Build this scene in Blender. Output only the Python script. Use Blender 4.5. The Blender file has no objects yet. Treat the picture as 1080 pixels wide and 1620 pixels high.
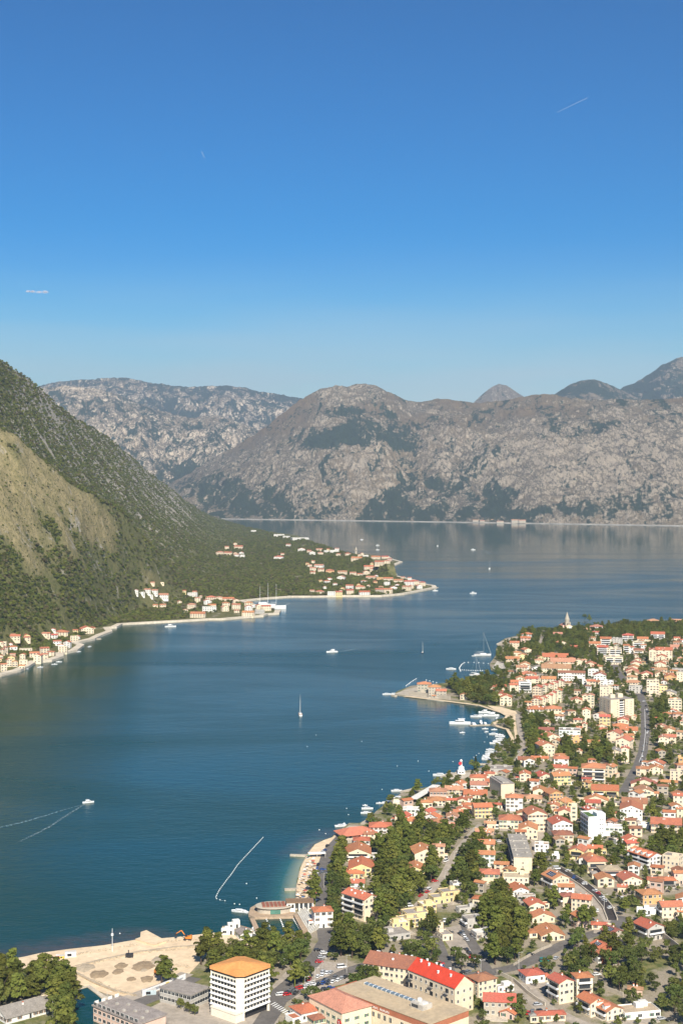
import bpy, bmesh, math, random
import numpy as np
from mathutils import Vector, Matrix
random.seed(7); rng = np.random.default_rng(7)
R = math.radians
scene = bpy.context.scene
COL = scene.collection
# ------------------------------------------------------------ camera, sky, sun, exposure
CAMH, F, CX, CY, HOR = 255.0, 2250.0, 540.0, 810.0, 775.0
PITCH = math.atan((CY - HOR) / F); S = CAMH / 200.0 * F / 1575.0
cd = bpy.data.cameras.new('camera'); cam = bpy.data.objects.new('camera', cd); COL.objects.link(cam)
cam.location = (0, 0, CAMH); cam.rotation_euler = (math.pi / 2 - PITCH, 0, 0)
cd.sensor_fit = 'VERTICAL'; cd.sensor_height = 36; cd.lens = 50; cd.clip_start = 1; cd.clip_end = 90000
scene.camera = cam
SUN_AZ, SUN_EL = R(180 - 9), R(39)          # compass angle clockwise from the view axis; behind, over the right shoulder
w = bpy.data.worlds.new('World'); scene.world = w; w.use_nodes = True
nt = w.node_tree; bg = nt.nodes['Background']
sky = nt.nodes.new('ShaderNodeTexSky'); sky.sky_type = 'NISHITA'; sky.sun_disc = False
sky.sun_elevation = SUN_EL; sky.sun_rotation = SUN_AZ; sky.altitude = 1300; sky.air_density = 1.0; sky.dust_density = 1.9; sky.ozone_density = 3.0
hs = nt.nodes.new('ShaderNodeHueSaturation'); hs.inputs['Saturation'].default_value = 1.68; nt.links.new(sky.outputs[0], hs.inputs['Color'])
def vm_(op, a, v):
    n = nt.nodes.new('ShaderNodeVectorMath'); n.operation = op; nt.links.new(a, n.inputs[0]); n.inputs[1].default_value = v; return n.outputs[0]
ga = nt.nodes.new('ShaderNodeGamma'); ga.inputs['Gamma'].default_value = 1.45; nt.links.new(vm_('DIVIDE', hs.outputs[0], (.87, 2.8, 5.7)), ga.inputs[0])   # deep, polarised blue
skyc = vm_('MULTIPLY', ga.outputs[0], (.55, 2.95, 5.75))
# pale band of moist air over the horizon
tc = nt.nodes.new('ShaderNodeTexCoord'); sx = nt.nodes.new('ShaderNodeSeparateXYZ'); nt.links.new(tc.outputs['Generated'], sx.inputs[0])
mr = nt.nodes.new('ShaderNodeMapRange'); mr.interpolation_type = 'SMOOTHERSTEP'; nt.links.new(sx.outputs['Z'], mr.inputs[0])
for i_, v_ in ((1, -.02), (2, .20), (3, .88), (4, 0.0)): mr.inputs[i_].default_value = v_
cn = nt.nodes.new('ShaderNodeTexNoise'); cm = nt.nodes.new('ShaderNodeMapping'); cm.inputs['Scale'].default_value = (3, 3, 26); nt.links.new(tc.outputs['Generated'], cm.inputs[0]); nt.links.new(cm.outputs[0], cn.inputs['Vector']); cn.inputs['Scale'].default_value = 1.6
cv = nt.nodes.new('ShaderNodeMapRange'); nt.links.new(cn.outputs[0], cv.inputs[0])
for i_, v_ in ((1, .35), (2, .7), (3, .82), (4, 1.25)): cv.inputs[i_].default_value = v_
mm = nt.nodes.new('ShaderNodeMath'); mm.operation = 'MULTIPLY'; nt.links.new(mr.outputs[0], mm.inputs[0]); nt.links.new(cv.outputs[0], mm.inputs[1])
hz_ = nt.nodes.new('ShaderNodeMix'); hz_.data_type = 'RGBA'; nt.links.new(mm.outputs[0], hz_.inputs[0]); nt.links.new(skyc, hz_.inputs[6]); hz_.inputs[7].default_value = (6.8, 7.2, 7.5, 1)
nt.links.new(hz_.outputs[2], bg.inputs[0]); bg.inputs[1].default_value = 0.076
sl = bpy.data.lights.new('sun', 'SUN'); sun = bpy.data.objects.new('sun', sl); COL.objects.link(sun)
sl.energy = 5.0; sl.angle = R(0.5); sl.color = (1.0, 0.93, 0.82)
sd = Vector((math.sin(SUN_AZ) * math.cos(SUN_EL), math.cos(SUN_AZ) * math.cos(SUN_EL), math.sin(SUN_EL)))
sun.rotation_euler = sd.to_track_quat('Z', 'Y').to_euler(); sun.location = sd * 3000
scene.view_settings.view_transform = 'Standard'; scene.view_settings.look = 'None'
scene.view_settings.exposure = 0.6; scene.view_settings.gamma = 1.0
scene.cycles.max_bounces = 5; scene.cycles.diffuse_bounces = 2; scene.cycles.glossy_bounces = 2
scene.cycles.transmission_bounces = 2; scene.cycles.transparent_max_bounces = 6; scene.cycles.volume_bounces = 0

# ------------------------------------------------------------ photograph pixel -> place
sP, cP = math.sin(PITCH), math.cos(PITCH)
def ray(px, py):
    x, z = (px - CX) / F, -(py - CY) / F
    return np.array([x, cP + z * sP, -sP + z * cP])
def gp(px, py, z=0.0):                        # point of the level z seen at a pixel
    d = ray(px, py); t = (z - CAMH) / d[2]
    return Vector((d[0] * t, d[1] * t, z))
def pix(p):                                    # place -> photograph pixel
    f = p[1] * cP - (p[2] - CAMH) * sP; u = p[1] * sP + (p[2] - CAMH) * cP
    return CX + F * p[0] / f, CY - F * u / f, f
LAND = 1.0

# ------------------------------------------------------------ helpers
def tag(o, label=None, cat=None, group=None, kind=None):
    if label: o['label'] = label
    if cat: o['category'] = cat
    if group: o['group'] = group
    if kind: o['kind'] = kind
    return o
def empty(name, loc, rz=0.0):
    o = bpy.data.objects.new(name, None); COL.objects.link(o); o.location = loc; o.rotation_euler = (0, 0, rz); o.empty_display_size = 2
    return o
def place(name, me, parent=None, loc=(0, 0, 0), rz=0.0, sc=None):
    o = bpy.data.objects.new(name, me); COL.objects.link(o); o.location = loc
    if rz: o.rotation_euler = (0, 0, rz)
    if sc is not None: o.scale = sc
    if parent is not None: o.parent = parent
    return o
class MB:                                      # collects shapes into one mesh
    def __init__(s): s.v = []; s.f = []; s.m = []; s.sm = []
    def add(s, vs, fs, m=0, smooth=False):
        b = len(s.v); s.v += [tuple(p) for p in vs]
        for f in fs: s.f.append([b + i for i in f]); s.m.append(m); s.sm.append(smooth)
    def box(s, x0, x1, y0, y1, z0, z1, m=0):
        s.add([(x, y, z) for z in (z0, z1) for y in (y0, y1) for x in (x0, x1)],
              [(0, 2, 3, 1), (4, 5, 7, 6), (0, 1, 5, 4), (2, 6, 7, 3), (0, 4, 6, 2), (1, 3, 7, 5)], m)
    def prism(s, pts, z0, z1, m=0, mtop=None):  # convex or concave outline, counter-clockwise
        n = len(pts); vs = [(p[0], p[1], z0) for p in pts] + [(p[0], p[1], z1) for p in pts]
        s.add(vs, [(i, (i + 1) % n, n + (i + 1) % n, n + i) for i in range(n)], m)
        s.add(vs[n:], [tuple(range(n))], m if mtop is None else mtop); s.add(vs[:n], [tuple(range(n - 1, -1, -1))], m)
    def tube(s, a, b, r0, r1=None, n=6, m=0, smooth=True):
        a, b = Vector(a), Vector(b); r1 = r0 if r1 is None else r1
        q = (b - a).to_track_quat('Z', 'Y'); vs = []
        for c, r in ((a, r0), (b, r1)):
            for i in range(n):
                t = 2 * math.pi * i / n; vs.append(c + q @ Vector((r * math.cos(t), r * math.sin(t), 0)))
        s.add(vs, [(i, (i + 1) % n, n + (i + 1) % n, n + i) for i in range(n)], m, smooth)
        s.add(vs, [tuple(range(n - 1, -1, -1)), tuple(range(n, 2 * n))], m)
    def lathe(s, prof, n=12, m=0, c=(0, 0, 0), smooth=True, rot=0.0):
        vs = []; k = len(prof)
        for r, z in prof:
            for i in range(n):
                t = 2 * math.pi * i / n + rot; vs.append((c[0] + r * math.cos(t), c[1] + r * math.sin(t), c[2] + z))
        s.add(vs, [(j * n + i, j * n + (i + 1) % n, (j + 1) * n + (i + 1) % n, (j + 1) * n + i) for j in range(k - 1) for i in range(n)], m, smooth)
        s.add(vs, [tuple(range(n - 1, -1, -1)), tuple(range((k - 1) * n, k * n))], m)
    def xf(s, fn): s.v = [tuple(fn(p)) for p in s.v]; return s
    def mesh(s, name, mats, tri=False):
        me = bpy.data.meshes.new(name); me.from_pydata(s.v, [], s.f)
        for m in mats: me.materials.append(m)
        me.polygons.foreach_set('material_index', s.m); me.polygons.foreach_set('use_smooth', s.sm)
        if tri:
            bm = bmesh.new(); bm.from_mesh(me); bmesh.ops.triangulate(bm, faces=bm.faces[:]); bm.to_mesh(me); bm.free()
        me.update(); return me
def grid_mesh(name, P, mat, smooth=True, attrs=None, mask=None):
    r, c, _ = P.shape; me = bpy.data.meshes.new(name)
    i = np.arange(r * c).reshape(r, c)
    q = np.stack([i[:-1, :-1], i[:-1, 1:], i[1:, 1:], i[1:, :-1]], -1).reshape(-1, 4)
    if mask is not None:
        k = mask.reshape(-1)[q].any(1); q = q[k]
    me.vertices.add(r * c); me.vertices.foreach_set('co', P.reshape(-1).astype(np.float32))
    me.loops.add(q.size); me.loops.foreach_set('vertex_index', q.reshape(-1).astype(np.int32))
    me.polygons.add(len(q)); me.polygons.foreach_set('loop_start', np.arange(0, q.size, 4, dtype=np.int32))
    me.polygons.foreach_set('use_smooth', np.full(len(q), smooth))
    for k, v in (attrs or {}).items():
        a = me.attributes.new(k, 'FLOAT', 'POINT'); a.data.foreach_set('value', v.reshape(-1).astype(np.float32))
    me.update(calc_edges=True); me.materials.append(mat); return me
def hash2(i, j, s):
    h = (i.astype(np.int64) * 374761393 + j.astype(np.int64) * 668265263 + s * 974711) & 0x7fffffff
    h = ((h ^ (h >> 13)) * 1274126177) & 0x7fffffff
    return ((h ^ (h >> 16)) & 0xffff) / 65535.0
def vnoise(x, y, s=0):
    i, j = np.floor(x), np.floor(y); fx, fy = x - i, y - j
    fx = fx * fx * fx * (fx * (fx * 6 - 15) + 10); fy = fy * fy * fy * (fy * (fy * 6 - 15) + 10)
    a, b, c, d = hash2(i, j, s), hash2(i + 1, j, s), hash2(i, j + 1, s), hash2(i + 1, j + 1, s)
    return (a * (1 - fx) + b * fx) * (1 - fy) + (c * (1 - fx) + d * fx) * fy
def fbm(x, y, s=0, o=5, ridged=False, g=0.5):
    t = 0; a = 1; n = 0
    for k in range(o):
        v = vnoise(x * 2 ** k + 17.3 * k, y * 2 ** k - 9.1 * k, s + k)
        t = t + a * ((1 - np.abs(2 * v - 1)) if ridged else v); n += a; a *= g
    return t / n
def inside(px, py, poly):
    r = np.zeros(np.shape(px), bool); n = len(poly)
    for k in range(n):
        (x0, y0), (x1, y1) = poly[k][:2], poly[(k + 1) % n][:2]
        if y0 == y1: continue
        c = ((y0 > py) != (y1 > py)) & (px < (x1 - x0) * (py - y0) / (y1 - y0) + x0); r ^= c
    return r
def segdist(px, py, pts):
    d = np.full(np.shape(px), 1e9)
    for (x0, y0), (x1, y1) in zip([p[:2] for p in pts[:-1]], [p[:2] for p in pts[1:]]):
        L = (x1 - x0) ** 2 + (y1 - y0) ** 2 + 1e-9
        t = np.clip(((px - x0) * (x1 - x0) + (py - y0) * (y1 - y0)) / L, 0, 1)
        d = np.minimum(d, np.hypot(px - x0 - t * (x1 - x0), py - y0 - t * (y1 - y0)))
    return d

# ------------------------------------------------------------ materials
def nodemat(name):
    m = bpy.data.materials.new(name); m.use_nodes = True
    t = m.node_tree; b = t.nodes['Principled BSDF']; return m, t, b
def N(t, typ, **kw):
    n = t.nodes.new(typ)
    for k, v in kw.items():
        if k in n.inputs.keys(): n.inputs[k].default_value = v
        else: setattr(n, k, v)
    return n
def coords(t, kind='Object'): return N(t, 'ShaderNodeTexCoord').outputs[kind]
def noise(t, vec, scale, detail=4, rough=0.55, dist=0.0):
    n = N(t, 'ShaderNodeTexNoise', Scale=scale, Detail=detail, Roughness=rough, Distortion=dist); t.links.new(vec, n.inputs['Vector']); return n.outputs[0]
def ramp(t, fac, a, b, lo=0.0, hi=1.0):
    n = N(t, 'ShaderNodeMapRange'); n.inputs[1].default_value = a; n.inputs[2].default_value = b; n.inputs[3].default_value = lo; n.inputs[4].default_value = hi
    t.links.new(fac, n.inputs[0]); return n.outputs[0]
def mixc(t, fac, a, b, mode='MIX'):
    n = t.nodes.new('ShaderNodeMix'); n.data_type = 'RGBA'; n.blend_type = mode
    for v, i in ((fac, 0), (a, 6), (b, 7)):
        if hasattr(v, 'is_linked') or isinstance(v, bpy.types.NodeSocket): t.links.new(v, n.inputs[i])
        elif i == 0: n.inputs[0].default_value = v
        else: n.inputs[i].default_value = tuple(v) + ((1,) if len(v) == 3 else ())
    return n.outputs[2]
def mathn(t, op, a, b=0.0):
    n = N(t, 'ShaderNodeMath', operation=op)
    for v, i in ((a, 0), (b, 1)):
        if isinstance(v, bpy.types.NodeSocket): t.links.new(v, n.inputs[i])
        else: n.inputs[i].default_value = v
    return n.outputs[0]
def gray(t, val):
    n = N(t, 'ShaderNodeCombineColor')
    for i in range(3): t.links.new(val, n.inputs[i])
    return n.outputs[0]
def surf(name, col, rough=0.8, var=0.15, scale=0.4, rnd=0.12, metal=0.0, col2=None, bump=0.0, hue=0.0, scale2=None, spec=0.3):
    m, t, b = nodemat(name); co = coords(t)
    c = noise(t, co, scale, 5, 0.6); c2 = noise(t, co, scale2 or scale * 6, 3)
    base = mixc(t, ramp(t, c, 0.35, 0.65), col, col2 or tuple(x * (1 - 1.6 * var) for x in col))
    v = mathn(t, 'MULTIPLY', ramp(t, c2, 0.3, 0.7, 1 - var, 1 + var), 1.0)
    if rnd:
        oi = N(t, 'ShaderNodeObjectInfo'); v = mathn(t, 'MULTIPLY', v, ramp(t, oi.outputs['Random'], 0, 1, 1 - rnd, 1 + rnd))
    out = mixc(t, 1.0, base, gray(t, v), 'MULTIPLY')
    if hue:
        oi = N(t, 'ShaderNodeObjectInfo'); h = N(t, 'ShaderNodeHueSaturation'); t.links.new(out, h.inputs['Color'])
        r2 = mathn(t, 'FRACT', mathn(t, 'MULTIPLY', oi.outputs['Random'], 7.13)); t.links.new(ramp(t, r2, 0, 1, 0.5 - hue, 0.5 + hue), h.inputs['Hue']); out = h.outputs[0]
    t.links.new(out, b.inputs['Base Color']); b.inputs['Roughness'].default_value = rough; b.inputs['Metallic'].default_value = metal
    b.inputs['Specular IOR Level'].default_value = spec
    if bump:
        bp = N(t, 'ShaderNodeBump', Strength=bump, Distance=0.2); t.links.new(c2, bp.inputs['Height']); t.links.new(bp.outputs[0], b.inputs['Normal'])
    return m
WALL = {k: surf('wall_' + n, c, 0.85, 0.09, 0.25, 0.1, scale2=1.6) for k, n, c in (
    ('c', 'cream', (.77, .635, .45)), ('w', 'white', (.80, .77, .70)), ('y', 'yellow', (.76, .60, .30)), ('k', 'pink', (.66, .46, .36)),
    ('s', 'stone', (.46, .40, .31)), ('a', 'apricot', (.72, .42, .19)), ('g', 'grey', (.48, .45, .40)), ('b', 'brick', (.42, .15, .08)))}
WNAME = {'c': 'cream', 'w': 'white', 'y': 'yellow', 'k': 'pink', 's': 'stone', 'a': 'apricot', 'g': 'grey', 'b': 'brick'}
ROOF = {k: surf('roof_' + n, c, 0.85, 0.2, 0.3, 0.14, hue=0.014, col2=c2, scale2=1.5, bump=0.4) for k, n, c, c2 in (
    ('o', 'orange', (.52, .205, .10), (.42, .17, .095)), ('r', 'red', (.49, .145, .075), (.42, .15, .085)), ('b', 'brown', (.36, .145, .085), (.28, .12, .08)),
    ('p', 'faded', (.52, .26, .155), (.42, .215, .13)), ('n', 'grey', (.34, .30, .26), (.25, .22, .19)), ('t', 'tan', (.48, .37, .25), (.38, .30, .21)), ('w', 'white', (.66, .63, .57), (.55, .52, .47)))}
RNAME = {'o': 'orange tiled', 'r': 'red tiled', 'b': 'brown tiled', 'p': 'faded pink tiled', 'n': 'grey', 't': 'tan', 'w': 'white'}
GLASS = surf('window_glass', (.035, .04, .045), 0.15, 0.2, 0.2, 0.5, spec=0.5)
FRAME = surf('window_frame', (.72, .69, .62), 0.6, 0.05)
SHUT = [surf('shutter_green', (.05, .16, .09), 0.6), surf('shutter_brown', (.17, .09, .05), 0.6), FRAME]
CONC = surf('concrete', (.46, .42, .36), 0.9, 0.15, 0.15)
STONE = surf('quay_stone', (.52, .45, .35), 0.9, 0.15, 0.12)
ASPH = surf('asphalt', (.16, .145, .13), 0.9, 0.15, 0.08, 0)
PAVE = surf('paving', (.42, .36, .29), 0.9, 0.15, 0.08, 0)
SAND = surf('sand', (.72, .565, .375), 0.95, 0.12, 0.05, 0, col2=(.62, .475, .31))
DARK = surf('dark_metal', (.03, .03, .032), 0.5, 0.1)
WHITE = surf('white_paint', (.8, .79, .76), 0.5, 0.04, 1.0)
PAINT = surf('road_paint', (.7, .69, .65), 0.7, 0.1, 1.0)
TIMBER = surf('timber', (.3, .19, .11), 0.8, 0.2, 1.0)
RAIL = surf('railing', (.62, .59, .53), 0.6, 0.08)
SOLAR = surf('solar_glass', (.02, .03, .06), 0.2, 0.2, 1.0, spec=0.5)

# ------------------------------------------------------------ names of places, for labels
ORD = 'first second third fourth fifth sixth seventh eighth ninth tenth eleventh twelfth thirteenth fourteenth fifteenth sixteenth seventeenth eighteenth nineteenth twentieth'.split()
MARKS = [(898, 990, 'spired church'), (925, 1072, 'long white school block'), (978, 1120, 'cream tower block'), (1016, 1160, 'straight main road'),
 (728, 1214, 'white harbour beacon'), (795, 1140, 'marina quay'), (852, 1218, 'wide brown-roofed hall'), (808, 1245, 'cream slab block'),
 (938, 1312, 'white cube block'), (820, 1350, 'grey flat-roofed slab'), (1022, 1360, 'white stepped dormer row'), (488, 1385, 'pebble beach'),
 (565, 1372, 'yellow beach house'), (568, 1435, 'red balconied terrace'), (640, 1455, 'yellow flat-roofed terrace'), (728, 1470, 'grey balcony terrace'),
 (380, 1575, 'orange-topped office tower'), (650, 1590, 'brick-fronted hall'), (700, 1562, 'bright red-roofed apartments'), (945, 1425, 'walled stream channel'),
 (965, 1480, 'solar-panelled house'), (1040, 1550, 'low brown-roofed house'), (676, 1092, 'walled villa'), (878, 1570, 'tall balconied house'),
 (515, 1550, 'car park'), (120, 1520, 'sandy building site'), (430, 1455, 'sea pool'), (798, 1030, 'rocky headland'), (1040, 1035, 'pink-roofed block'),
 (965, 1045, 'long cream balcony block'), (840, 1115, 'stepped cream row'), (1065, 1190, 'white gabled hall'), (700, 1270, 'shore restaurant'), (975, 1280, 'white gable house'),
 (855, 1285, 'four-storey gabled house'), (678, 1340, 'big cream gable house'), (700, 1400, 'pine-lined lane'), (1020, 1425, 'apricot hipped house'), (800, 1500, 'great pine grove')]
FARMARKS = [(30, 1045, 'village on the near shore'), (105, 1020, 'small shore hamlet'), (240, 940, 'hillside apartments'), (340, 960, 'harbour village'),
 (415, 960, 'harbour mole'), (365, 872, 'hillside hamlet'), (505, 900, 'inland village row'), (565, 880, 'bell tower'), (620, 885, 'outer village tip'),
 (680, 930, 'pointed cape'), (560, 935, 'cape shore road'), (480, 855, 'white shore hotels'), (800, 822, 'far shore hamlet')]
ORD += [t + '-' + u for t in ('twenty', 'thirty', 'forty', 'fifty') for u in ORD[:9]]
REG = []
import re; _WD = re.compile(r"[A-Za-z0-9][A-Za-z0-9'\u2019]*")
def reg(o, look, noun, px, py, cat, group=None, far=False):
    o['category'] = cat
    if group: o['group'] = group
    REG.append((o, look, noun, px, py, far))
def finish_labels():
    by = {}
    for o, look, noun, px, py, far in REG:
        M = FARMARKS if far else MARKS
        d = sorted((math.hypot(px - a, (py - b) * 1.3), a, b, n) for a, b, n in M)
        k = 1 if d[0][0] < 5 else 0
        by.setdefault((look, noun, d[k][3], d[k][1], d[k][2]), []).append((d[k][0], o, px, py))
    for (look, noun, mk, a, b), L in by.items():
        L.sort(key=lambda t: t[0])
        for i, (_, o, px, py) in enumerate(L):
            if len(L) == 1:
                rel = 'beyond' if py < b - abs(px - a) else 'before' if py > b + abs(px - a) else 'beside'
                o['label'] = f'{look}, {rel} the {mk}'
            else:
                o['label'] = f'{look}, {ORD[min(i, 55)]} such {noun} counted from the {mk}'
            if len(_WD.findall(o['label'])) > 16: o['label'] = o['label'].replace(' counted from', ' from')
            if len(_WD.findall(o['label'])) > 16: o['label'] = o['label'].replace(' such ' + noun, ' such')
            for w_ in ('ridged ', 'balconied ', 'long '):
                if len(_WD.findall(o['label'])) > 16: o['label'] = o['label'].replace(w_, '', 1)
# ------------------------------------------------------------ coasts (outlines read off the photograph, laid on the water level)
COAST_TOWN = [(-420,1640),(-200,1560),(-60,1545),(10,1526),(16,1520),(40,1516),(66,1510),(110,1504),(165,1498),(222,1488),(223,1477),(232,1474),(256,1487),(290,1484),
 (330,1479),(350,1477),(352,1468),(372,1464),(400,1472),(404,1486),(424,1489),(479,1473),(465,1446),(463,1427),(467,1423),(468,1404),(474,1375),(486,1352),(497,1338),(512,1331),(524,1327),
 (530,1321),(552,1304),(568,1304),(583,1297),(596,1284),(610,1273),(622,1265),(634,1257),(650,1252),(690,1244),(705,1240),(712,1234),(722,1220),(736,1221),(745,1219),(760,1216),
 (772,1210),(791,1181),(808,1177),(808,1168),(800,1155),(785,1151),(775,1148),(778,1143),(796,1137),(801,1132),(780,1125),(755,1117),(720,1112),(690,1109),(655,1104),(626,1100),
 (623,1098),(630,1094),(650,1086),(700,1082),(750,1076),(775,1072),(792,1068),(776,1061),(774,1051),(785,1036),(784,1028),(789,1017),(798,1011),(815,1007),(825,1001),(850,999),
 (880,996),(940,990),(1000,985),(1080,982),(1250,976),(1700,985)]
town_poly = [gp(*p) for p in COAST_TOWN] + [Vector((1700, 1300, 0)), Vector((900, 350, 0)), Vector((-900, 350, 0))]
COAST_LEFT = [(-700,1240),(-300,1150),(-100,1090),(0,1070),(27,1063),(40,1057),(53,1049),(77,1047),(95,1041),(94,1036),(117,1031),(128,1023),(118,1019),(145,1013),(157,1007),
 (173,1001),(168,995),(180,994),(190,989),(224,987),(299,983),(330,981),(350,981),(383,978),(413,976),(420,973),(437,972),(440,967),(430,965),(405,960),(380,952),(420,948),(460,945),
 (498,945),(544,944),(602,944),(636,941),(662,936),(687,931),(685,928),(672,926),(657,920),(623,912),(598,910),(606,903),(620,897),(626,893),(634,890),(619,886),(612,881),(585,878),
 (555,875),(534,871),(498,860),(487,853),(470,847),(430,842),(380,833),(340,825),(200,823)]
left_poly = [gp(*p) for p in COAST_LEFT] + [Vector((-7400, 10800, 0)), Vector((-7400, 1500, 0))]
lpx, lpy = None, None
def lerp(u, tab):
    a = np.array(tab, float); return np.interp(u, a[:, 0], a[:, 1])
def zof(py, y): return CAMH - y * (py - HOR) / F
FOOT = [(-600,1160),(-300,1100),(0,1042),(100,1010),(170,984),(220,968),(300,955),(400,944),(500,925),(560,905),(700,900)]
FC_PY = [(-600,480),(-200,610),(-80,655),(0,688),(30,700),(60,722),(100,745),(130,768),(190,815),(240,868),(280,915),(320,945)]
FC_Y = [(-600,1400),(0,1500),(130,1590),(240,1760),(320,1950)]
BC_PY = [(-600,420),(-200,500),(-60,556),(0,571),(25,586),(60,612),(90,641),(120,664),(150,680),(180,701),(205,722),(232,746),(262,768),(290,790),(316,808),(340,819),(390,834),(430,843),(480,854),(540,874),(600,890)]
BC_Y = [(-600,1950),(0,2060),(100,2450),(200,3150),(290,4200),(340,5200),(400,4500),(440,3900),(480,3400),(540,2800),(600,2300)]
def h_left(x, y):
    """height of the peninsula, its hill and its foreshore"""
    u = CX + F * x / np.maximum(y, 1)
    yf = CAMH * F / (lerp(u, FOOT) - HOR)
    y1 = lerp(u, FC_Y) * S; z1 = np.maximum(zof(lerp(u, FC_PY), y1), 4)
    y2 = lerp(u, BC_Y) * S; z2 = np.maximum(zof(lerp(u, BC_PY), y2), 3)
    t = (y - yf) / np.maximum(y1 - yf, 50)
    zf = np.where(t < 1, z1 * np.clip(t, 0, 1) ** 1.15, z1 - (t - 1) * np.maximum(y1 - yf, 50) * 0.12)
    yb = np.minimum(yf + 0.35 * (y1 - yf), y2 - 60); s = (y - yb) / np.maximum(y2 - yb, 50)
    zb = np.where(s < 1, z2 * np.clip(s, 0, 1) ** 1.05, z2 - (s - 1) * np.maximum(y2 - yb, 50) * 0.5)
    far = np.clip((u - 300) / 60, 0, 1); zf = zf * (1 - far)
    z = np.maximum(np.maximum(zf, zb), 0)
    amp = np.clip(z / 120, 0, 1)
    n1 = fbm(x / 260, y / 260, 3, 5, True) - 0.55
    n2 = fbm(x / 110, y / 170, 11, 5, True) - 0.55
    return 2.2 + z + amp * (48 * n1 + 20 * n2) * np.clip(1.25 - np.clip(s, 0, 1.2), 0.15, 1)
def march_left(px, py):
    d = ray(px, py); ts = np.linspace(1300, 12500, 3000) / d[1]
    P = d[None] * ts[:, None] + np.array([0, 0, CAMH])
    below = P[:, 2] < h_left(P[:, 0], P[:, 1]); k = int(np.argmax(below)) if below.any() else len(ts) - 1
    return Vector(P[k])

# ------------------------------------------------------------ terrain materials
def hill_mat():
    m, t, b = nodemat('hill_scrub'); co = coords(t)
    n1 = noise(t, co, .012, 6, .6); n2 = noise(t, co, .06, 5, .6); n3 = noise(t, co, .22, 3, .6)
    green = mixc(t, ramp(t, n2, .35, .65), (.095, .105, .036), (.160, .150, .060))
    green = mixc(t, ramp(t, n3, .45, .7, 0, .6), green, (.20, .17, .085))
    dry = mixc(t, ramp(t, n2, .4, .62), (.31, .25, .13), (.22, .185, .085)); dry = mixc(t, ramp(t, n3, .55, .68), dry, (.07, .08, .03))
    at = N(t, 'ShaderNodeAttribute', attribute_name='grass'); base = mixc(t, at.outputs['Fac'], green, dry)
    mp = N(t, 'ShaderNodeMapping'); mp.inputs['Scale'].default_value = (1, .6, .35); t.links.new(co, mp.inputs[0])
    r1 = noise(t, mp.outputs[0], .035, 6, .7, .6); rk = N(t, 'ShaderNodeAttribute', attribute_name='rock')
    rf = ramp(t, mathn(t, 'ADD', r1, mathn(t, 'MULTIPLY', rk.outputs['Fac'], .22)), .575, .66)
    base = mixc(t, rf, base, mixc(t, n3, (.30, .27, .22), (.42, .37, .30)))
    t.links.new(base, b.inputs['Base Color']); b.inputs['Roughness'].default_value = 1; b.inputs['Specular IOR Level'].default_value = .05
    bp = N(t, 'ShaderNodeBump', Strength=.8, Distance=6.0); t.links.new(mathn(t, 'ADD', n2, mathn(t, 'MULTIPLY', n3, .5)), bp.inputs['Height']); t.links.new(bp.outputs[0], b.inputs['Normal'])
    return m
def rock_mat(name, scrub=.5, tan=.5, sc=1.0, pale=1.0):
    m, t, b = nodemat(name); co = coords(t)
    mp = N(t, 'ShaderNodeMapping'); mp.inputs['Scale'].default_value = (1, .7, .75); mp.inputs['Rotation'].default_value = (0, .5, 0); t.links.new(co, mp.inputs[0]); v = mp.outputs[0]
    big = noise(t, v, .0009 * sc, 5, .6); m2 = N(t, 'ShaderNodeMapping'); m2.inputs['Scale'].default_value = (1.5, .6, .5); m2.inputs['Rotation'].default_value = (0, .9, .3); t.links.new(co, m2.inputs[0]); vs_ = m2.outputs[0]
    mid = noise(t, vs_, .0060 * sc, 7, .68, 1.0); fine = noise(t, vs_, .040 * sc, 8, .8, .9)
    tg = N(t, 'ShaderNodeAttribute', attribute_name='tan').outputs['Fac']; fine2 = noise(t, v, .09 * sc, 3, .6)
    soil = mixc(t, ramp(t, big, .42, .60), (.22, .18, .12), (.32, .24, .14))
    soil = mixc(t, ramp(t, mid, .44, .6), soil, (.135, .122, .08))
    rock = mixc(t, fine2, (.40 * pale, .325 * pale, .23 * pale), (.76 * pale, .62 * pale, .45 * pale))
    cl = N(t, 'ShaderNodeAttribute', attribute_name='cliff')
    th = mathn(t, 'ADD', mathn(t, 'ADD', mathn(t, 'MULTIPLY', fine, .82), mathn(t, 'MULTIPLY', mid, .28)), mathn(t, 'SUBTRACT', mathn(t, 'MULTIPLY', cl.outputs['Fac'], .10), mathn(t, 'MULTIPLY', tg, .13)))
    soil = mixc(t, mathn(t, 'MULTIPLY', tg, .8), soil, (.30, .205, .11))
    base = mixc(t, ramp(t, th, .575, .635), soil, rock)
    gr = N(t, 'ShaderNodeAttribute', attribute_name='scrub')
    g = mathn(t, 'ADD', mathn(t, 'MULTIPLY', noise(t, vs_, .0042 * sc, 7, .68, 1.2), .7), mathn(t, 'MULTIPLY', noise(t, v, .03 * sc, 4, .6), .3))
    gf = ramp(t, mathn(t, 'ADD', g, mathn(t, 'MULTIPLY', gr.outputs['Fac'], .22)), .625 - .17 * scrub, .66 - .17 * scrub)
    base = mixc(t, gf, base, mixc(t, fine2, (.040, .060, .032), (.072, .090, .048)))
    t.links.new(base, b.inputs['Base Color']); b.inputs['Roughness'].default_value = 1; b.inputs['Specular IOR Level'].default_value = .05
    bp = N(t, 'ShaderNodeBump', Strength=1.0, Distance=55.0 / sc); t.links.new(mathn(t, 'ADD', mid, mathn(t, 'MULTIPLY', fine, .7)), bp.inputs['Height']); t.links.new(bp.outputs[0], b.inputs['Normal'])
    return m
HILL = hill_mat()
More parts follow.
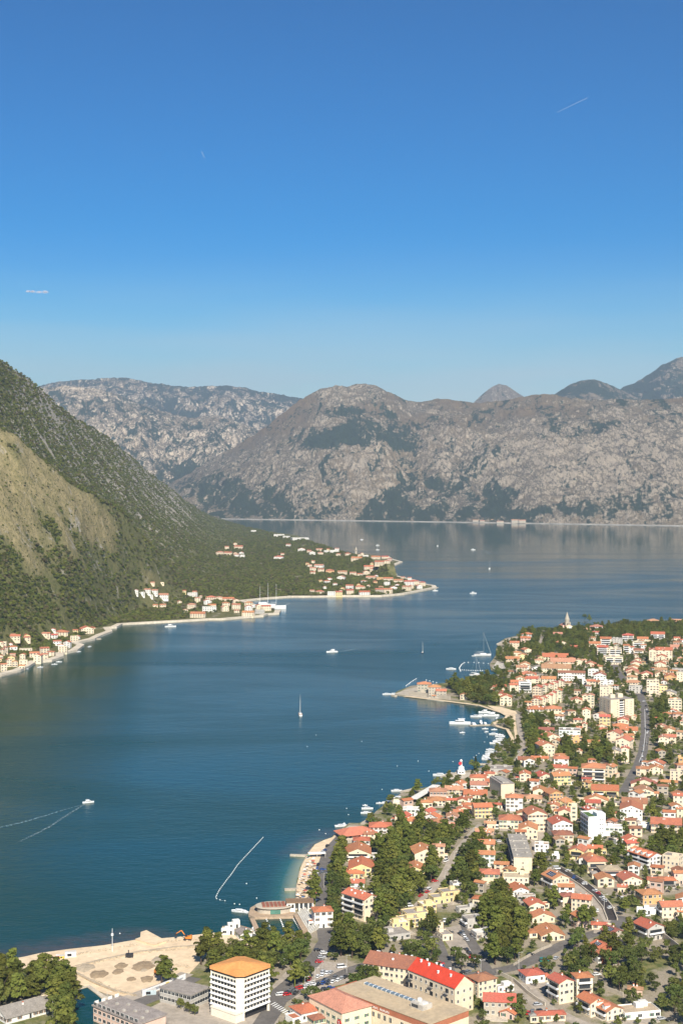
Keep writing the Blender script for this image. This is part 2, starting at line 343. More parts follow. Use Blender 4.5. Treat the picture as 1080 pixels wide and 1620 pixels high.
# ------------------------------------------------------------ the peninsula
US = np.arange(-330, 705, 1.15); YS = np.geomspace(1650, 12600, 460)
U, Y = np.meshgrid(US, YS); X = (U - CX) / F * Y
land = inside(X, Y, left_poly)
Z = np.where(land, h_left(X, Y), -5.0)
P = np.stack([X, Y, Z], -1)
yf = CAMH * F / (lerp(U, FOOT) - HOR); y1 = lerp(U, FC_Y) * S; y2 = lerp(U, BC_Y) * S; tt = (Y - yf) / np.maximum(y1 - yf, 50)
GRASSP = [(-300,560),(-80,650),(0,684),(60,718),(130,764),(172,806),(205,850),(170,852),(120,835),(60,822),(0,815),(-300,800)]
def grass_at(x, y):
    u = CX + F * x / np.maximum(y, 1); f = CAMH * F / (lerp(u, FOOT) - HOR); a = lerp(u, FC_Y) * S; q = (y - f) / np.maximum(a - f, 50)
    nz = fbm(x / 110, y / 150, 21, 5, False, .65); py = HOR + (CAMH - h_left(x, y)) * F / np.maximum(y, 1)
    dd = segdist(u, py, GRASSP + GRASSP[:1]) * np.where(inside(u, py, GRASSP), 1, -1)
    g = np.clip(.5 + dd / 55 + (nz - .5) * 5.5, 0, 1) * np.clip((1.07 - q) * 10, 0, 1)
    strip = np.clip(1 - np.abs(q - .55 - .8 * (nz - .5)) * 7, 0, 1) * np.clip((u - 215) / 20, 0, 1) * np.clip((262 - u) / 20, 0, 1) * .7 * np.clip((1.07 - q) * 10, 0, 1)
    return np.maximum(g, strip)
GR = grass_at(X, Y) * land
RK = np.clip((Y - y1) / np.maximum(y2 - y1, 50), 0, 1) * np.clip((U + 40) / 100, 0, 1) * np.clip((330 - U) / 50, 0, 1)
tag(place('peninsula_hill', grid_mesh('peninsula_hill', P, HILL, True, {'grass': GR, 'rock': RK}, land)), kind='structure')

# ------------------------------------------------------------ far mountains
def mountain(name, crest, y_crest, y_foot, mat, foot_z=-20.0, u0=None, u1=None, du=1.1, rows=260, amp=150.0, back=1.4, shape=1.0, seed=40, hol=.0, scrub=None, nsc=1.0):
    us = np.arange(u0, u1, du); ss = np.concatenate([np.linspace(-.02, 1, rows), np.linspace(1.01, back, 24)])
    Uu, Ss = np.meshgrid(us, ss)
    yc = y_crest(Uu) if callable(y_crest) else np.full_like(Uu, y_crest); yf = y_foot(Uu) if callable(y_foot) else np.full_like(Uu, y_foot)
    y = yf + (yc - yf) * Ss; x = (Uu - CX) / F * y
    zc = zof(lerp(Uu, crest), yc)
    sc = np.clip(Ss, 0, 1); prof = sc ** shape
    z = foot_z + (zc - foot_z) * prof - np.clip(Ss - 1, 0, None) * (yc - yf) * .7
    k = 1600.0 * nsc
    warp = fbm(x / k, y / k, seed + 9, 3) * .9
    rid = fbm(x / k + warp, y / k * .8, seed, 6, True) - .6
    gul = fbm((x + .3 * y) / (330 * nsc) + warp, y / (1700 * nsc), seed + 5, 6, True, .6) - .58
    fin = fbm(x / 150, z / 120 + y / 400, seed + 7, 4, True) - .55
    win = np.clip(np.sin(np.pi * np.clip(sc, 0, 1)) + .0, 0, 1) ** .7
    z = z + amp * win * (rid * 1.4 + gul * 1.35) + amp * .34 * fin * np.clip(sc * 6, 0, 1) * (1.35 - .5 * sc)
    P = np.stack([x, y, z], -1)
    gx = np.gradient(z, axis=0) / np.maximum(np.gradient(y, axis=0), 1)
    at = {'cliff': np.clip((gx - .35) * 1.2, 0, 1) + np.clip(rid * 1.2, 0, .5), 'scrub': np.clip(-rid * 1.6 - gul, 0, 1) + (scrub(Uu, Ss) if scrub else 0), 'tan': np.clip((sc - .55) * 2.2, 0, 1) * np.clip((fbm(x / 900, z / 350, seed + 3, 4) - .40) * 5, 0, 1) * (1 if scrub else 0)}
    o = place(name, grid_mesh(name, P, mat, True, at)); tag(o, kind='structure'); return o
MAIN = [(-60,800),(200,795),(262,768),(300,748),(335,727),(370,708),(400,690),(430,668),(455,648),(475,633),(492,624),(512,614),(530,611),(550,612),(572,608),(590,611),(604,614),(622,624),
 (640,634),(660,638),(680,634),(702,631),(720,634),(745,637),(790,636),(822,630),(850,626),(872,625),(900,631),(940,633),(985,632),(1010,634),(1040,631),(1080,629),(1160,620),(1300,600),(1500,590)]
FARFOOT = [(-60,817),(340,820.5),(700,825.5),(1080,831.5),(1500,838)]
yfoot = lambda u: CAMH * F / (lerp(u, FARFOOT) - HOR)
BLOB = [(590,700,70,22,.55),(520,705,40,14,.7),(545,660,50,12,.5),(960,690,30,14,.5),(330,780,50,25,.5),(820,812,260,8,.4),(400,795,70,22,.35),(870,690,18,40,.35),(640,720,30,10,.5)]
def scrub_main(u, s):
    zc = lerp(u, MAIN); f = lerp(u, FARFOOT); py = f + (zc - f) * s; v = 0
    for a, b, ra, rb, k in BLOB: v = v + k * np.exp(-((u - a) / ra) ** 2 - ((py - b) / rb) ** 2)
    return v * 1.2
mountain('grey_mountain', MAIN, lambda u: yfoot(u) + 1550 * S + 250 * np.sin(u / 90), yfoot, rock_mat('mountain_rock', .42), u0=-40, u1=1460, amp=135, seed=40, shape=.95, scrub=scrub_main)
mountain('mountain_shoulder', [(830,640),(872,627),(884,619),(900,609),(918,603),(938,600),(955,606),(972,612),(990,622),(1030,640)], 18600, 16200, rock_mat('shoulder_rock', .75), foot_z=900, u0=820, u1=1032, du=1.0, rows=120, amp=70, seed=70)
mountain('high_mountain', [(930,645),(960,632),(985,613),(1000,608),(1020,596),(1042,580),(1060,571),(1075,566),(1092,565),(1120,572),(1180,585),(1300,600)], 20300, 17600, rock_mat('high_rock', .9), foot_z=1000, u0=930, u1=1290, du=1.0, rows=120, amp=110, seed=80)
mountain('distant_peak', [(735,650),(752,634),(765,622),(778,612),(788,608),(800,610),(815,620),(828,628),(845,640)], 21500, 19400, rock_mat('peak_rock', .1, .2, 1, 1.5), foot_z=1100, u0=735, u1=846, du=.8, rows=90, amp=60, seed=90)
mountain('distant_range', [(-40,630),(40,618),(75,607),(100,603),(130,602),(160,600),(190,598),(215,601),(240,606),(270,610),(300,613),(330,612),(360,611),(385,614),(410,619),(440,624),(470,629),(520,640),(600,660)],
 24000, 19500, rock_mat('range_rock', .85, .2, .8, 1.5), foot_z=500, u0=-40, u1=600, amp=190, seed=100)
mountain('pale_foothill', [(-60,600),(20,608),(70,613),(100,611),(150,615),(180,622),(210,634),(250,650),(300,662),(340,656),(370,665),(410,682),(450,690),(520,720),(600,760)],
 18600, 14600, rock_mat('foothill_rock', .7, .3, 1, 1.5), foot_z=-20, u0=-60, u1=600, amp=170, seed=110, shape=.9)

# ------------------------------------------------------------ the bay
def water_mat():
    m, t, b = nodemat('bay_water'); co = coords(t)
    sh = N(t, 'ShaderNodeAttribute', attribute_name='shallow'); rk = N(t, 'ShaderNodeAttribute', attribute_name='reef')
    base = mixc(t, ramp(t, sh.outputs['Fac'], 0, .5), (.004, .041, .034), (.02, .095, .075)); base = mixc(t, ramp(t, sh.outputs['Fac'], .45, 1), base, (.24, .27, .17))
    base = mixc(t, mathn(t, 'MULTIPLY', rk.outputs['Fac'], ramp(t, noise(t, co, .12, 5, .65), .35, .6, .35, 1)), base, (.060, .050, .036))
    t.links.new(base, b.inputs['Base Color']); b.inputs['IOR'].default_value = 1.33; b.inputs['Specular Tint'].default_value = (.74, 1, .84, 1); b.inputs['Specular IOR Level'].default_value = .45
    mp = N(t, 'ShaderNodeMapping'); mp.inputs['Scale'].default_value = (.35, 1, 1); mp.inputs['Rotation'].default_value = (0, 0, .35); t.links.new(co, mp.inputs[0])
    patch = noise(t, mp.outputs[0], .0032, 4, .55, 1.2)
    sx = N(t, 'ShaderNodeSeparateXYZ'); t.links.new(co, sx.inputs[0]); calm = ramp(t, sx.outputs['Y'], 3200, 6800, 1.0, .1)
    t.links.new(mathn(t, 'ADD', mathn(t, 'MULTIPLY', mathn(t, 'SUBTRACT', ramp(t, patch, .35, .65, .12, .28), .06), calm), .06), b.inputs['Roughness'])
    mp2 = N(t, 'ShaderNodeMapping'); mp2.inputs['Scale'].default_value = (.5, 1, 1); mp2.inputs['Rotation'].default_value = (0, 0, -.25); t.links.new(co, mp2.inputs[0])
    h = mathn(t, 'ADD', noise(t, mp2.outputs[0], .10, 3, .6), mathn(t, 'MULTIPLY', noise(t, mp2.outputs[0], .4, 3, .6), .35))
    bp = N(t, 'ShaderNodeBump', Distance=.9); t.links.new(mathn(t, 'MULTIPLY', calm, ramp(t, patch, .35, .65, .25, .7)), bp.inputs['Strength']); t.links.new(h, bp.inputs['Height']); t.links.new(bp.outputs[0], b.inputs['Normal'])
    return m
WATER = water_mat()
US = np.concatenate([np.arange(-3600, -400, 80), np.arange(-400, 1500, 5), np.arange(1500, 4400, 80)]); YS = np.geomspace(330, 21000, 420)
U, Y = np.meshgrid(US, YS); X = (U - CX) / F * Y
beach = [gp(*p) for p in [(462,1440),(462,1412),(466,1392),(474,1370),(486,1352),(497,1338),(512,1331)]]
d = segdist(X, Y, beach)
shal = np.clip(1 - d / 20, 0, 1) ** 1.5 * np.clip((1452 - (HOR + CAMH * F / Y)) / 12, 0, 1)
reef = np.clip(1 - segdist(X, Y, [gp(*p) for p in [(478,1350),(500,1333),(520,1324),(530,1318)]]) / 20, 0, 1) ** .7 * .9
r2 = np.clip(1 - segdist(X, Y, [gp(*p) for p in [(-300,1560),(-60,1535),(10,1522),(66,1508),(110,1502),(165,1496),(215,1487)]]) / 26, 0, 1) ** .45
reef = np.maximum(reef, r2)
tag(place('bay_water', grid_mesh('bay_water', np.stack([X, Y, np.zeros_like(X)], -1), WATER, False, {'shallow': shal, 'reef': reef})), kind='structure')

# ------------------------------------------------------------ the town's level ground, roads, paving
def ground_mat():
    m, t, b = nodemat('town_ground'); co = coords(t)
    n1 = noise(t, co, .035, 4, .6); n2 = noise(t, co, .25, 5, .6); n3 = noise(t, co, 1.2, 3)
    g = mixc(t, ramp(t, n2, .38, .62), (.085, .105, .034), (.20, .185, .08)); g = mixc(t, ramp(t, n1, .44, .53), g, mixc(t, n2, (.36, .30, .22), (.24, .21, .16)))
    g = mixc(t, 1.0, g, gray(t, ramp(t, n3, .3, .7, .8, 1.2)), 'MULTIPLY'); t.links.new(g, b.inputs['Base Color']); b.inputs['Roughness'].default_value = 1
    b.inputs['Specular IOR Level'].default_value = .05; return m
def poly_obj(name, pts, z0, z1, mat, kind='structure', mtop=None):
    a = sum(pts[i][0] * pts[(i + 1) % len(pts)][1] - pts[(i + 1) % len(pts)][0] * pts[i][1] for i in range(len(pts)))
    if a < 0: pts = pts[::-1]
    b = MB(); b.prism(pts, z0, z1, 0, 1 if mtop else 0); o = place(name, b.mesh(name, [mat] + ([mtop] if mtop else []), True))
    if kind: tag(o, kind=kind)
    return o
GROUND = ground_mat()
RIVER = [(118,1568),(140,1563),(160,1580),(186,1592),(214,1600),(205,1660),(120,1660)]
poly_obj('town_ground', [tuple(p)[:2] for p in town_poly], -4, LAND, STONE, mtop=GROUND)
PAVED = []                                     # outlines kept free of trees
def coast(a, b): return [Vector((p.x, p.y - .5, LAND)) for p in town_poly[a:b]]
def sheet(name, px, mat, dz, pre=()):
    pts = list(pre) + [gp(*p, LAND) for p in px]; PAVED.append(pts); return poly_obj(name, [tuple(p)[:2] for p in pts], LAND - .5, LAND + dz, mat)
ROADS = []
def strip(name, px, width, mat, dz, z0=None, raw=None, keep=True):
    pts = raw or [gp(*p, LAND) for p in px]; L, Rr = [], []
    for i, p in enumerate(pts):
        a, b = pts[max(i - 1, 0)], pts[min(i + 1, len(pts) - 1)]; d = (Vector(b) - Vector(a)).to_2d().normalized(); n = Vector((-d.y, d.x)) * width / 2
        L.append((p[0] + n.x, p[1] + n.y)); Rr.append((p[0] - n.x, p[1] - n.y))
    b = MB(); k = len(pts); z1 = LAND + dz; z0 = LAND - .5 if z0 is None else z0
    for i in range(k - 1):
        q = [Rr[i], Rr[i + 1], L[i + 1], L[i]]; vs = [(x, y, z0) for x, y in q] + [(x, y, z1) for x, y in q]
        fs = [(4, 5, 6, 7), (0, 1, 5, 4), (2, 3, 7, 6)] + ([(3, 0, 4, 7)] if i == 0 else []) + ([(1, 2, 6, 5)] if i == k - 2 else [])
        b.add(vs, fs)
    if keep: ROADS.append((pts, width / 2 + 1.2))
    return tag(place(name, b.mesh(name, [mat])), kind='structure')
sheet('building_site_sand', [(402,1492),(405,1500),(370,1510),(330,1508),(300,1540),(275,1562),(215,1582),(168,1572),(122,1556),(92,1540),(30,1530)], SAND, .10, coast(4, 17))
sheet('pebble_beach', [(535,1333),(516,1345),(511,1365),(509,1390),(507,1425),(500,1435),(470,1436)], SAND, .08, [Vector((p.x + .6, p.y, LAND)) for p in town_poly[23:32]])
sheet('car_park_paving', [(430,1560),(452,1538),(505,1520),(548,1524),(560,1545),(545,1556),(520,1562),(470,1578),(440,1578)], PAVE, .06)
sheet('restaurant_terrace', [(528,1323),(552,1306),(575,1308),(590,1318),(570,1332),(540,1335)], STONE, .12)
sheet('villa_terrace', [(624,1098),(640,1091),(660,1087),(706,1090),(704,1104),(690,1106),(655,1102)], STONE, .10)
sheet('marina_quay_paving', [(770,1116),(790,1118),(815,1125),(820,1134),(810,1138),(806,1136)], SAND, .08)
strip_late = [(640,1101),(690,1107),(722,1111),(757,1115.5),(781,1123.5),(803,1130.5),(799,1137),(781,1143.5),(787,1149.5),(802,1153.5),(809.5,1167),(809.5,1178)]
sheet('tower_forecourt', [(225,1600),(262,1582),(330,1575),(440,1580),(440,1640),(210,1640)], PAVE, .05)
sheet('headland_terrace', [(778,1057),(786,1046),(797,1050),(800,1060),(790,1063)], surf('pale_rock', (.62, .56, .46), .9, .25, .2, 0), .5)
sheet('headland_platform', [(787,1020),(799,1012),(816,1008),(822,1012),(800,1020)], STONE, .4)
sheet('beacon_quay_paving', [(702,1229),(722,1221),(738,1222),(750,1222),(738,1230),(715,1236)], STONE, .1)
sheet('garden_lane_paving', [(840,1556),(800,1553),(818,1575),(850,1600),(895,1606),(880,1596),(862,1580)], PAVE, .06)
sheet('terrace_yard_paving', [(690,1470),(735,1462),(748,1490),(770,1515),(730,1525),(715,1505)], PAVE, .06)
strip('marina_promenade', strip_late, 3.5, SAND, .16)
strip('coast_road', [(515,1490),(508,1450),(509,1400),(512,1368),(520,1345),(545,1318),(580,1318)], 8, ASPH, .14)
strip('quay_road', [(390,1660),(430,1600),(446,1568),(470,1548),(505,1510),(516,1490)], 10, ASPH, .15)
strip('car_park_lane', [(432,1592),(470,1566),(520,1550),(560,1532),(600,1520)], 7, ASPH, .13)
strip('bridge_road', [(150,1604),(205,1588),(262,1566),(300,1545)], 15, ASPH, .12)
strip('bridge_pavement', [(160,1594),(205,1579),(258,1560),(296,1540)], 8, PAVE, .2)
strip('pine_lane', [(640,1455),(672,1420),(700,1388),(720,1350),(745,1320),(760,1305)], 5.5, PAVE, .12)
strip('main_road', [(985,1255),(1000,1228),(1008,1212),(1016,1190),(1020,1160),(1019,1120),(1012,1100),(990,1080),(975,1062),(968,1045),(962,1030)], 9, ASPH, .14)
strip('stream_road', [(862,1370),(890,1388),(925,1412),(955,1436),(972,1462)], 11, PAVE, .12)
strip('valley_road', [(985,1450),(968,1468),(930,1480),(900,1490),(872,1503),(845,1518),(815,1530),(770,1540),(720,1545),(660,1565)], 8.5, ASPH, .14)
strip('hill_road', [(862,1370),(850,1350),(848,1330),(860,1316),(880,1300)], 7, PAVE, .13)
strip('terrace_lane', [(688,1480),(700,1510),(712,1540),(722,1550)], 6, ASPH, .12)
strip('terrace_parking_lane', [(735,1462),(745,1490),(758,1512),(770,1535)], 6, ASPH, .13)
strip('marina_avenue', [(818,1130),(822,1160),(828,1185),(815,1205)], 5, PAVE, .14)
strip('marina_footpath', [(812,1128),(814,1150),(817,1172)], 3, SAND, .15)
strip('lower_lane', [(808,1552),(830,1575),(855,1592),(890,1606),(930,1625)], 7, PAVE, .12)
strip('church_lane', [(852,1025),(856,1010),(860,1002)], 5, PAVE, .12)
for i, p in enumerate([(1018.5, 1185), (1019, 1150), (1018, 1125)]):
    pass
strip('main_road_marking', [(1010,1206),(1017,1188),(1020,1160),(1019,1122)], .5, PAINT, .155, keep=False)
poly_obj('river_water', [tuple(gp(*p, LAND))[:2] for p in RIVER], LAND - .5, LAND + .22, WATER); PAVED.append([gp(*p, LAND) for p in RIVER])
for q in ([(118,1566),(140,1561),(162,1577),(188,1589),(216,1597)],): strip('river_bank', q, 2.5, STONE, .5)
# crossing stripes on the quay road
for i in range(9):
    p = gp(432 + i * 3.2, 1588 + i * 2.1, LAND); d = Vector((.55, .83, 0)).normalized(); b = MB(); n = Vector((-d.y, d.x, 0))
    q = [p + d * a + n * c for a, c in ((-2, -.35), (2, -.35), (2, .35), (-2, .35))]; b.prism([tuple(v)[:2] for v in q][::-1] if False else [tuple(v)[:2] for v in q], LAND, LAND + .17)
    if i == 0: CB = MB()
    CB.v_off = None; CB.add(b.v, b.f)
tag(place('crossing_stripes', CB.mesh('crossing_stripes', [PAINT])), kind='structure')
# shore road along the left coast and the far shore road
def drape(name, pts, width, mat, up, inland=True):
    b = MB()
    for i in range(len(pts) - 1):
        a, c = Vector(pts[i]), Vector(pts[i + 1]); n0 = []
        for j in (i, i + 1):
            p, q = Vector(pts[max(j - 1, 0)]), Vector(pts[min(j + 1, len(pts) - 1)]); dd = (q - p).to_2d().normalized(); n0.append(Vector((-dd.y, dd.x, 0)) * width / 2)
        vs = [a + n0[0], a - n0[0], c - n0[1], c + n0[1]]; b.add([(v.x, v.y, -1) for v in vs] + [(v.x, v.y, up) for v in vs], [(4, 5, 6, 7), (1, 2, 6, 5), (3, 0, 4, 7)])
    return tag(place(name, b.mesh(name, [mat])), kind='structure')
def dense(px, n=4):
    out = []
    for a, b in zip(px[:-1], px[1:]):
        for k in range(n): out.append((a[0] + (b[0] - a[0]) * k / n, a[1] + (b[1] - a[1]) * k / n))
    return out + [px[-1]]
SHORE = surf('shore_stone', (.66, .57, .44), .9, .15, .05)
drape('shore_promenade', [gp(*p) for p in COAST_LEFT[2:28]], 12, SHORE, 3.4)
drape('cape_promenade', [gp(*p) for p in COAST_LEFT[28:50]], 12, SHORE, 3.6)
drape('far_shore_road', [gp(*p) for p in dense([(340,820.9),(700,826),(1080,832.1),(1450,837.3)], 6)], 60, surf('far_shore_stone', (.52, .47, .4), .9, .25, .004, 0, scale2=.02), 5)
# ------------------------------------------------------------ houses
def gable_shell(w, d, he, rise, o=.55, th=.22):
    """walls and roof of a gabled house whose ridge runs along y"""
    s = rise / (w / 2); W = MB(); x, y = w / 2, d / 2
    W.add([(-x, -y, -4), (x, -y, -4), (x, -y, he), (0, -y, he + rise - .03), (-x, -y, he), (-x, y, -4), (x, y, -4), (x, y, he), (0, y, he + rise - .03), (-x, y, he)],
          [(0, 1, 2, 3, 4), (6, 5, 9, 8, 7), (5, 0, 4, 9), (1, 6, 7, 2)])
    Rf = MB(); a, b = x + o, y + o; ze = he - o * s; zr = he + rise
    top = [(-a, -b, ze), (0, -b, zr), (a, -b, ze), (-a, b, ze), (0, b, zr), (a, b, ze)]
    vs = [(p[0], p[1], p[2] + th) for p in top] + top
    Rf.add(vs, [(0, 1, 4, 3), (1, 2, 5, 4), (6, 9, 10, 7), (7, 10, 11, 8), (0, 3, 9, 6), (2, 8, 11, 5), (0, 6, 7, 1), (1, 7, 8, 2), (3, 4, 10, 9), (4, 5, 11, 10)])
    Rf.tube((0, -b, zr + th), (0, b, zr + th), .16, n=5)
    return W, Rf
def hip_shell(w, d, he, rise, o=.6, th=.2):
    W = MB(); x, y = w / 2, d / 2; W.box(-x, x, -y, y, -4, he)
    Rf = MB(); a, b = x + o, y + o; r = max(a - b, 0), max(b - a, 0); zr = he + rise
    vs = [(-a, -b, he), (a, -b, he), (a, b, he), (-a, b, he)]; vs += [(p[0], p[1], he + th) for p in vs]
    if r[0] + r[1] < .5: vs += [(0, 0, zr)]; fs = [(4, 5, 8), (5, 6, 8), (6, 7, 8), (7, 4, 8)]
    elif r[0] > 0: vs += [(-r[0], 0, zr), (r[0], 0, zr)]; fs = [(4, 5, 9, 8), (5, 6, 9), (6, 7, 8, 9), (7, 4, 8)]
    else: vs += [(0, -r[1], zr), (0, r[1], zr)]; fs = [(4, 5, 8), (5, 6, 9, 8), (6, 7, 9), (7, 4, 8, 9)]
    Rf.add(vs, fs + [(0, 1, 5, 4), (1, 2, 6, 5), (2, 3, 7, 6), (3, 0, 4, 7), (3, 2, 1, 0)])
    return W, Rf
def flat_shell(w, d, he):
    W = MB(); x, y = w / 2, d / 2; W.box(-x, x, -y, y, -4, he); p = .3
    for q in ((-x, x, -y, -y + p), (-x, x, y - p, y), (-x, -x + p, -y + p, y - p), (x - p, x, -y + p, y - p)): W.box(*q, he, he + .55)
    Rf = MB(); Rf.box(-x + p, x - p, -y + p, y - p, he, he + .12); 
    return W, Rf
def turn(b): return b.xf(lambda p: (-p[1], p[0], p[2]))
_wm = {}
def win_mesh(kind, shut):
    k = (kind, shut)
    if k in _wm: return _wm[k]
    b = MB(); ww, hh = {'window': (1.15, 1.45), 'wide': (2.1, 1.5), 'door': (1.1, 2.2), 'small': (.8, .9)}[kind]
    b.box(-ww / 2 - .1, ww / 2 + .1, -.07, .05, -.1, hh + .1, 0); b.box(-ww / 2, ww / 2, -.09, .02, 0, hh, 1)
    if kind in ('window', 'wide'): b.box(-.04, .04, -.11, .0, 0, hh, 0); b.box(-ww / 2 - .2, ww / 2 + .2, -.22, .05, -.2, -.1, 0)
    if shut < 2 and kind == 'window':
        for s in (-1, 1): b.box(s * (ww / 2 + .1) + (0 if s > 0 else -.55), s * (ww / 2 + .1) + (.55 if s > 0 else 0), -.1, .04, -.03, hh + .03, 2)
    _wm[k] = b.mesh(kind, [FRAME, GLASS, SHUT[shut]]); return _wm[k]
def balcony_mesh(style):
    k = ('balcony', style)
    if k in _wm: return _wm[k]
    b = MB(); b.box(-1, 1, -1.3, .05, -.18, 0, 0)
    if style == 0: b.box(-1, 1, -1.3, -1.2, 0, .95, 1); b.box(-1, -.97, -1.2, .05, 0, .95, 1); b.box(.97, 1, -1.2, .05, 0, .95, 1)
    else:
        b.box(-1, 1, -1.28, -1.23, .9, .97, 2)
        for i in range(13): b.box(-1 + i * .1645, -.975 + i * .1645, -1.27, -1.24, 0, .92, 2)
    b.box(-.8, .8, -.06, .04, .02, 2.2, 3)
    _wm[k] = b.mesh('balcony', [CONC, WHITE, DARK, GLASS]); return _wm[k]
CHIM = None
def chimney_mesh():
    global CHIM
    if CHIM is None:
        b = MB(); b.box(-.35, .35, -.3, .3, -1.2, 1.1, 0); b.box(-.45, .45, -.4, .4, 1.1, 1.25, 1); b.box(-.2, .2, -.18, .18, 1.25, 1.5, 1); CHIM = b.mesh('chimney', [WALL['w'], ROOF['o']])
    return CHIM
FOOTP = []                                     # house footprints, kept free of trees
NH = {'n': 0}
def build_house(cx, cy, cz, yaw, w, d, he, rt, rc, wc, opt, near=1.0, name='house', lookup=None):
    root = empty(name, (cx, cy, cz), yaw); rnd = random.Random(int(cx * 7 + cy * 13))
    rise = {'g': .34 * w / 2 * 1.15, 'l': .34 * d / 2 * 1.15, 'h': .36 * min(w, d) / 2}.get(rt, 0); rise = min(rise, 4.2)
    if rt == 'g': W, Rf = gable_shell(w, d, he, rise)
    elif rt == 'l': W, Rf = gable_shell(d, w, he, rise); turn(W); turn(Rf)
    elif rt == 'h': W, Rf = hip_shell(w, d, he, rise)
    else: W, Rf = flat_shell(w, d, he)
    place('walls', W.mesh('walls', [WALL[wc]]), root); roof = place('roof', Rf.mesh('roof', [ROOF[rc]]), root)
    FOOTP.append((cx, cy, yaw, w / 2 + 1.0, d / 2 + 1.0))
    shut = rnd.choice([0, 1, 2, 2, 2, 1]); n = max(1, round(he / 3.05)); fh = he / n
    a0 = math.atan2(cx, cy)                     # which way the camera lies
    vx, vy = -math.sin(a0), -math.cos(a0); c, s = math.cos(-yaw), math.sin(-yaw); lx, ly = vx * c - vy * s, vx * s + vy * c
    gap = 2.6 if near > .6 else 3.3 if near > .35 else 4.0
    sides = (('F', w, -ly, lambda u, z, q=d / 2: (u, -q, z), 0), ('L', d, -lx, lambda u, z, q=w / 2: (-q, u, z), -math.pi / 2), ('R', d, lx, lambda u, z, q=w / 2: (q, u, z), math.pi / 2))
    for nm, L, face, fn, rz in sides:
        if face < .12: continue
        bal = ('B' in opt and nm == 'F') or ('L' in opt and nm == 'L') or ('R' in opt and nm == 'R')
        k = max(1, int((L - .8) / gap))
        for f in range(n):
            for i in range(k):
                u = (i + .5) / k * L - L / 2
                if bal and f > 0 and not (k > 2 and i == k // 2 and 'C' in opt): continue
                if bal and f > 0: continue
                if rnd.random() < .12: continue
                if f == 0 and i == k // 2 and nm == 'F': place('door', win_mesh('door', 2), root, fn(u, .1), rz); continue
                wt = 'wide' if rnd.random() < .15 and gap < 4 else 'window'
                place('window', win_mesh(wt, shut), root, fn(u, f * fh + fh * .36), rz)
            if bal and f > 0:
                m = max(1, int(L / 9)); seg = (L - .8) / m
                for i in range(m):
                    u = -L / 2 + .4 + seg * (i + .5); place('balcony', balcony_mesh(rnd.choice([0, 0, 1]) if near > .4 else 0), root, fn(u, f * fh + .1), rz, (seg / 2 * .96, 1, 1))
        if rt == 'g' and nm == 'F' and w > 8 and near > .35 and rnd.random() < .6: place('window', win_mesh('small', 2), root, fn(0, he + .3), rz)
    if near > .3 and name == 'house' and rnd.random() < .6:
        s_ = rnd.choice((-1, 1)); ew, ed, eh = rnd.uniform(.28, .45) * w, rnd.uniform(.4, .7) * d, rnd.uniform(2.5, 3.1); ex, ey = s_ * (w / 2 + ew / 2 - .15), rnd.uniform(-.25, .2) * d
        q = (cx + ex * math.cos(yaw) - ey * math.sin(yaw), cy + ex * math.sin(yaw) + ey * math.cos(yaw))
        if not any((q[0] - f[0]) ** 2 + (q[1] - f[1]) ** 2 < (min(f[3], f[4]) + 1.5) ** 2 for f in FOOTP[:-1]):
            W2, R2 = (hip_shell(ew, ed, eh, .9, .3) if rnd.random() < .5 else flat_shell(ew, ed, eh)); e_ = place('extension', W2.mesh('extension', [WALL[rnd.choice((wc, wc, 'c', 'w'))]]), root, (ex, ey, 0)); place('extension_roof', R2.mesh('extension_roof', [ROOF[rnd.choice((rc, 'o', 'n', 't'))]]), e_)
            place('window', win_mesh('wide', 2), e_, (0, -ed / 2, .9)); FOOTP.append((q[0], q[1], yaw, ew / 2 + .5, ed / 2 + .5))
    if near > .3 and rnd.random() < .65:
        tw, td = w * rnd.uniform(.6, 1.15), rnd.uniform(3, 7); b = MB(); b.box(-tw / 2, tw / 2, -d / 2 - td, -d / 2, -1, rnd.uniform(.2, .45)); place('terrace', b.mesh('terrace', [PAVE if rnd.random() < .6 else STONE]), root, (rnd.uniform(-.2, .2) * w, 0, 0))
    if rt in 'glh':
        for i in range(1 + (near > .5 and rnd.random() < .4)):
            if rt == 'g': p = (rnd.choice((-1, 1)) * w * .14, rnd.uniform(-.3, .3) * d, he + rise * .72)
            elif rt == 'l': p = (rnd.uniform(-.3, .3) * w, rnd.choice((-1, 1)) * d * .14, he + rise * .72)
            else: p = (w * .12 * rnd.choice((-1, 1)), d * .12, he + rise * .65)
            place('chimney', chimney_mesh(), roof, p, 0, (1, 1, rnd.uniform(.8, 1.2)))
        if 'S' in opt:
            sl_ = math.atan2(rise, w / 2 if rt == 'g' else d / 2); b = MB(); b.box(-w * .17, w * .17, -d * .27, d * .27, .12, .22)
            for i in range(1, 4): b.box(-w * .17, w * .17, -d * .27 + i * d * .135 - .04, -d * .27 + i * d * .135 + .04, .21, .235, 1)
            for i in range(1, 3): b.box(-w * .17 + i * w * .113 - .04, -w * .17 + i * w * .113 + .04, -d * .27, d * .27, .21, .236, 1)
            o = place('solar_panel', b.mesh('solar_panel', [SOLAR, WHITE]), roof, (-w * .25, 0, he + rise * .5 + .12)); o.rotation_euler = (0, -sl_, 0)
        if 'V' in opt:                           # white rooflights and vents
            for i in range(6):
                fx = rnd.uniform(.12, .42) * rnd.choice((-1, 1)); b = MB(); b.box(-.45, .45, -.45, .45, -.6, .7)
                if rt == 'l': p = (rnd.uniform(-.42, .42) * w, fx * d, he + rise * (1 - abs(fx) * 2) + .2)
                else: p = (fx * w, rnd.uniform(-.42, .42) * d, he + rise * (1 - abs(fx) * 2) + .2)
                place('roof_vent', b.mesh('roof_vent', [WHITE]), roof, p)
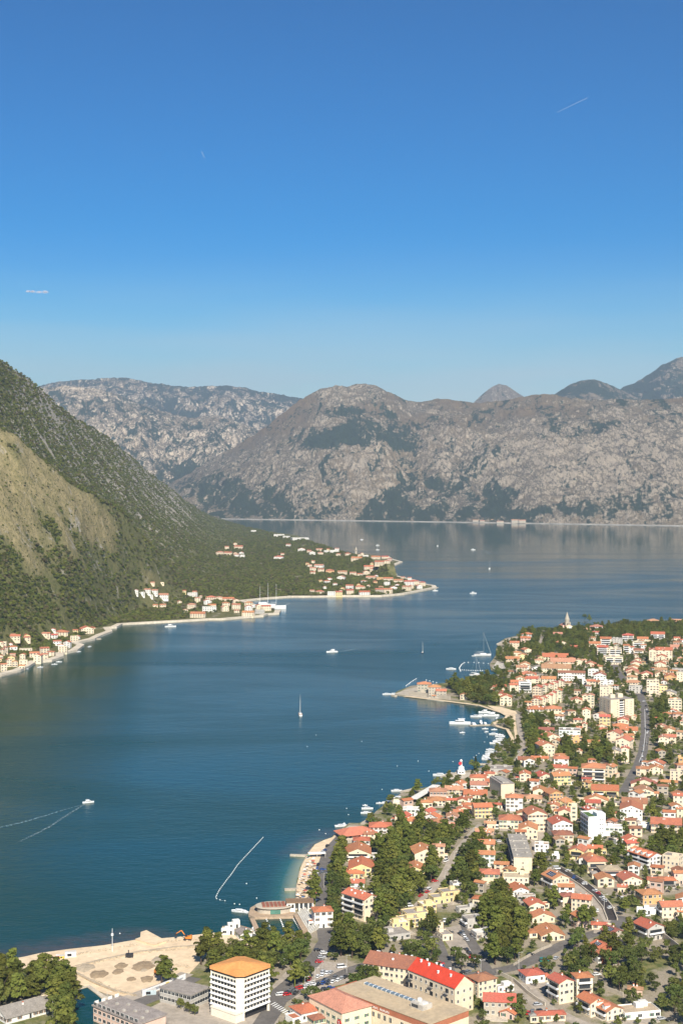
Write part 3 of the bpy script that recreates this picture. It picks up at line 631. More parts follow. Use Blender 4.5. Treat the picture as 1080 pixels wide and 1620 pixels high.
        if 'D' in opt:                           # dormers down the left slope
            for i in range(max(2, int(d / 4.5))):
                y = -d / 2 + (i + .5) * d / max(2, int(d / 4.5)); W2, R2 = gable_shell(2.0, w * .34, 1.7, .6, .2, .12); turn(W2); turn(R2)
                W2.xf(lambda p: (p[0], p[1], max(p[2], -.6))); dm = place('dormer', W2.mesh('dormer', [WALL['w']]), roof, (-w * .3, y, he + rise * .25))
                place('dormer_roof', R2.mesh('dormer_roof', [ROOF[rc]]), dm)
    elif near > .3:
        for i in range(1 + int(w * d > 200) + int(w * d > 500)):
            b = MB(); q = rnd.uniform(1.2, 2.2); b.box(-q, q, -q * .8, q * .8, 0, rnd.uniform(1.2, 2.4)); b.box(-q - .2, q + .2, -q * .8 - .2, q * .8 + .2, 2.4, 2.55) if q > 9 else None
            place('roof_hut', b.mesh('roof_hut', [WALL[wc]]), roof, (rnd.uniform(-.3, .3) * w, rnd.uniform(-.3, .3) * d, he + .11))
    return root
def fit(x0, y0, x1, y1, rt, k, a, smax=9):
    """ground plan and eaves height of a house from the frame it fills in the photograph"""
    near_y = CAMH * F / (y1 - HOR) * (1 - LAND / CAMH); D = near_y
    for it in range(4):
        Dm = D * cP + CAMH * sP; wm = (x1 - x0) * Dm / F
        w_ = wm / (math.cos(a) + k * abs(math.sin(a))); d_ = k * w_; ext = w_ * abs(math.sin(a)) + d_ * math.cos(a)
        back = near_y + ext * (1 if rt in 'gf' else .55)
        zt = CAMH - back * (y0 - HOR) / F - LAND
        rise = {'g': .39 * w_ / 2, 'l': .39 * d_ / 2, 'h': .36 * min(w_, d_) / 2}.get(rt, .3); rise = min(rise, 4.2)
        he = zt - rise; D = near_y + ext * .5
        if he < 2.8 and k > .45: k *= .75
    return D, w_, d_, min(max(he, 2.8), 3.3 * smax)
def smart_look(rt, rc, wc, n, w, near):
    size = 'small ' if w < 9 else 'broad ' if w > 19 else ''
    st = {1: 'low', 2: 'two-storey', 3: 'three-storey', 4: 'four-storey'}.get(n, 'tall')
    form = {'g': 'gabled', 'l': 'ridged', 'h': 'hipped', 'f': 'flat'}[rt]; rn = RNAME[rc].replace(' tiled', '')
    return f'{size}{WNAME[wc]} {st} house, {form} {rn} roof' if rt != 'f' else f'{size}{WNAME[wc]} {st} block, flat {rn} roof'
HOUSES = """
T 760 970 6.75
430 205 560 285 h r w -15|425 250 530 345 l r k|310 300 410 385 l o c|425 365 545 450 g o c 25|345 405 430 480 h o c|400 425 490 500 g o y|265 465 410 540 l o c|420 515 525 600 g o c|380 560 495 645 l p c
575 485 665 560 h p c|545 555 645 625 g n w|800 290 915 390 g o c 20|930 345 1030 400 l r b|775 205 870 275 l p c|660 430 930 510 l r c|745 480 1005 562 l p c|665 510 820 580 g p c|650 545 960 645 l p c|1010 485 1080 560 g p c|400 620 590 690 h o c
T 920 970 6.75
20 160 95 220 h p c|85 120 220 195 h p w|115 195 185 240 l r w|195 255 310 358 l r c B|75 305 195 370 l r c|160 345 275 470 l r c B|230 365 420 468 f n c B|250 455 435 552 f n c B|430 215 550 312 h r c B|310 265 430 348 f n g|590 255 705 318 l r c|540 300 660 388 f n c B
440 335 505 438 l r c B|500 355 555 435 l r w|550 380 655 452 l b c B|735 200 880 292 l r w B|680 60 830 112 h p c|935 65 1080 108 l p c|980 255 1045 302 l r c|1035 280 1080 332 l r w|715 375 790 545 g r c|785 365 960 500 l r c V|795 435 900 520 g r c|945 340 1080 398 l p k|1010 470 1080 512 h p c|985 525 1080 572 h o c
560 478 628 540 g o c|520 505 630 585 g o c|490 545 620 612 g o c|470 580 600 665 g o c|775 510 890 592 g r c|840 495 920 560 g p c|780 585 905 655 l p c|625 625 740 690 g o c|960 590 1080 662 f n g|0 495 50 562 l p c|30 510 150 585 g o c|110 550 215 622 h o c|65 600 175 695 f w w
T 760 1060 6.75
480 15 575 90 g o c|370 60 470 132 g o c|480 70 615 160 l r c|595 75 640 160 g r c|320 110 450 175 l r c|310 145 400 242 l r c|405 120 540 245 f n w B|90 165 180 232 g r c|165 160 270 215 l r c|120 195 235 272 g r c|160 235 255 368 g r c|205 252 330 385 g r c
650 70 800 165 l o c|550 155 665 305 g r c -12|645 145 720 262 g r c -12|700 135 780 226 g r c -12|750 115 830 216 g r c -12|815 100 890 192 g r c -12|540 285 665 395 g r c -12|620 272 715 385 g r c -12|690 250 770 378 g r c -12|735 225 810 368 g r c -12|785 195 875 352 g r c -12|497 380 690 470 h r w V|690 380 860 482 h o c
825 10 1110 142 l b w k.3|965 285 1080 365 g o c|990 515 1080 602 h o c|665 535 740 622 g p c
T 920 1060 6.75
0 105 60 192 f r w|50 105 145 208 l r c|125 15 255 142 g b w|480 0 610 78 g p c|625 10 750 102 g o c|480 55 590 152 h p c|450 110 595 182 l p c|195 110 335 205 f n w|190 170 325 358 f n c|500 165 640 252 f n g|690 100 820 282 f n c|735 160 905 272 f n y 20|780 5 890 82 g p c|880 35 1005 136 g o a|1010 30 1080 132 f n c
865 205 1005 300 g n c|920 310 1060 446 f n c|910 415 1015 476 g r w|860 450 965 522 h o k|970 450 1075 532 h o k|760 510 850 562 l r w|790 575 900 642 g p c|870 600 990 692 g o c|1045 540 1080 622 g o c|190 340 270 472 l o c B|185 480 300 632 l r y|160 570 270 632 g r c|160 615 270 682 h o c
380 500 495 612 g o c|450 460 580 532 g p c|330 570 490 640 h r c|400 610 590 685 l r c|5 400 90 562 g o c|0 560 55 665 g o c|0 255 62 332 g p c|55 250 130 408 g p c
T 760 1150 6.75
620 10 780 100 l b c|640 50 840 192 g o c 22|570 120 660 200 g o w|580 140 790 328 g o c 18|835 15 1060 145 f n w|1010 0 1080 62 l o c|920 95 1085 242 f n a 15|1010 235 1080 332 g o c|400 325 560 392 l b c|540 320 720 378 l r c|760 410 920 492 l r c
780 310 935 418 h o w|415 465 530 592 g r c|565 470 765 602 g r c 22|735 490 960 642 l o y 20|100 420 350 502 f n g|40 480 145 552 h o c|0 510 65 592 h r c|50 565 215 652 l r c
T 920 1150 6.75
0 540 100 642 h r c|265 20 440 228 g o c -15|360 90 550 252 g o c -15|275 215 420 338 g n c|420 205 500 388 g r c|60 145 185 218 l o c|0 385 245 612 h o c B|235 390 375 552 g o c -25|865 85 1000 182 l o c|820 85 920 232 g p c|690 340 890 438 g o w -15|580 420 720 532 h o c|720 395 860 512 g o c|940 460 1080 582 f n c|1030 330 1080 462 f n a
T 620 1220 6.75
625 95 800 197 g o w -25|400 180 580 322 h p k|565 165 755 268 l p c|380 275 570 388 h o c|300 310 430 402 h o c|580 300 695 362 l r c|700 275 800 372 g r c|770 275 855 332 l b c|835 35 1000 132 h r c|990 10 1075 72 h o c|835 115 1020 212 l p w|765 205 1010 302 l r c|850 350 1070 518 l r y 12
690 370 840 462 g r c|750 340 870 432 h r c|655 420 780 502 l o c|580 440 700 542 g p k|290 390 480 502 g r c -25|330 440 535 552 g r w -28|30 435 205 577 g r c -28|100 500 285 587 l r c|115 390 290 492 f w w|525 560 715 667 l p k|720 525 780 592 l r c|410 510 590 602 h b c|10 320 130 392 f w c|890 645 1080 690 l p k|985 545 1080 602 l p c
T 770 1230 6.75
200 180 380 377 h o w|385 185 580 277 h p c|490 90 630 207 g o c|600 110 810 262 g o a 22|705 210 905 332 g o y -25|650 260 770 392 g o c|760 315 890 422 g o c|375 305 640 600 g o c 15 R|130 400 370 562 h o c|340 475 535 677 g o c|640 405 910 662 g r w 15|890 305 960 502 f n c|60 275 165 342 h r c|0 480 90 562 l p c|0 590 40 672 l p k
T 920 1230 6.75
105 85 385 237 l r y B|20 185 275 292 g o c|40 245 195 322 l r c|0 300 170 442 g r c 25 V|525 5 800 117 g b c|550 80 765 227 g p c 10|720 160 815 217 l o c|430 225 690 342 l b c|410 250 640 472 g o w|810 30 1015 97 h o c|975 180 1080 342 l r c|1010 330 1080 442 l o c|740 440 1055 612 l o c|600 490 715 562 f n w|250 510 430 642 f w w|470 465 610 542 f n s
T 500 1290 6.75
570 75 800 217 h r w|510 185 630 292 l b c|400 235 570 332 h r w|310 290 580 505 g o c 0 B|350 450 620 672 g r y|300 575 510 690 h r y
T 640 1310 6.75
50 160 345 442 g o c 12|300 175 425 352 h p c|0 360 210 542 g o y|760 40 915 112 l p c|755 135 955 268 l o c|790 255 960 432 l o w|790 445 1005 612 h o c
T 780 1310 6.75
620 30 850 202 h b c 10|805 175 1010 362 g o y -15 B|515 445 805 692 g o c 32 LS|110 490 375 642 f t c|440 160 590 272 f t w|625 300 705 347 f w w
T 920 1310 6.75
60 195 215 307 l r y|10 310 265 502 h o c 15 B|160 405 420 577 h t k 15 B|365 460 635 642 g o c 20 L|405 70 630 192 g r c 28|435 140 600 262 l r c 28|490 195 865 462 g r w 42 DLk1.7|860 270 1080 482 f n c -20|700 535 825 622 h r c|810 530 1000 672 h r g 15 B|965 470 1080 622 l o k 15
T 530 1390 6.75
75 95 455 482 g r c 42 LVk1.8|160 25 310 112 l o w|875 245 1080 422 f w y 25|695 320 1000 502 f n y 25|640 395 900 562 f n y 25|545 435 795 602 f w y 25|455 520 800 695 f n g 25 k1.5
T 660 1390 6.75
340 30 515 137 f n w 20|210 105 450 277 f n y 25|110 165 345 302 f n y 25|405 290 645 402 f n g 25 L|470 390 710 562 f n g 25 L|570 545 795 685 f w g 25 L|145 465 275 572 f n c 22|200 560 375 690 f n c 22 k1.6
T 790 1390 6.75
75 45 310 217 g r w 18|255 205 480 372 g r c 18|165 180 380 262 f t g 20|310 330 585 502 g o c 15|370 480 690 695 g o c 15 R|625 165 800 332 h b c 25 L|765 185 990 387 l r c -10|760 355 930 562 g r k 30 L
T 920 1390 6.75
570 120 850 312 h o a 25|800 255 1080 452 l o c 20 L|1020 355 1080 472 l o c|550 415 870 695 g r g 38 LB|105 480 260 572 h r c|200 500 455 692 g b s 38 S|585 330 790 402 f w w|380 80 480 172 l o c
T 440 1480 5.4
100 600 390 775 h r w 30|250 680 560 800 h b c 30
T 600 1480 5.4
745 340 1000 562 h b c 35 R|-130 170 365 462 l b c -22 V
T 760 1480 6
30 570 325 800 l r s|360 335 605 492 h r w 25|135 470 315 577 f n w 30|180 700 345 830 g r k -20|515 740 800 860 h r c 15|635 360 880 682 g r c 35 L|860 370 1060 642 h r c 20 B
T 900 1480 6
75 540 340 810 g r c 38 L|220 610 505 850 g o c 38 LD|440 650 860 850 f t w 25|560 505 690 592 h p k|200 50 400 205 g r b 32 S|235 140 440 292 g o b 28
T 0 1460 4.5
-60 575 345 740 l n w 28
T 340 1380 4.91
750 275 915 452 h r w 10|95 405 195 457 f w w 15|50 450 150 502 f w w|160 435 290 547 g n w 20
T 610 1060 4.91
245 90 350 197 h o s|330 115 425 217 h o s|390 150 470 222 l o s
"""
def parse(txt):
    for ln in txt.strip().split('\n'):
        if ln.startswith('T'):
            X0, Y0, sc = map(float, ln.split()[1:]); continue
        for e in ln.split('|'):
            t = e.split(); q = [float(v) for v in t[:4]]
            rt, rc, wc = t[4:7]; a = 0; opt = ''; k = {'g': 1.15, 'l': .72, 'h': .9, 'f': .8}[rt]
            for v in t[7:]:
                if v.lstrip('-').isdigit(): a = R(float(v))
                else:
                    opt = v
            if 'k' in opt:
                i = opt.index('k'); k = float(opt[i + 1:]); opt = opt[:i]
            yield X0 + q[0] / sc, Y0 + q[1] / sc, X0 + q[2] / sc, Y0 + q[3] / sc, rt, rc, wc, a, opt, k
LANDMARK_LABEL = {}
for x0, y0, x1, y1, rt, rc, wc, a, opt, k in parse(HOUSES):
    D, w_, d_, he = fit(x0, y0, x1, y1, rt, k, a)
    fx = (x0 + x1) / 2; cx = (fx - CX) / F * (D * cP + (CAMH - LAND) * sP); az = math.atan2(cx, D)
    n = max(1, round(he / 3.05)); near = min(1, 740 / D)
    nm = 'apartment_block' if n >= 4 or (rt == 'f' and n >= 3) else 'low_building' if rt == 'f' else 'house'
    if wc == 'c' and random.random() < .18: wc2 = 'w'
    o = build_house(cx, D, LAND, a - az, w_, d_, he, rt, rc, wc, opt, near, nm)
    px, py = fx, (y0 + y1) / 2
    look = smart_look(rt, rc, wc, n, w_, near)
    if 'L' in opt or 'B' in opt: look = look.replace(' house', ' balconied house', 1).replace(' block', ' balconied block', 1)
    if 'S' in opt: look += ' with solar'
    if 'D' in opt: look += ' with dormers'
    reg(o, look, 'block' if rt == 'f' else 'house', px, py, {'house': 'house', 'apartment_block': 'apartment block', 'low_building': 'building'}[nm],
        {'house': 'houses of the bayside town', 'apartment_block': 'apartment blocks of the town', 'low_building': 'flat-roofed buildings of the town'}[nm])
    NH['n'] += 1

# ------------------------------------------------------------ the villages across the bay
FARH = """
T 0 970 6
0 455 65 555 l o c|55 430 110 510 g o c|115 455 165 510 g o c|70 405 150 470 g p y|0 340 50 400 h o c|30 320 75 380 h o c|75 310 160 370 h r w|180 340 300 380 f n c|65 205 190 265 l o c|210 220 285 270 h o c|0 275 65 325 f n c|370 325 465 385 l o c|275 370 370 420 l o c|315 390 400 470 g o c|390 385 460 440 l o c|440 360 520 410 h o c|185 385 245 440 g o c|180 450 260 500 f n c|405 185 480 245 l o c|465 200 545 255 l r w|500 160 650 235 h o c|500 260 580 310 l o w|550 295 600 350 g r w|600 265 675 335 g r w|555 320 640 380 f n c|665 220 740 270 f n c|745 125 880 200 g o c|180 495 235 530 l o c
T 190 900 7.714
165 245 220 320 g p w|280 240 370 310 l p w|365 250 460 320 l p w|440 275 585 375 l p w|230 285 300 335 f n w|345 320 400 355 f n w|345 160 420 195 l p c|465 165 535 190 f n c|400 435 465 480 l o c|480 430 560 480 l o c|820 280 945 350 f n w|910 345 980 410 h p c|850 525 1045 600 l o c|815 420 930 490 h p c
T 280 920 6
270 135 370 185 h o c|245 170 325 220 g p w|370 140 430 180 h p c|430 150 540 185 l r c|520 165 590 210 g p c|235 240 370 290 f n w|285 215 370 245 l o c|420 190 500 250 h o c|410 230 490 285 g p c|520 210 605 265 l o c|640 190 720 230 h o c|640 225 715 280 g r w|615 280 740 335 l o c|740 210 805 275 g o c|800 215 890 280 l o c|730 270 830 310 f n g|130 290 260 340 l o y
T 470 840 4.696
5 125 60 155 g o w|85 140 135 180 g o w|140 130 190 150 l p c|145 155 195 180 h p c|195 145 235 165 f n w|240 135 310 165 f n w|350 155 400 190 h r c|400 185 490 225 l o c|490 180 530 200 f n w|550 185 620 210 l r c|620 185 680 205 l r c|670 200 705 225 h r k|575 220 650 255 l r c|640 215 690 245 h p c|490 255 570 290 l r c|485 290 540 330 g o c|540 275 580 300 l o c|70 230 110 275 h o c|90 265 140 300 l p c|125 240 200 280 l p w|150 280 200 310 l p c|210 265 275 320 h o a|300 295 370 330 l p c|295 330 360 370 g p w|385 305 440 335 l p c|445 315 490 340 l o c|195 365 245 395 h o w|360 400 420 430 l o w|430 395 505 445 h o c|470 365 520 390 h p w|360 435 420 470 l r c|460 445 540 480 l r w|225 430 285 485 f n w|285 430 335 485 l r y|135 440 200 470 h o c|580 415 645 465 l o s|640 420 710 465 l o c|685 410 745 445 g p w|590 335 640 375 f t a|560 370 595 400 h o a|640 345 715 380 l r c|715 355 790 395 l o c|795 360 870 405 l r w|850 365 910 400 h r c|905 375 955 410 h r c|880 400 930 430 g o w|780 405 850 445 l p c|510 335 590 365 l p c|645 375 690 410 f n w
T 180 820 2.077
335 100 362 121 h p c|362 102 390 122 l o c|395 88 425 101 l o c|395 116 412 128 l o w|413 118 430 130 f n w|525 118 558 136 h r w|565 82 582 94 l o w|525 45 560 60 f n w|555 52 580 66 f n w|580 55 640 72 f n w|450 35 468 46 f n w
"""
def small_house(x0, y0, x1, y1, rt, rc, wc, kk, name='house', p=None):
    fx = (x0 + x1) / 2; p = p or march_left(fx, y1); D = p.y; Dm = D * cP + (CAMH - p.z) * sP; wm = (x1 - x0) * Dm / F; k = {'g': 1.0, 'l': .6, 'h': .8, 'f': .6}[rt]
    a = R(random.Random(int(x0 * 9 + y0)).uniform(-16, 16)); w_ = wm / (math.cos(a) + k * abs(math.sin(a))); d_ = k * w_
    zt = CAMH - (D + d_ * .6) * (y0 - HOR) / F - p.z; rise = min(4, .36 * (w_ if rt == 'g' else d_) / 2) if rt != 'f' else .3
    he = min(max(zt - rise, 3.0), 10)
    if rt == 'g': W, Rf = gable_shell(w_, d_, he, rise)
    elif rt == 'l': W, Rf = gable_shell(d_, w_, he, rise); turn(W); turn(Rf)
    elif rt == 'h': W, Rf = hip_shell(w_, d_, he, rise)
    else: W, Rf = flat_shell(w_, d_, he)
    root = empty(name, (p.x, D + d_ / 2, p.z + .3), a - math.atan2(p.x, D))
    n = max(1, round(he / 3.2)); m = max(2, int(w_ / 4.2))
    place('walls', W.mesh('walls', [WALL[wc]]), root); place('roof', Rf.mesh('roof', [ROOF[rc]]), root)
    if kk:
        for f in range(n):
            for i in range(m):
                place('window', win_mesh('wide', 2), root, ((i + .5) / m * w_ - w_ / 2, -d_ / 2, f * he / n + 1.0), 0)
    return root, n, w_
FARL = sorted(parse(FARH), key=lambda e: (e[0] - e[2]) * (1 if e[1] < 950 else 2))
for x0, y0, x1, y1, rt, rc, wc, a, opt, k in FARL[:66]:
    o, n, w_ = small_house(x0, y0, x1, y1, rt, rc, wc, True)
    px, py = (x0 + x1) / 2, (y0 + y1) / 2
    form = {'g': 'gabled', 'l': 'long-ridged', 'h': 'hipped', 'f': 'flat'}[rt]
    reg(o, f'distant {WNAME[wc]} house, {form} {RNAME[rc]} roof', 'house', px, py, 'house', 'houses of the villages across the bay', True)

rx = random.Random(12); extra = []; MASS = []
for e in FARL:                                    # and their neighbours, too small to tell apart
    for _ in range(2 if e[1] > 862 and not (205 < e[0] < 275) else 0):
        x, y = e[0] + rx.uniform(-16, 16), e[1] + rx.uniform(-6, 4); w0 = rx.uniform(5, 9) * (1.3 if y > 950 else 1)
        if any(abs(x + w0 / 2 - (q[0] + q[2]) / 2) < (w0 + q[2] - q[0]) * .5 and abs(y + 6 - q[3]) < 3.2 for q in FARL + extra): continue
        g_ = gp(x + w0 / 2, y + 7, 2)
        if not bool(inside(np.array(g_.x), np.array(g_.y), left_poly)) or float(segdist(np.array(g_.x), np.array(g_.y), left_poly[:52])) < 14: continue
        extra.append((x, y + 1.5, x + w0, y + 7, rx.choice('ggglhl'), rx.choice('oorp'), rx.choice('ccwy')))
for e in FARL[66:] + extra:                       # the smallest far houses read as one mass
    MASS.append(small_house(*e[:7], True)[0])
FARSPOT = [(o.location.x, o.location.y) for o in MASS]
def melt(roots, name, label):
  bm = bmesh.new(); mats = []
  for o in roots:
    M0 = Matrix.Translation(o.location) @ Matrix.Rotation(o.rotation_euler.z, 4, 'Z')
    for ch in [c for c in COL.objects if c.parent == o]:
        me = ch.data; mx = M0 @ Matrix.Translation(ch.location); idx = []
        for m in me.materials:
            if m not in mats: mats.append(m)
            idx.append(mats.index(m))
        vs = [bm.verts.new(mx @ v.co) for v in me.vertices]
        for p in me.polygons: f = bm.faces.new([vs[i] for i in p.vertices]); f.material_index = idx[p.material_index]
        bpy.data.objects.remove(ch)
    bpy.data.objects.remove(o)
  me = bpy.data.meshes.new(name); bm.to_mesh(me); bm.free()
  for m in mats: me.materials.append(m)
  tag(place(name, me), label, 'houses', None, 'stuff')
melt(MASS, 'distant_houses', 'scatter of tiny pale houses among the trees of the far shore')
# ------------------------------------------------------------ landmark buildings
TOWERW = surf('tower_concrete', (.75, .67, .53), .8, .06, .3); ORANGE = surf('orange_roofing', (.72, .32, .10), .8, .12, .12, 0)
# the office tower: chamfered square, awning bands on each face, shallow orange pyramid
def office_tower():
    c = gp(380, 1598, LAND); root = empty('office_tower', c, R(45) - math.atan2(c.x, c.y))
    tag(root, 'square office tower with rows of white awnings and a shallow orange roof', 'office building')
    D = c.y; h = CAMH - (D - 14) * (1552 - HOR) / F - LAND; a = 11.6; ch = 3.0; pod = 4.2; nf = 6; fh = (h - pod - .6) / nf
    oct_ = lambda r, q: [(-r + q, -r), (r - q, -r), (r, -r + q), (r, r - q), (r - q, r), (-r + q, r), (-r, r - q), (-r, -r + q)]
    b = MB(); b.prism(oct_(a - .5, ch), pod, h); b.box(-a + 2.2, a - 2.2, -a + 2.2, a - 2.2, -1, pod, 1); place('walls', b.mesh('walls', [TOWERW, DARK]), root)
    for sx, sy in ((-1, -1), (1, -1), (1, 1), (-1, 1)):
        p, q = (sx * (a - ch), sy * a), (sx * a, sy * (a - ch)); m = Vector((sx, sy)).normalized() * .8
        pts = [p, q, (q[0] - m.x * 1.6, q[1] - m.y * 1.6), (p[0] - m.x * 1.6, p[1] - m.y * 1.6)]
        if sx * sy < 0: pts = pts[::-1]
        b = MB(); b.prism(pts, -1, h + .1); place('corner_pier', b.mesh('corner_pier', [TOWERW]), root)
    L = 2 * (a - ch)
    sill = MB(); sill.box(-L / 2, L / 2, -.35, .6, -.25, .75); sillm = sill.mesh('parapet', [TOWERW])
    nwin = 8; bay = L / nwin
    wm = MB(); wm.box(-bay / 2 + .28, bay / 2 - .28, -.02, .3, .8, fh - .45); wm = wm.mesh('window', [GLASS])
    am = MB(); am.add([(-bay / 2 + .05, -.1, .95), (bay / 2 - .05, -.1, .95), (bay / 2 - .05, -.8, .3), (-bay / 2 + .05, -.8, .3), (-bay / 2 + .05, -.1, .85), (bay / 2 - .05, -.1, .85), (bay / 2 - .05, -.8, .2), (-bay / 2 + .05, -.8, .2)],
                     [(0, 3, 2, 1), (4, 5, 6, 7), (3, 7, 6, 2), (0, 4, 7, 3), (1, 2, 6, 5)]); am = am.mesh('awning', [WHITE])
    for k, (fx, fy, rz) in enumerate(((0, -1, 0), (1, 0, math.pi / 2), (-1, 0, -math.pi / 2), (0, 1, math.pi))):
        if k == 3 or k == 1 and False: continue
        if rz == math.pi / 2: continue
        for f in range(nf):
            z = pod + f * fh
            place('parapet', sillm, root, (fx * (a - .3), fy * (a - .3), z), rz)
            for i in range(nwin):
                u = -L / 2 + (i + .5) * bay; t = Vector((math.cos(rz), math.sin(rz)))
                place('window', wm, root, (fx * (a - .5) + t.x * u, fy * (a - .5) + t.y * u, z), rz)
                place('awning', am, root, (fx * (a - .1) + t.x * u, fy * (a - .1) + t.y * u, z + .15), rz)
    b = MB(); b.prism(oct_(a - .25, ch), h, h + 1.0, 0); place('frieze', b.mesh('frieze', [DARK]), root)
    b = MB(); o = oct_(a + .35, ch); n = 8; vs = [(x, y, h + 1.0) for x, y in o] + [(x, y, h + 1.25) for x, y in o] + [(0, 0, h + 3.9)]
    b.add(vs, [(i, (i + 1) % n, n + (i + 1) % n, n + i) for i in range(n)] + [(n + i, n + (i + 1) % n, 2 * n) for i in range(n)] + [tuple(range(n - 1, -1, -1))])
    rf = place('roof', b.mesh('roof', [ORANGE]), root); b = MB(); b.box(-.5, .5, -.5, .5, 0, .5); place('roof_hatch', b.mesh('roof_hatch', [DARK]), rf, (-4.5, -1.5, h + 2.1))
    b = MB(); b.box(-14, -8.6, -11, 6, -1, 4.0); b.box(-14.3, -8.5, -11.3, 6.2, 4.0, 4.5); place('annex', b.mesh('annex', [TOWERW]), root)
    FOOTP.append((c.x, c.y, 0, 17, 17))
office_tower()
# brick-fronted hall with the big tan roof
def ground_poly(px, z): return [gp(x, y, z) for x, y in px]
def hall():
    zr = LAND + 10.5; A = gp(560, 1560, zr); B = gp(741, 1599, zr); bl = gp(592, 1545, zr)
    ex = (Vector((700, 0, 0)) * 0); u = (gp(741, 1598, zr) - gp(592, 1545, zr)); u.z = 0; Lx = u.length; u.normalize(); v = Vector((u.y, -u.x, 0))
    o = bl; Ld = (gp(544, 1561, zr) - bl).dot(v); Ld = max(Ld, 26)
    c = o + u * Lx / 2 + v * Ld / 2; c.z = LAND; root = empty('brick_hall', c, math.atan2(u.y, u.x)); x, y, h = Lx / 2, Ld / 2, 10.5
    tag(root, 'wide brick-fronted hall with a flat tan roof and glazed spine skylight', 'hall')
    b = MB(); b.box(-x, x, -y, y, -1, h - 3); b.box(-x, x, -y, y, h - 3, h, 1); place('walls', b.mesh('walls', [WALL['c'], WALL['b']]), root)
    roofm = surf('hall_roof', (.52, .40, .25), .9, .12, .08, 0, col2=(.42, .33, .22))
    b = MB(); b.box(-x - .3, x + .3, -y - .3, y + .3, h, h + .35); rf = place('roof', b.mesh('roof', [roofm]), root)
    b = MB(); b.box(-x + 5, x - 22, -.9, .9, h + .35, h + 1.1, 0)
    for i in range(12): b.box(-x + 5 + i * (2 * x - 27) / 12, -x + 5.25 + i * (2 * x - 27) / 12, -1, 1, h + .3, h + 1.2, 1)
    place('skylight', b.mesh('skylight', [surf('skylight_glass', (.16, .22, .27), .25), WHITE]), rf, (0, y * .15, 0))
    b = MB(); b.box(-4, 4, -3.2, 3.2, 0, 2.4, 0); b.box(-3.2, 1, -3.3, -2.2, .6, 2.0, 1); b.lathe([(1.2, 2.4), (1.2, 3.4), (.8, 3.8)], 10, 2, (-2, 1, 0)); b.box(1, 3.4, -2.6, 1, 2.4, 3.2, 2); place('roof_plant', b.mesh('roof_plant', [CONC, GLASS, RAIL]), rf, (x - 17, -y * .1, h + .35))
    wm = MB(); wm.box(-.75, .75, -.08, .05, 0, 2.2, 0); wm.box(-.06, .06, -.12, 0, 0, 2.2, 1); wm = wm.mesh('window', [GLASS, FRAME])
    for i in range(16):
        if i in (4, 10): continue
        place('window', wm, root, (-x + 3 + i * (2 * x - 6) / 15, -y, 4.2), 0)
    for i in range(5): place('window', wm, root, (-x, -y + 3 + i * (2 * y - 6) / 4, 4.6), -math.pi / 2)
    b = MB()
    rr = random.Random(3); xx = 0
    for i in range(18):
        if i == 8: xx += 1.0; continue
        wd = rr.uniform(.35, .6); b.box(xx, xx + .14, -.12, 0, 0, .9); b.box(xx, xx + wd, -.12, 0, rr.choice((0, .75, .38)), rr.choice((.9, .5, .9)) if False else .9) if i % 3 == 0 else b.box(xx, xx + wd, -.12, 0, 0, .14); xx += wd + .25
    place('sign_lettering', b.mesh('sign_lettering', [WHITE]), root, (-x * .25, -y, 8.2))
    b = MB(); b.box(-16, -x + 0, -y - 8, -y, -1, 7.2) if False else None
    b = MB(); b.box(-x - 9, -x, -y + 4, y - 4, -1, 6.6); b.box(-x - 9.3, -x, -y + 3.7, y - 3.7, 6.6, 7.0, 1); place('side_wing', b.mesh('side_wing', [WALL['b'], ROOF['r']]), root)
    FOOTP.append((c.x, c.y, root.rotation_euler.z, x + 10, y + 2))
hall()
def oriented(px_corner, px_right, px_top, z, depth, name, label, cat, fn):
    """a block set by its nearest bottom corner, the end of its right face and the height of its roof in the photograph"""
    a, r = gp(*px_corner, LAND), gp(*px_right, LAND); u = r - a; L = u.length; u.normalize(); v = Vector((-u.y, u.x, 0))
    h = CAMH - a.y * (px_top - HOR) / F - LAND; c = a + u * L / 2 + v * depth / 2
    root = empty(name, c, math.atan2(u.y, u.x)); tag(root, label, cat); FOOTP.append((c.x, c.y, root.rotation_euler.z, L / 2 + 1, depth / 2 + 1)); fn(root, L, depth, h); return root
def rows(root, L, d, h, nf, nx, side=None, ny=0, kind='window', shut=2, z0=1.0):
    fh = h / nf
    for f in range(nf):
        for i in range(nx): place('window', win_mesh(kind, shut), root, (-L / 2 + (i + .5) * L / nx, -d / 2, f * fh + z0), 0)
        for i in range(ny): place('window', win_mesh(kind, shut), root, (-L / 2, -d / 2 + (i + .5) * d / ny, f * fh + z0), -math.pi / 2)
def slab(root, L, d, h):
    b = MB(); b.box(-L / 2, L / 2, -d / 2, d / 2, -1, h); place('walls', b.mesh('walls', [WALL['c']]), root)
    b = MB(); b.box(-L / 2 - .3, L / 2 + .3, -d / 2 - .3, d / 2 + .3, h, h + .5); rf = place('roof', b.mesh('roof', [ROOF['n']]), root)
    for i in range(10):
        q = MB(); q.box(-.6, .6, -.6, .6, 0, .9); place('roof_vent', q.mesh('roof_vent', [CONC]), rf, ((-.3, .28)[i % 2] * L, (i / 9 - .5) * d * .9, h + .5))
    for s in (-.17, .17):
        q = MB(); q.box(-L / 2, L / 2, -.15, .15, 0, .3); place('roof_ridge', q.mesh('roof_ridge', [CONC]), rf, (0, s * d, h + .5))
    n = int(d / 4)
    for f in range(4):
        for i in range(n): place('balcony', balcony_mesh(1), root, (-L / 2, -d / 2 + (i + .5) * d / n, f * h / 4 + .3), -math.pi / 2, (1.5, 1, 1))
    for f in (1, 2): place('window', win_mesh('small', 2), root, (0, -d / 2, f * h / 4 + 1), 0)
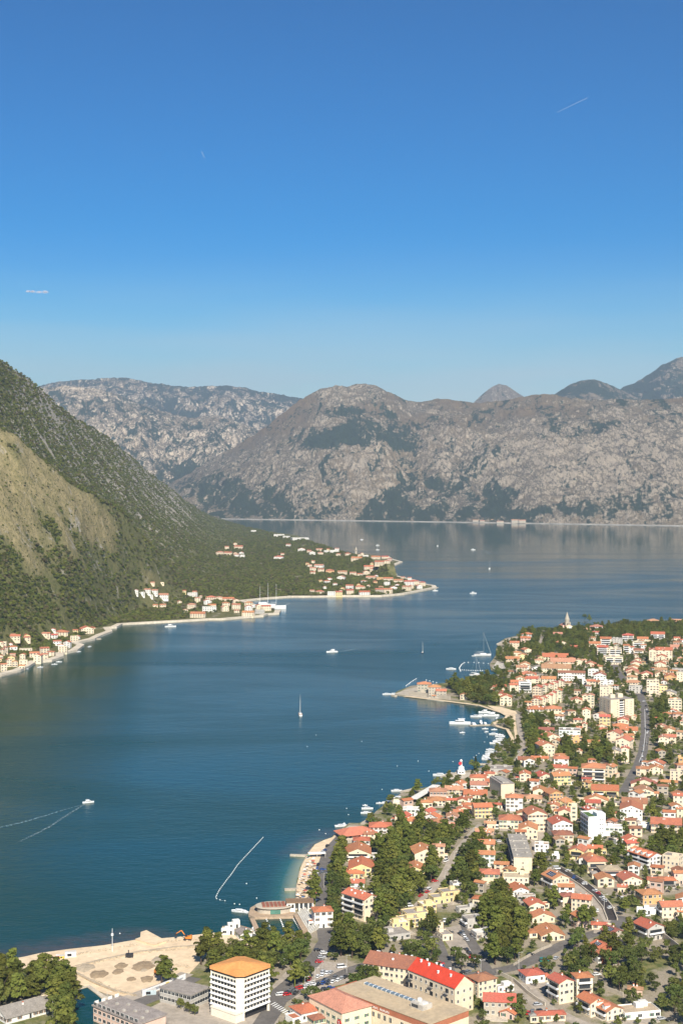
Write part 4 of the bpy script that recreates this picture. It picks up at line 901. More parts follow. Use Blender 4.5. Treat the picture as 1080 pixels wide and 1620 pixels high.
oriented((812, 1381), (841, 1381.4), 1358, 0, 62, 'apartment_slab', 'long grey flat-roofed apartment slab with blank cream end wall and balconied side', 'apartment block', slab)
def cube(root, L, d, h):
    b = MB(); b.box(-L / 2, L / 2, -d / 2, d / 2, -1, h); b.box(0, L / 2, -d / 2, 0, h, h + 3.0); place('walls', b.mesh('walls', [WHITE]), root)
    b = MB(); b.box(-L / 2 + .4, -.2, -d / 2 + .4, d / 2 - .4, h - .3, h + .15); place('roof_lawn', b.mesh('roof_lawn', [surf('roof_grass', (.10, .17, .04), .95, .2, .5)]), root)
    b = MB()
    for s in ((-L / 2, 0, -d / 2, -d / 2 + .3), (-L / 2, -L / 2 + .3, -d / 2, d / 2), (-L / 2, L / 2, d / 2 - .3, d / 2)): b.box(s[0] + .003, s[1] - .003, s[2] + .003, s[3] - .003, h, h + 1)
    place('parapet', b.mesh('parapet', [WHITE]), root)
    for f in range(5):
        for i in range(2): place('window', win_mesh('small', 2), root, (L * (.18 + .16 * i), -d / 2, 1.2 + f * h / 5), 0)
        for i in range(5): place('window_bay', win_mesh('wide', 2), root, (-L / 2, -d / 2 + (i + .5) * d / 5, 1.0 + f * h / 5), -math.pi / 2, (1.25, 1, 1.3))
oriented((930, 1329), (957, 1328), 1296, 0, 19, 'white_apartment_block', 'plain white cubic block with a strip of lawn on its roof', 'apartment block', cube)
def slab2(root, L, d, h):
    b = MB(); b.box(-L / 2, L / 2, -d / 2, d / 2, -1, h); b.box(-L / 2 + 2, 2, -d / 2 + 2, d / 2 - 2, h, h + 1.2, 1); place('walls', b.mesh('walls', [WALL['c'], CONC]), root)
    b = MB(); b.box(-L / 2 - .25, L / 2 + .25, -d / 2 - .25, d / 2 + .25, h, h + .4); place('roof', b.mesh('roof', [ROOF['n']]), root)
    for f in range(5):
        for i in range(6): place('window', win_mesh('window', 2), root, (L / 2, -d / 2 + (i + .5) * d / 6, 1 + f * h / 5), math.pi / 2)
oriented((792, 1264), (813, 1263), 1242, 0, 30, 'slab_block', 'cream slab block with blank windowless end wall near the shore', 'apartment block', slab2)
def school_tower(root, L, d, h):
    b = MB(); x, y = L / 2, d / 2; b.box(-x, -.12 * L, -y, y, -1, h); b.box(.12 * L, x, -y, y, -1, h); b.box(-.12 * L, .12 * L, -y + 3, y, -1, h - .4)
    place('walls', b.mesh('walls', [WALL['c']]), root); b = MB(); b.box(-x + .5, x - .5, -y + .5, y - .5, h, h + .3); b.box(-x * .6, -x * .2, -2, 3, h + .3, h + 4, 1); b.box(x * .1, x * .5, -1, 4, h + .3, h + 4.5, 1); place('roof', b.mesh('roof', [ROOF['n'], WALL['c']]), root)
    for f in range(8):
        place('balcony', balcony_mesh(0), root, (0, -y + 3, 1 + f * (h - 2) / 8), 0, (.11 * L, 1, 1)); z = 1.2 + f * (h - 2) / 8
        for i in range(2): place('window', win_mesh('small', 2), root, (L * (.2 + .17 * i), -y, z), 0)
        place('window', win_mesh('small', 2), root, (-L * .2, -y, z), 0)
        for i in range(3): place('window', win_mesh('window', 2), root, (-x, -y + (i + .5) * d / 3, z), -math.pi / 2)
oriented((965, 1140), (1002, 1138), 1108, 0, 26, 'tower_block', 'tall cream tower block with a recessed column of balconies', 'apartment block', school_tower)
def redapts(root, L, d, h):
    W, Rf = gable_shell(L, d, h, 4.6, .5); place('walls', W.mesh('walls', [WALL['c']]), root); rf = place('roof', Rf.mesh('roof', [surf('bright_roof', (.56, .06, .03), .7, .1, .3, 0)]), root)
    rows(root, L, d, h, 3, 3); n = 9
    for f in range(3):
        for i in range(n):
            y = -d / 2 + (i + .5) * d / n
            if i in (1, 4, 8): place('balcony', balcony_mesh(1), root, (-L / 2, y, f * h / 3 + .3), -math.pi / 2, (1.4, 1, 1))
            else: place('window', win_mesh('window', 2), root, (-L / 2, y, f * h / 3 + 1), -math.pi / 2)
    for i, (fx, fy) in enumerate(((-.2, -.3), (-.25, -.05), (-.12, .2), (.02, -.2), (.03, 0), (.04, .1), (.03, .3), (-.1, .38))):
        q = MB(); q.box(-.35, .35, -.35, .35, -.8, 1.2); q.box(-.5, .5, -.5, .5, 1.2, 1.4); place('chimney', q.mesh('chimney', [WHITE]), rf, (fx * L, fy * d, h + 4.6 * (1 - abs(fx) * 2)))
oriented((719, 1606), (748, 1597), 1567, 0, 34, 'apartment_house', 'long cream apartment house with a bright red gabled roof and white chimneys', 'apartment block', redapts)
def stonehouse(root, L, d, h):
    W, Rf = hip_shell(L, d, h, 4.2, .7); place('walls', W.mesh('walls', [WALL['c']]), root); rf = place('roof', Rf.mesh('roof', [ROOF['p']]), root)
    for f in (0, 1):
        for i in range(6): place('window', win_mesh('window', 0), root, (-L / 2 + (i + .5) * L / 6, -d / 2, 1 + f * 3.6), 0)
        for i in range(3): place('window', win_mesh('window', 0), root, (L / 2, -d / 2 + (i + .5) * d / 3, 1 + f * 3.6), math.pi / 2)
        for i in range(3): place('window', win_mesh('window', 0), root, (-L / 2, -d / 2 + (i + .5) * d / 3, 1 + f * 3.6), -math.pi / 2)
    b = MB(); b.lathe([(1.5, 0), (1.5, .25)], 20); b = b.xf(lambda p: (p[0], -p[2], p[1])); e = place('red_emblem', b.mesh('red_emblem', [surf('emblem_red', (.6, .03, .03), .5)]), root, (L / 2 - 2.2, -d / 2 - .01, 4.2), 0)
    b = MB(); b.box(-.25, .15, -.3, -.26, -.8, .8); b.box(-.5, -.2, -.3, -.26, .3, .6); place('emblem_mark', b.mesh('emblem_mark', [WHITE]), e)
oriented((489, 1606), (541, 1634), 1580, 0, 17, 'town_villa', 'old cream two-storey villa with green shutters and faded hipped roof beside the brick-fronted hall', 'house', stonehouse)
def lowoffice(root, L, d, h):
    b = MB(); b.box(-L / 2, L / 2, -d / 2, d / 2, -1, h); place('walls', b.mesh('walls', [WALL['g']]), root)
    b = MB(); b.box(-L / 2 - .4, L / 2 + .4, -d / 2 - .4, d / 2 + .4, h, h + .6); place('roof', b.mesh('roof', [ROOF['n']]), root)
    for f in (0, 1):
        for i in range(7): place('window', win_mesh('wide', 2), root, (-L / 2 + (i + .5) * L / 7, -d / 2, 1.6 + f * 3.4), 0)
        for i in range(8): place('window', win_mesh('wide', 2), root, (-L / 2, -d / 2 + (i + .5) * d / 8, 1.6 + f * 3.4), -math.pi / 2)
oriented((302, 1598), (330, 1585), 1580, 0, 20, 'office_block', 'low grey flat-roofed office block beside the orange-topped tower', 'office building', lowoffice)
def pinkblock(root, L, d, h):
    b = MB(); b.box(-L / 2, L / 2, -d / 2, d / 2, -1, h); place('walls', b.mesh('walls', [WALL['k']]), root)
    b = MB(); b.box(-L / 2 - .6, L / 2 + .6, -d / 2 - .6, d / 2 + .6, h, h + .7); rf = place('roof', b.mesh('roof', [ROOF['n']]), root)
    for i in range(7):
        q = MB(); q.box(-.7, .7, -.6, .6, 0, .8); place('roof_vent', q.mesh('roof_vent', [CONC]), rf, ((i / 6 - .5) * L * .8, (i % 3 - 1) * d * .2, h + .7))
    for f in (0, 1, 2):
        for i in range(10): place('window', win_mesh('wide', 2), root, (-L / 2 + (i + .5) * L / 10, -d / 2, 1.4 + f * 3.3), 0)
        for i in range(4): place('window', win_mesh('wide', 2), root, (-L / 2, -d / 2 + (i + .5) * d / 4, 1.4 + f * 3.3), -math.pi / 2)
oriented((148, 1616), (220, 1646), 1596, 0, 16, 'hotel_block', 'pink-walled flat-roofed block beside the small river mouth', 'building', pinkblock)
# spired church on the rise
def church():
    c = gp(899, 999, LAND); root = empty('church', c, R(12)); tag(root, 'white church with tall tapering bell spire above the trees', 'church'); k = 1.0
    W, Rf = gable_shell(17, 30, 12, 4.5); root.scale = (.95, .95, .78); place('walls', W.mesh('walls', [WALL['c']]), root, (0, 15, 0)); place('roof', Rf.mesh('roof', [ROOF['p']]), root, (0, 15, 0))
    b = MB(); b.box(-5, 5, -5, 5, -1, 20); b.box(-5.5, 5.5, -5.5, 5.5, 20, 21); b.lathe([(4.4, 21), (4.4, 27)], 8); b.lathe([(4.9, 27), (3.2, 33), (.4, 44)], 8, smooth=False); b.tube((0, 0, 44), (0, 0, 47), .18)
    t = place('bell_tower', b.mesh('bell_tower', [WALL['s']]), root, (-1, 6, 0))
    for s in (-1.6, 1.6):
        q = MB(); q.box(-.9, .9, -.2, .1, 0, 3.8); place('belfry_opening', q.mesh('belfry_opening', [DARK]), t, (s * 1.0, -5.0, 14.5))
    q = MB(); q.box(-3.6, 3.6, -1.2, .2, -1, 11); place('porch', q.mesh('porch', [WALL['w']]), root, (3, -.3, 0)); q = MB(); q.box(-1.6, 1.6, -.1, .1, 0, 6.5); place('door', q.mesh('door', [DARK]), root, (3, -1.55, 0))
    b = MB(); b.lathe([(2.2, 0), (2.2, 12), (.3, 15)], 8); place('side_turret', b.mesh('side_turret', [WALL['k']]), root, (-9.5, 4, 0)); FOOTP.append((c.x, c.y + 10, 0, 12, 22))
church()
# lighthouse-like beacon on its quay
def beacon():
    c = gp(729, 1224, LAND); root = empty('harbour_beacon', c); root.scale = (.8, .8, .8); tag(root, 'white stepped harbour beacon with a round red sign on top', 'beacon')
    b = MB(); b.box(-4, 4, -3, 3, -1, 4.2); b.box(-3, 3, -2.4, 2.4, 4.2, 8); b.lathe([(1.6, 8), (1.3, 14), (1.7, 14.2), (1.7, 14.7), (1.0, 14.7), (.9, 16)], 10); place('tower', b.mesh('tower', [WHITE]), root)
    b = MB(); b.lathe([(1.9, 0), (1.9, .3)], 18); b.xf(lambda p: (p[0], -p[2], p[1])); place('red_disc', b.mesh('red_disc', [surf('beacon_red', (.6, .04, .05), .5)]), root, (-1.2, -2.2, 12))
    place('window', win_mesh('wide', 2), root, (-1.5, -3, 1.4)); place('window', win_mesh('wide', 2), root, (1.5, -3, 1.4)); FOOTP.append((c.x, c.y, 0, 6, 5))
beacon()
# bell tower of the far village
p = march_left(563, 879); root = empty('bell_tower', p); tag(root, 'pale bell tower rising over the far village', 'bell tower')
b = MB(); b.box(-3.4, 3.4, -3.4, 3.4, -2, 24); b.lathe([(3.6, 24), (2.6, 29), (.3, 34)], 8, smooth=False); place('tower', b.mesh('tower', [WALL['s']]), root)
q = MB(); q.box(-1.2, 1.2, -.15, .1, 0, 4); place('belfry_opening', q.mesh('belfry_opening', [DARK]), root, (0, -3.4, 17))
# far shore hamlet
for i, (x0, x1, y0, y1) in enumerate(((748,757,821,826),(759,767,822,827),(768,776,819,825),(777,784,820,826),(784,792,818,824),(786,797,823,828),(809,820,819,828),(821,832,820,828))):
    g = gp((x0 + x1) / 2, y1 - .8, 6); wm = (x1 - x0) * g.y / F; h = (y1 - y0) * g.y / F * .6
    W, Rf = gable_shell(wm * .6, wm, h * .75, h * .25); turn(W); turn(Rf); r = empty('house', (g.x, g.y + 40, 6)); place('walls', W.mesh('walls', [WALL['s']]), r); place('roof', Rf.mesh('roof', [ROOF['p']]), r)
    reg(r, 'pale house at the foot of the grey mountain', 'house', (x0 + x1) / 2, y0, 'house', 'houses of the villages across the bay', True)
# the sea pool
def sea_pool():
    deck = [(403,1487),(395,1462),(393,1446),(396,1436),(408,1428),(440,1424),(464,1425),(471,1447),(484,1470),(478,1476),(462,1449),(403,1451),(414,1478),(424,1490)]
    root = empty('bathing_deck', gp(430, 1440, 0)); o3 = Vector(root.location); tag(root, 'timber bathing deck enclosing the sea pool', 'deck')
    def pl(name, px, z0, z1, mat):
        pts = [tuple(gp(x, y, 1.4) - o3)[:2] for x, y in px]; a = sum(pts[i][0] * pts[(i + 1) % len(pts)][1] - pts[(i + 1) % len(pts)][0] * pts[i][1] for i in range(len(pts)))
        b = MB(); b.prism(pts if a > 0 else pts[::-1], z0, z1); return place(name, b.mesh(name, [mat], True), root)
    deckm = surf('deck_board', (.45, .33, .22), .85, .15, .4, 0)
    pl('outer_deck', [(393,1447),(396,1436),(408,1429),(440,1425),(464,1426),(466,1446),(465,1449.5),(403,1451)], -3, 1.4, deckm); pl('pier_arm', [(395,1453),(402,1452),(414,1477),(407,1480)], -3, 1.4, deckm)
    pl('inner_walk', [(464,1449),(470,1448),(487,1473),(479,1477)], -3, 2.3, deckm)
    g = gp(434, 1441, 1.4); r = empty('beach_bar', g, R(8)); tag(r, 'round-ended beach bar with slatted brown roof on the bathing deck', 'bar building')
    b = MB(); b.lathe([(1, 0), (1, 3.2)], 20); b.xf(lambda p: (p[0] * 10.5, p[1] * 7, p[2])); place('walls', b.mesh('walls', [WALL['s']]), r)
    b = MB(); b.lathe([(1, 3.2), (1.05, 3.2), (1.05, 3.7), (1, 3.7)], 20); b.xf(lambda p: (p[0] * 11.2, p[1] * 7.8, p[2])); rf = place('roof', b.mesh('roof', [WALL['s']]), r)
    b = MB()
    for i in range(6): b.box(-7.4 + i * 2.4, -5.5 + i * 2.4, -4.6, 4.6, 3.7, 4.3)
    place('roof_slats', b.mesh('roof_slats', [surf('slat_brown', (.34, .13, .08), .7)]), rf)
    b = MB(); b.box(-3, 3, -7.4, -7.1, .2, 2.6); place('counter', b.mesh('counter', [surf('counter_green', (.10, .24, .18), .6)]), r)
    g = gp(474, 1440, LAND); r = empty('club_house', g, R(5)); tag(r, 'open-sided beach club house with flat brown roof beside the sea pool', 'building')
    b = MB(); b.box(-8, -3, -4, 4, -1, 5.6); b.box(-8, 8, 2, 4, -1, 5.4)
    for x in (-.5, 2, 5, 7.6): b.box(x - .3, x + .3, -4, -3.4, -1, 5.5)
    place('walls', b.mesh('walls', [WALL['w']]), r); b = MB(); b.box(-8.4, 8.4, -4.4, 4.4, 5.6, 6.1); place('roof', b.mesh('roof', [TIMBER]), r)
    for x in (-6.6, -4.4): q = MB(); q.box(-.7, .7, -.1, .1, 0, 2.2); place('window', q.mesh('window', [GLASS]), r, (x, -4, 2.6))
    FOOTP.append((g.x, g.y, 0, 10, 6))
    r = empty('pool_grandstand', gp(488, 1462, LAND)); tag(r, 'white stepped pool grandstand running down to the water', 'grandstand')
    A, B_, C, D = [gp(*q, LAND) - Vector(r.location) for q in ((470,1444),(483,1442),(504,1470),(489,1478))]
    b = MB()
    for i in range(6):
        t0, t1 = i / 6, (i + 1) / 6; q = [A.lerp(B_, t0), D.lerp(C, t0), D.lerp(C, t1), A.lerp(B_, t1)]; b.prism([tuple(v)[:2] for v in q], -1, .5 + i * .45)
    place('seating_steps', b.mesh('seating_steps', [surf('stand_white', (.58, .55, .48), .8)]), r); FOOTP.append((gp(487, 1460, LAND).x, gp(487, 1460, LAND).y, 0, 9, 16))
    for k, (a, c) in enumerate((((420,1452),(431,1474)), ((442,1451),(450,1471)), ((463,1452),(474,1470)))):
        rope = empty('lane_line', gp(*a)); b = MB()
        P0, P1 = gp(*a), gp(*c)
        b.tube(Vector((0, 0, .05)), P1 - P0 + Vector((0, 0, .05)), .05, n=4); place('rope', b.mesh('rope', [WHITE]), rope)
        f = MB(); f.lathe([(.1, -.3), (.45, -.1), (.45, .3), (.1, .45)], 8); f = f.mesh('float', [WHITE])
        for i in range(9): place('float', f, rope, (P1 - P0) * (i / 8))
        tag(rope, ('floating lane line along the pier side of the sea pool', 'floating lane line down the middle of the sea pool', 'floating lane line beside the inner walk of the sea pool')[k], 'lane line', 'lane lines of the sea pool')
sea_pool()
# restaurant on its platform
def shore_restaurant():
    z = LAND; c = gp(563, 1323, z); r = empty('shore_restaurant', c, R(20)); tag(r, 'low restaurant with wide orange hipped roof on a stone platform by the sea', 'restaurant')
    b = MB(); b.box(-12, 12, -7, 7, -1, 3); place('walls', b.mesh('walls', [WALL['s']]), r); W, Rf = hip_shell(26, 16, 3, 4.2, 1.4, .25); place('roof', Rf.mesh('roof', [ROOF['o']]), r)
    for i in range(7): place('window', win_mesh('wide', 2), r, (-10.5 + i * 3.5, -7, .8))
    FOOTP.append((c.x, c.y, R(20), 15, 10))
    c = gp(672, 1262, z); u = gp(691, 1246, z) - gp(654, 1268, z); L = u.length; r = empty('terrace_canopy', gp(672, 1259, z), math.atan2(u.y, u.x)); tag(r, 'long flat white terrace canopy along the shore pier', 'canopy')
    b = MB(); b.box(-L / 2, L / 2, -3.5, 3.5, 3.2, 3.6); place('roof', b.mesh('roof', [WALL['w']]), r)
    for i in range(8):
        for s in (-3.2, 3.2): q = MB(); q.box(-.12, .12, -.12, .12, -1, 3.2); place('post', q.mesh('post', [DARK]), r, (-L / 2 + .4 + i * (L - .8) / 7, s, 0))
    FOOTP.append((r.location.x, r.location.y, r.rotation_euler.z, L / 2, 4))
shore_restaurant()
# villa on the point: garden wall and terrace house bits
def garden_wall(px, h, label, mat=None, name='garden_wall', th=.5):
    pts = [gp(*p, LAND) for p in px]; o = Vector(pts[0]); b = MB()
    for a, c in zip(pts[:-1], pts[1:]):
        d = (c - a).normalized(); n = Vector((-d.y, d.x, 0)) * th / 2; q = [a - n, c - n, c + n, a + n]; b.prism([tuple(v - o)[:2] for v in q], -1, h)
    tag(place(name, b.mesh(name, [mat or STONE]), None, tuple(o)), label, name.replace('_', ' '))
garden_wall([(647,1099),(690,1104),(712,1107)], 4.5, 'pale stone terrace wall in front of the walled villa', WALL['s'])
garden_wall([(785,1540),(812,1553),(835,1574),(850,1585),(862,1592)], 2.0, 'low stone wall along the sandy garden lane', STONE)
garden_wall([(930,1556),(955,1566),(985,1577)], 2.2, 'grey stone wall with piers beside the sandy yard', STONE)
garden_wall([(1048,1486),(1066,1500),(1080,1511)], 4.0, 'high curved stone retaining wall beside the lawn', STONE)
garden_wall([(812,1528),(830,1517),(850,1506),(872,1497)], 1.4, 'low pale wall along the valley road bend', STONE)
garden_wall([(960,1318),(985,1316),(1000,1310)], 4, 'white garden wall beside the white cubic block', WHITE)
# stream channel: a dark sunken bed between two walls
CHAN = [(880,1374),(900,1386),(922,1400),(945,1418),(960,1436),(968,1456)]
strip('stream_bed', CHAN, 5.0, surf('stream_bed', (.06, .05, .045), .9, .2, .3, 0), .24, keep=True)
def side_wall(px, off, h, label):
    pts = [gp(*p, LAND) for p in px]; out = []
    for i, p in enumerate(pts):
        d = (pts[min(i + 1, len(pts) - 1)] - pts[max(i - 1, 0)]).normalized(); out.append(p + Vector((-d.y, d.x, 0)) * off)
    o = out[0]; b = MB()
    for a, c in zip(out[:-1], out[1:]):
        d = (c - a).normalized(); n = Vector((-d.y, d.x, 0)) * .35; b.prism([tuple(v - o)[:2] for v in (a - n, c - n, c + n, a + n)], -1, h)
    tag(place('channel_wall', b.mesh('channel_wall', [STONE]), None, tuple(o)), label, 'wall')
side_wall(CHAN, 2.9, 1.5, 'stone channel wall on the uphill side of the stream'); side_wall(CHAN, -2.9, 1.1, 'stone channel wall on the house side of the stream')
# piers
def pier(px, width, h, label, mat=STONE):
    a, c = gp(*px[0], h), gp(*px[1], h); d = c - a; L = d.length; b = MB(); b.box(0, L, -width / 2, width / 2, -4, 0); b.box(0, L, -width / 2 - .12, width / 2 + .12, -.25, -.05) 
    tag(place('pier', b.mesh('pier', [mat]), None, tuple(a), math.atan2(d.y, d.x)), label, 'pier', 'piers along the shore')
pier(((459,1351.5),(488,1352.5)), 2.2, 1.1, 'thin concrete pier at the rocky upper end of the pebble beach')
pier(((450,1406),(472,1405)), 2.2, 1.1, 'thin concrete pier at the shallow lower end of the pebble beach')
pier(((573,1303.5),(588,1292)), 3.5, 1.5, 'angled stone mole sheltering a small basin')
pier(((636,1252),(662,1246)), 5, 1.6, 'stone pier in front of the terrace canopy')
pier(((701,1228),(716,1222)), 6, 1.5, 'stone quay spit below the harbour beacon')
pier(((752,1068),(797,1067)), 7, 1.6, 'long white jetty off the rocky headland')
pier(((754,1208),(773,1208)), 3, 1.0, 'short dark jetty beside the marina boats')
pier(((742,1147),(778,1146)), 3, .9, 'floating pontoon lined with motor yachts')
pier(((775,1210),(792,1182)), 5, 1.5, 'pale stone mole along the inner marina')
pier(((790,1178),(809,1178)), 4, 1.4, 'short pale cross quay in the marina')
pier(((668,1291),(668,1291.8)) if False else ((658,1278),(672,1276)), 3, 1.2, 'short pier by the shore houses')
pier(((790,1003),(818,1008)) if False else ((789,1018),(816,1008.5)), 9, 2.2, 'white bathing platform on the headland')
pier(((224,1482),(254,1491)), 9, 2.3, 'broad stone jetty at the sandy building site', SAND)
pier(((620,1099),(626,1100)), 4, 1.6, 'stone landing at the tip of the villa point')
pier(((0,1069.5),(27,1063)), 6, 1.5, 'stone quay of the village on the near shore')
pier(((150,1010.5),(160,1010)), 5, 1.2, 'small landing stage beyond the shore hamlet')
pier(((622,895.5),(632,891)), 7, 1.5, 'slim mole off the outer village tip'); pier(((675,932),(692,929)), 6, 1.5, 'pale mole at the pointed cape')
# ------------------------------------------------------------ trees
def leaf_mat(name, a, b_, rnd=.35):
    m, t, b = nodemat(name); co = coords(t); oi = N(t, 'ShaderNodeObjectInfo')
    n = noise(t, co, .55, 3, .6); c = mixc(t, ramp(t, n, .35, .65), a, b_)
    h = N(t, 'ShaderNodeHueSaturation'); t.links.new(c, h.inputs['Color']); t.links.new(ramp(t, oi.outputs['Random'], 0, 1, 1 - rnd, 1 + rnd), h.inputs['Value'])
    r2 = mathn(t, 'FRACT', mathn(t, 'MULTIPLY', oi.outputs['Random'], 9.7)); t.links.new(ramp(t, r2, 0, 1, .485, .52), h.inputs['Hue'])
    t.links.new(h.outputs[0], b.inputs['Base Color']); b.inputs['Roughness'].default_value = .75; b.inputs['Specular IOR Level'].default_value = .15
    tr = N(t, 'ShaderNodeBsdfTranslucent'); t.links.new(h.outputs[0], tr.inputs[0]); mx = N(t, 'ShaderNodeMixShader'); mx.inputs[0].default_value = .32
    t.links.new(b.outputs[0], mx.inputs[1]); t.links.new(tr.outputs[0], mx.inputs[2]); t.links.new(mx.outputs[0], t.nodes['Material Output'].inputs[0]); return m
LEAF = {'dark': leaf_mat('leaf_dark', (.075, .100, .024), (.135, .155, .040)), 'olive': leaf_mat('leaf_olive', (.118, .138, .032), (.19, .19, .05)), 'lime': leaf_mat('leaf_lime', (.125, .145, .028), (.19, .20, .044)),
        'pine': leaf_mat('leaf_pine', (.105, .125, .024), (.185, .19, .04)), 'cypress': leaf_mat('leaf_cypress', (.036, .054, .02), (.062, .08, .028))}
BARK = surf('bark', (.10, .07, .05), .95, .25, 1.0)
def crown_mesh(name, clumps, nleaf, size, mat, seed, flat=1.0):
    r = np.random.default_rng(seed); V = []; 
    for cx, cy, cz, rad in clumps:
        d = r.normal(size=(nleaf, 3)); d /= np.linalg.norm(d, axis=1)[:, None]; d[:, 2] = np.where(d[:, 2] < -.4, -d[:, 2], d[:, 2])
        q = d * (rad * r.uniform(.62, 1.04, (nleaf, 1))); q[:, 2] *= flat; p = np.array([cx, cy, cz]) + q
        n = d + r.normal(size=(nleaf, 3)) * .4 + np.array([0, -.12, .35]); n /= np.linalg.norm(n, axis=1)[:, None]
        t = np.cross(n, r.normal(size=(nleaf, 3))); t /= np.linalg.norm(t, axis=1)[:, None]; b = np.cross(n, t)
        s = size * r.uniform(.6, 1.3, (nleaf, 1)); V.append(np.stack([p - t * s - b * s * .6, p + t * s - b * s * .5, p + t * s * .8 + b * s * .7, p - t * s * .7 + b * s * .6], 1))
    V = np.concatenate(V); n = len(V); me = bpy.data.meshes.new(name); me.vertices.add(n * 4); me.vertices.foreach_set('co', V.reshape(-1).astype(np.float32))
    me.loops.add(n * 4); me.loops.foreach_set('vertex_index', np.arange(n * 4, dtype=np.int32)); me.polygons.add(n); me.polygons.foreach_set('loop_start', np.arange(0, n * 4, 4, dtype=np.int32)); me.update(calc_edges=True); me.materials.append(mat); return me
def clumps_round(r, h, n, seed, low=.32):
    g = random.Random(seed); out = [(0, 0, h * .62, r * .55)]
    for i in range(n):
        t = g.uniform(0, 6.283); u = g.uniform(-.75, 1); q = math.sqrt(max(0, 1 - u * u)) * g.uniform(.55, .85)
        out.append((r * q * math.cos(t), r * q * math.sin(t), h * (low + (1 - low) / 2 + (1 - low) / 2 * u * .8), r * g.uniform(.26, .46)))
    return out
def clumps_pine(r, h, n, seed):
    g = random.Random(seed); out = []
    for i in range(n):
        z = g.uniform(.35, 1); q = r * (1.15 - z * .75) * g.uniform(.15, 1); t = g.uniform(0, 6.283); out.append((q * math.cos(t), q * math.sin(t), h * z * .95, r * g.uniform(.22, .36)))
    return out
def trunk_mesh(h, r, spread, seed):
    g = random.Random(seed); b = MB(); b.tube((0, 0, -.6), (.2, .1, h * .4), r, r * .7, 7); b.tube((.2, .1, h * .4), (0, 0, h * .75), r * .7, r * .3, 6)
    for i in range(5):
        t = i * 1.257 + g.uniform(-.4, .4); b.tube((.15, .08, h * g.uniform(.3, .5)), (math.cos(t) * spread * .7, math.sin(t) * spread * .7, h * g.uniform(.55, .8)), r * .4, r * .12, 5)
    return b.mesh('trunk', [BARK])
KINDS = {}                                     # unit trees: height and crown radius in metres
def kind(key, look, name, h, r, crowns, tr): KINDS[key] = dict(look=look, name=name, h=h, r=r, crowns=crowns, trunk=tr)
kind('dark', 'dark green broadleaf tree', 'broadleaf_tree', 9, 4, [crown_mesh('crown', clumps_round(4, 9, 13, s), 60, .36, LEAF['dark'], s) for s in (1, 2, 3)], trunk_mesh(9, .3, 4, 1))
kind('olive', 'olive green broadleaf tree', 'broadleaf_tree', 8, 4, [crown_mesh('crown', clumps_round(4, 8, 12, s), 60, .36, LEAF['olive'], s) for s in (4, 5)], trunk_mesh(8, .28, 4, 2))
kind('lime', 'bright yellow-green tree', 'broadleaf_tree', 7, 3.6, [crown_mesh('crown', clumps_round(3.6, 7, 11, s), 60, .34, LEAF['lime'], s) for s in (6, 7)], trunk_mesh(7, .25, 3.6, 3))
kind('pine', 'tall layered pine', 'pine_tree', 14, 5.5, [crown_mesh('crown', clumps_pine(5.5, 14, 30, s), 60, .42, LEAF['pine'], s, .55) for s in (8, 9, 10)], trunk_mesh(14, .4, 5, 4))
kind('cypress', 'slim dark cypress', 'cypress_tree', 12, 1.5, [crown_mesh('crown', [(random.Random(i).uniform(-.2, .2), random.Random(i + 9).uniform(-.2, .2), .8 + i * .85, 1.35 * math.sin(math.pi * min(1, .32 + i / 19)) + .12) for i in range(13)], 46, .32, LEAF['cypress'], 11)], trunk_mesh(5, .2, .5, 5))
def palm_mesh():
    b = MB(); g = random.Random(5)
    for i in range(26):
        t = i * 2.4; el = g.uniform(-.3, 1.1); L = g.uniform(2.4, 3.2); prev = Vector((0, 0, 5.2)); n = Vector((-math.sin(t), math.cos(t), 0))
        for s in range(5):
            e = el - s * .38; cur = prev + Vector((math.cos(t) * math.cos(e), math.sin(t) * math.cos(e), math.sin(e))) * L / 5; w0, w1 = .42 * (1 - s / 5.5), .42 * (1 - (s + 1) / 5.5)
            b.add([prev - n * w0, prev + n * w0, cur + n * w1, cur - n * w1], [(0, 1, 2, 3)]); prev = cur
    return b.mesh('crown', [LEAF['olive']])
def palm_trunk():
    b = MB(); b.tube((0, 0, -.5), (.15, 0, 2.8), .32, .24, 8); b.tube((.15, 0, 2.8), (0, 0, 5.3), .24, .26, 8); return b.mesh('trunk', [BARK])
kind('palm', 'feathery palm', 'palm_tree', 7, 3, [palm_mesh()], palm_trunk())
def blocked(x, y, m=0.0):
    for cx, cy, yw, a, b in FOOTP:
        dx, dy = x - cx, y - cy
        if abs(dx) > a + b + m + 2 or abs(dy) > a + b + m + 2: continue
        c, s = math.cos(-yw), math.sin(-yw)
        if abs(dx * c - dy * s) < a + m and abs(dx * s + dy * c) < b + m: return True
    for p, wd in RBB:
        if p[0] - wd < x < p[2] + wd and p[1] - wd < y < p[3] + wd and segdist(np.array(x), np.array(y), p[4]) < wd + m: return True
    return False
RBB = [((min(q[0] for q in p), min(q[1] for q in p), max(q[0] for q in p), max(q[1] for q in p), p), wd) for p, wd in ROADS]
def in_paved(x, y): return any(bool(inside(np.array(x), np.array(y), P)) for P in PAVED)
TP = [tuple(p)[:2] for p in town_poly]
TREES = []                                     # (x, y, kind, scale)
CELL = {}
def put(x, y, k, sc, gap):
    c = (int(x // 12), int(y // 12))
    for i in (-1, 0, 1):
        for j in (-1, 0, 1):
            for X_, Y_, g_ in CELL.get((c[0] + i, c[1] + j), ()):
                if (X_ - x) ** 2 + (Y_ - y) ** 2 < (min(gap, g_)) ** 2: return False
    CELL.setdefault(c, []).append((x, y, gap)); TREES.append((x, y, k, sc)); return True
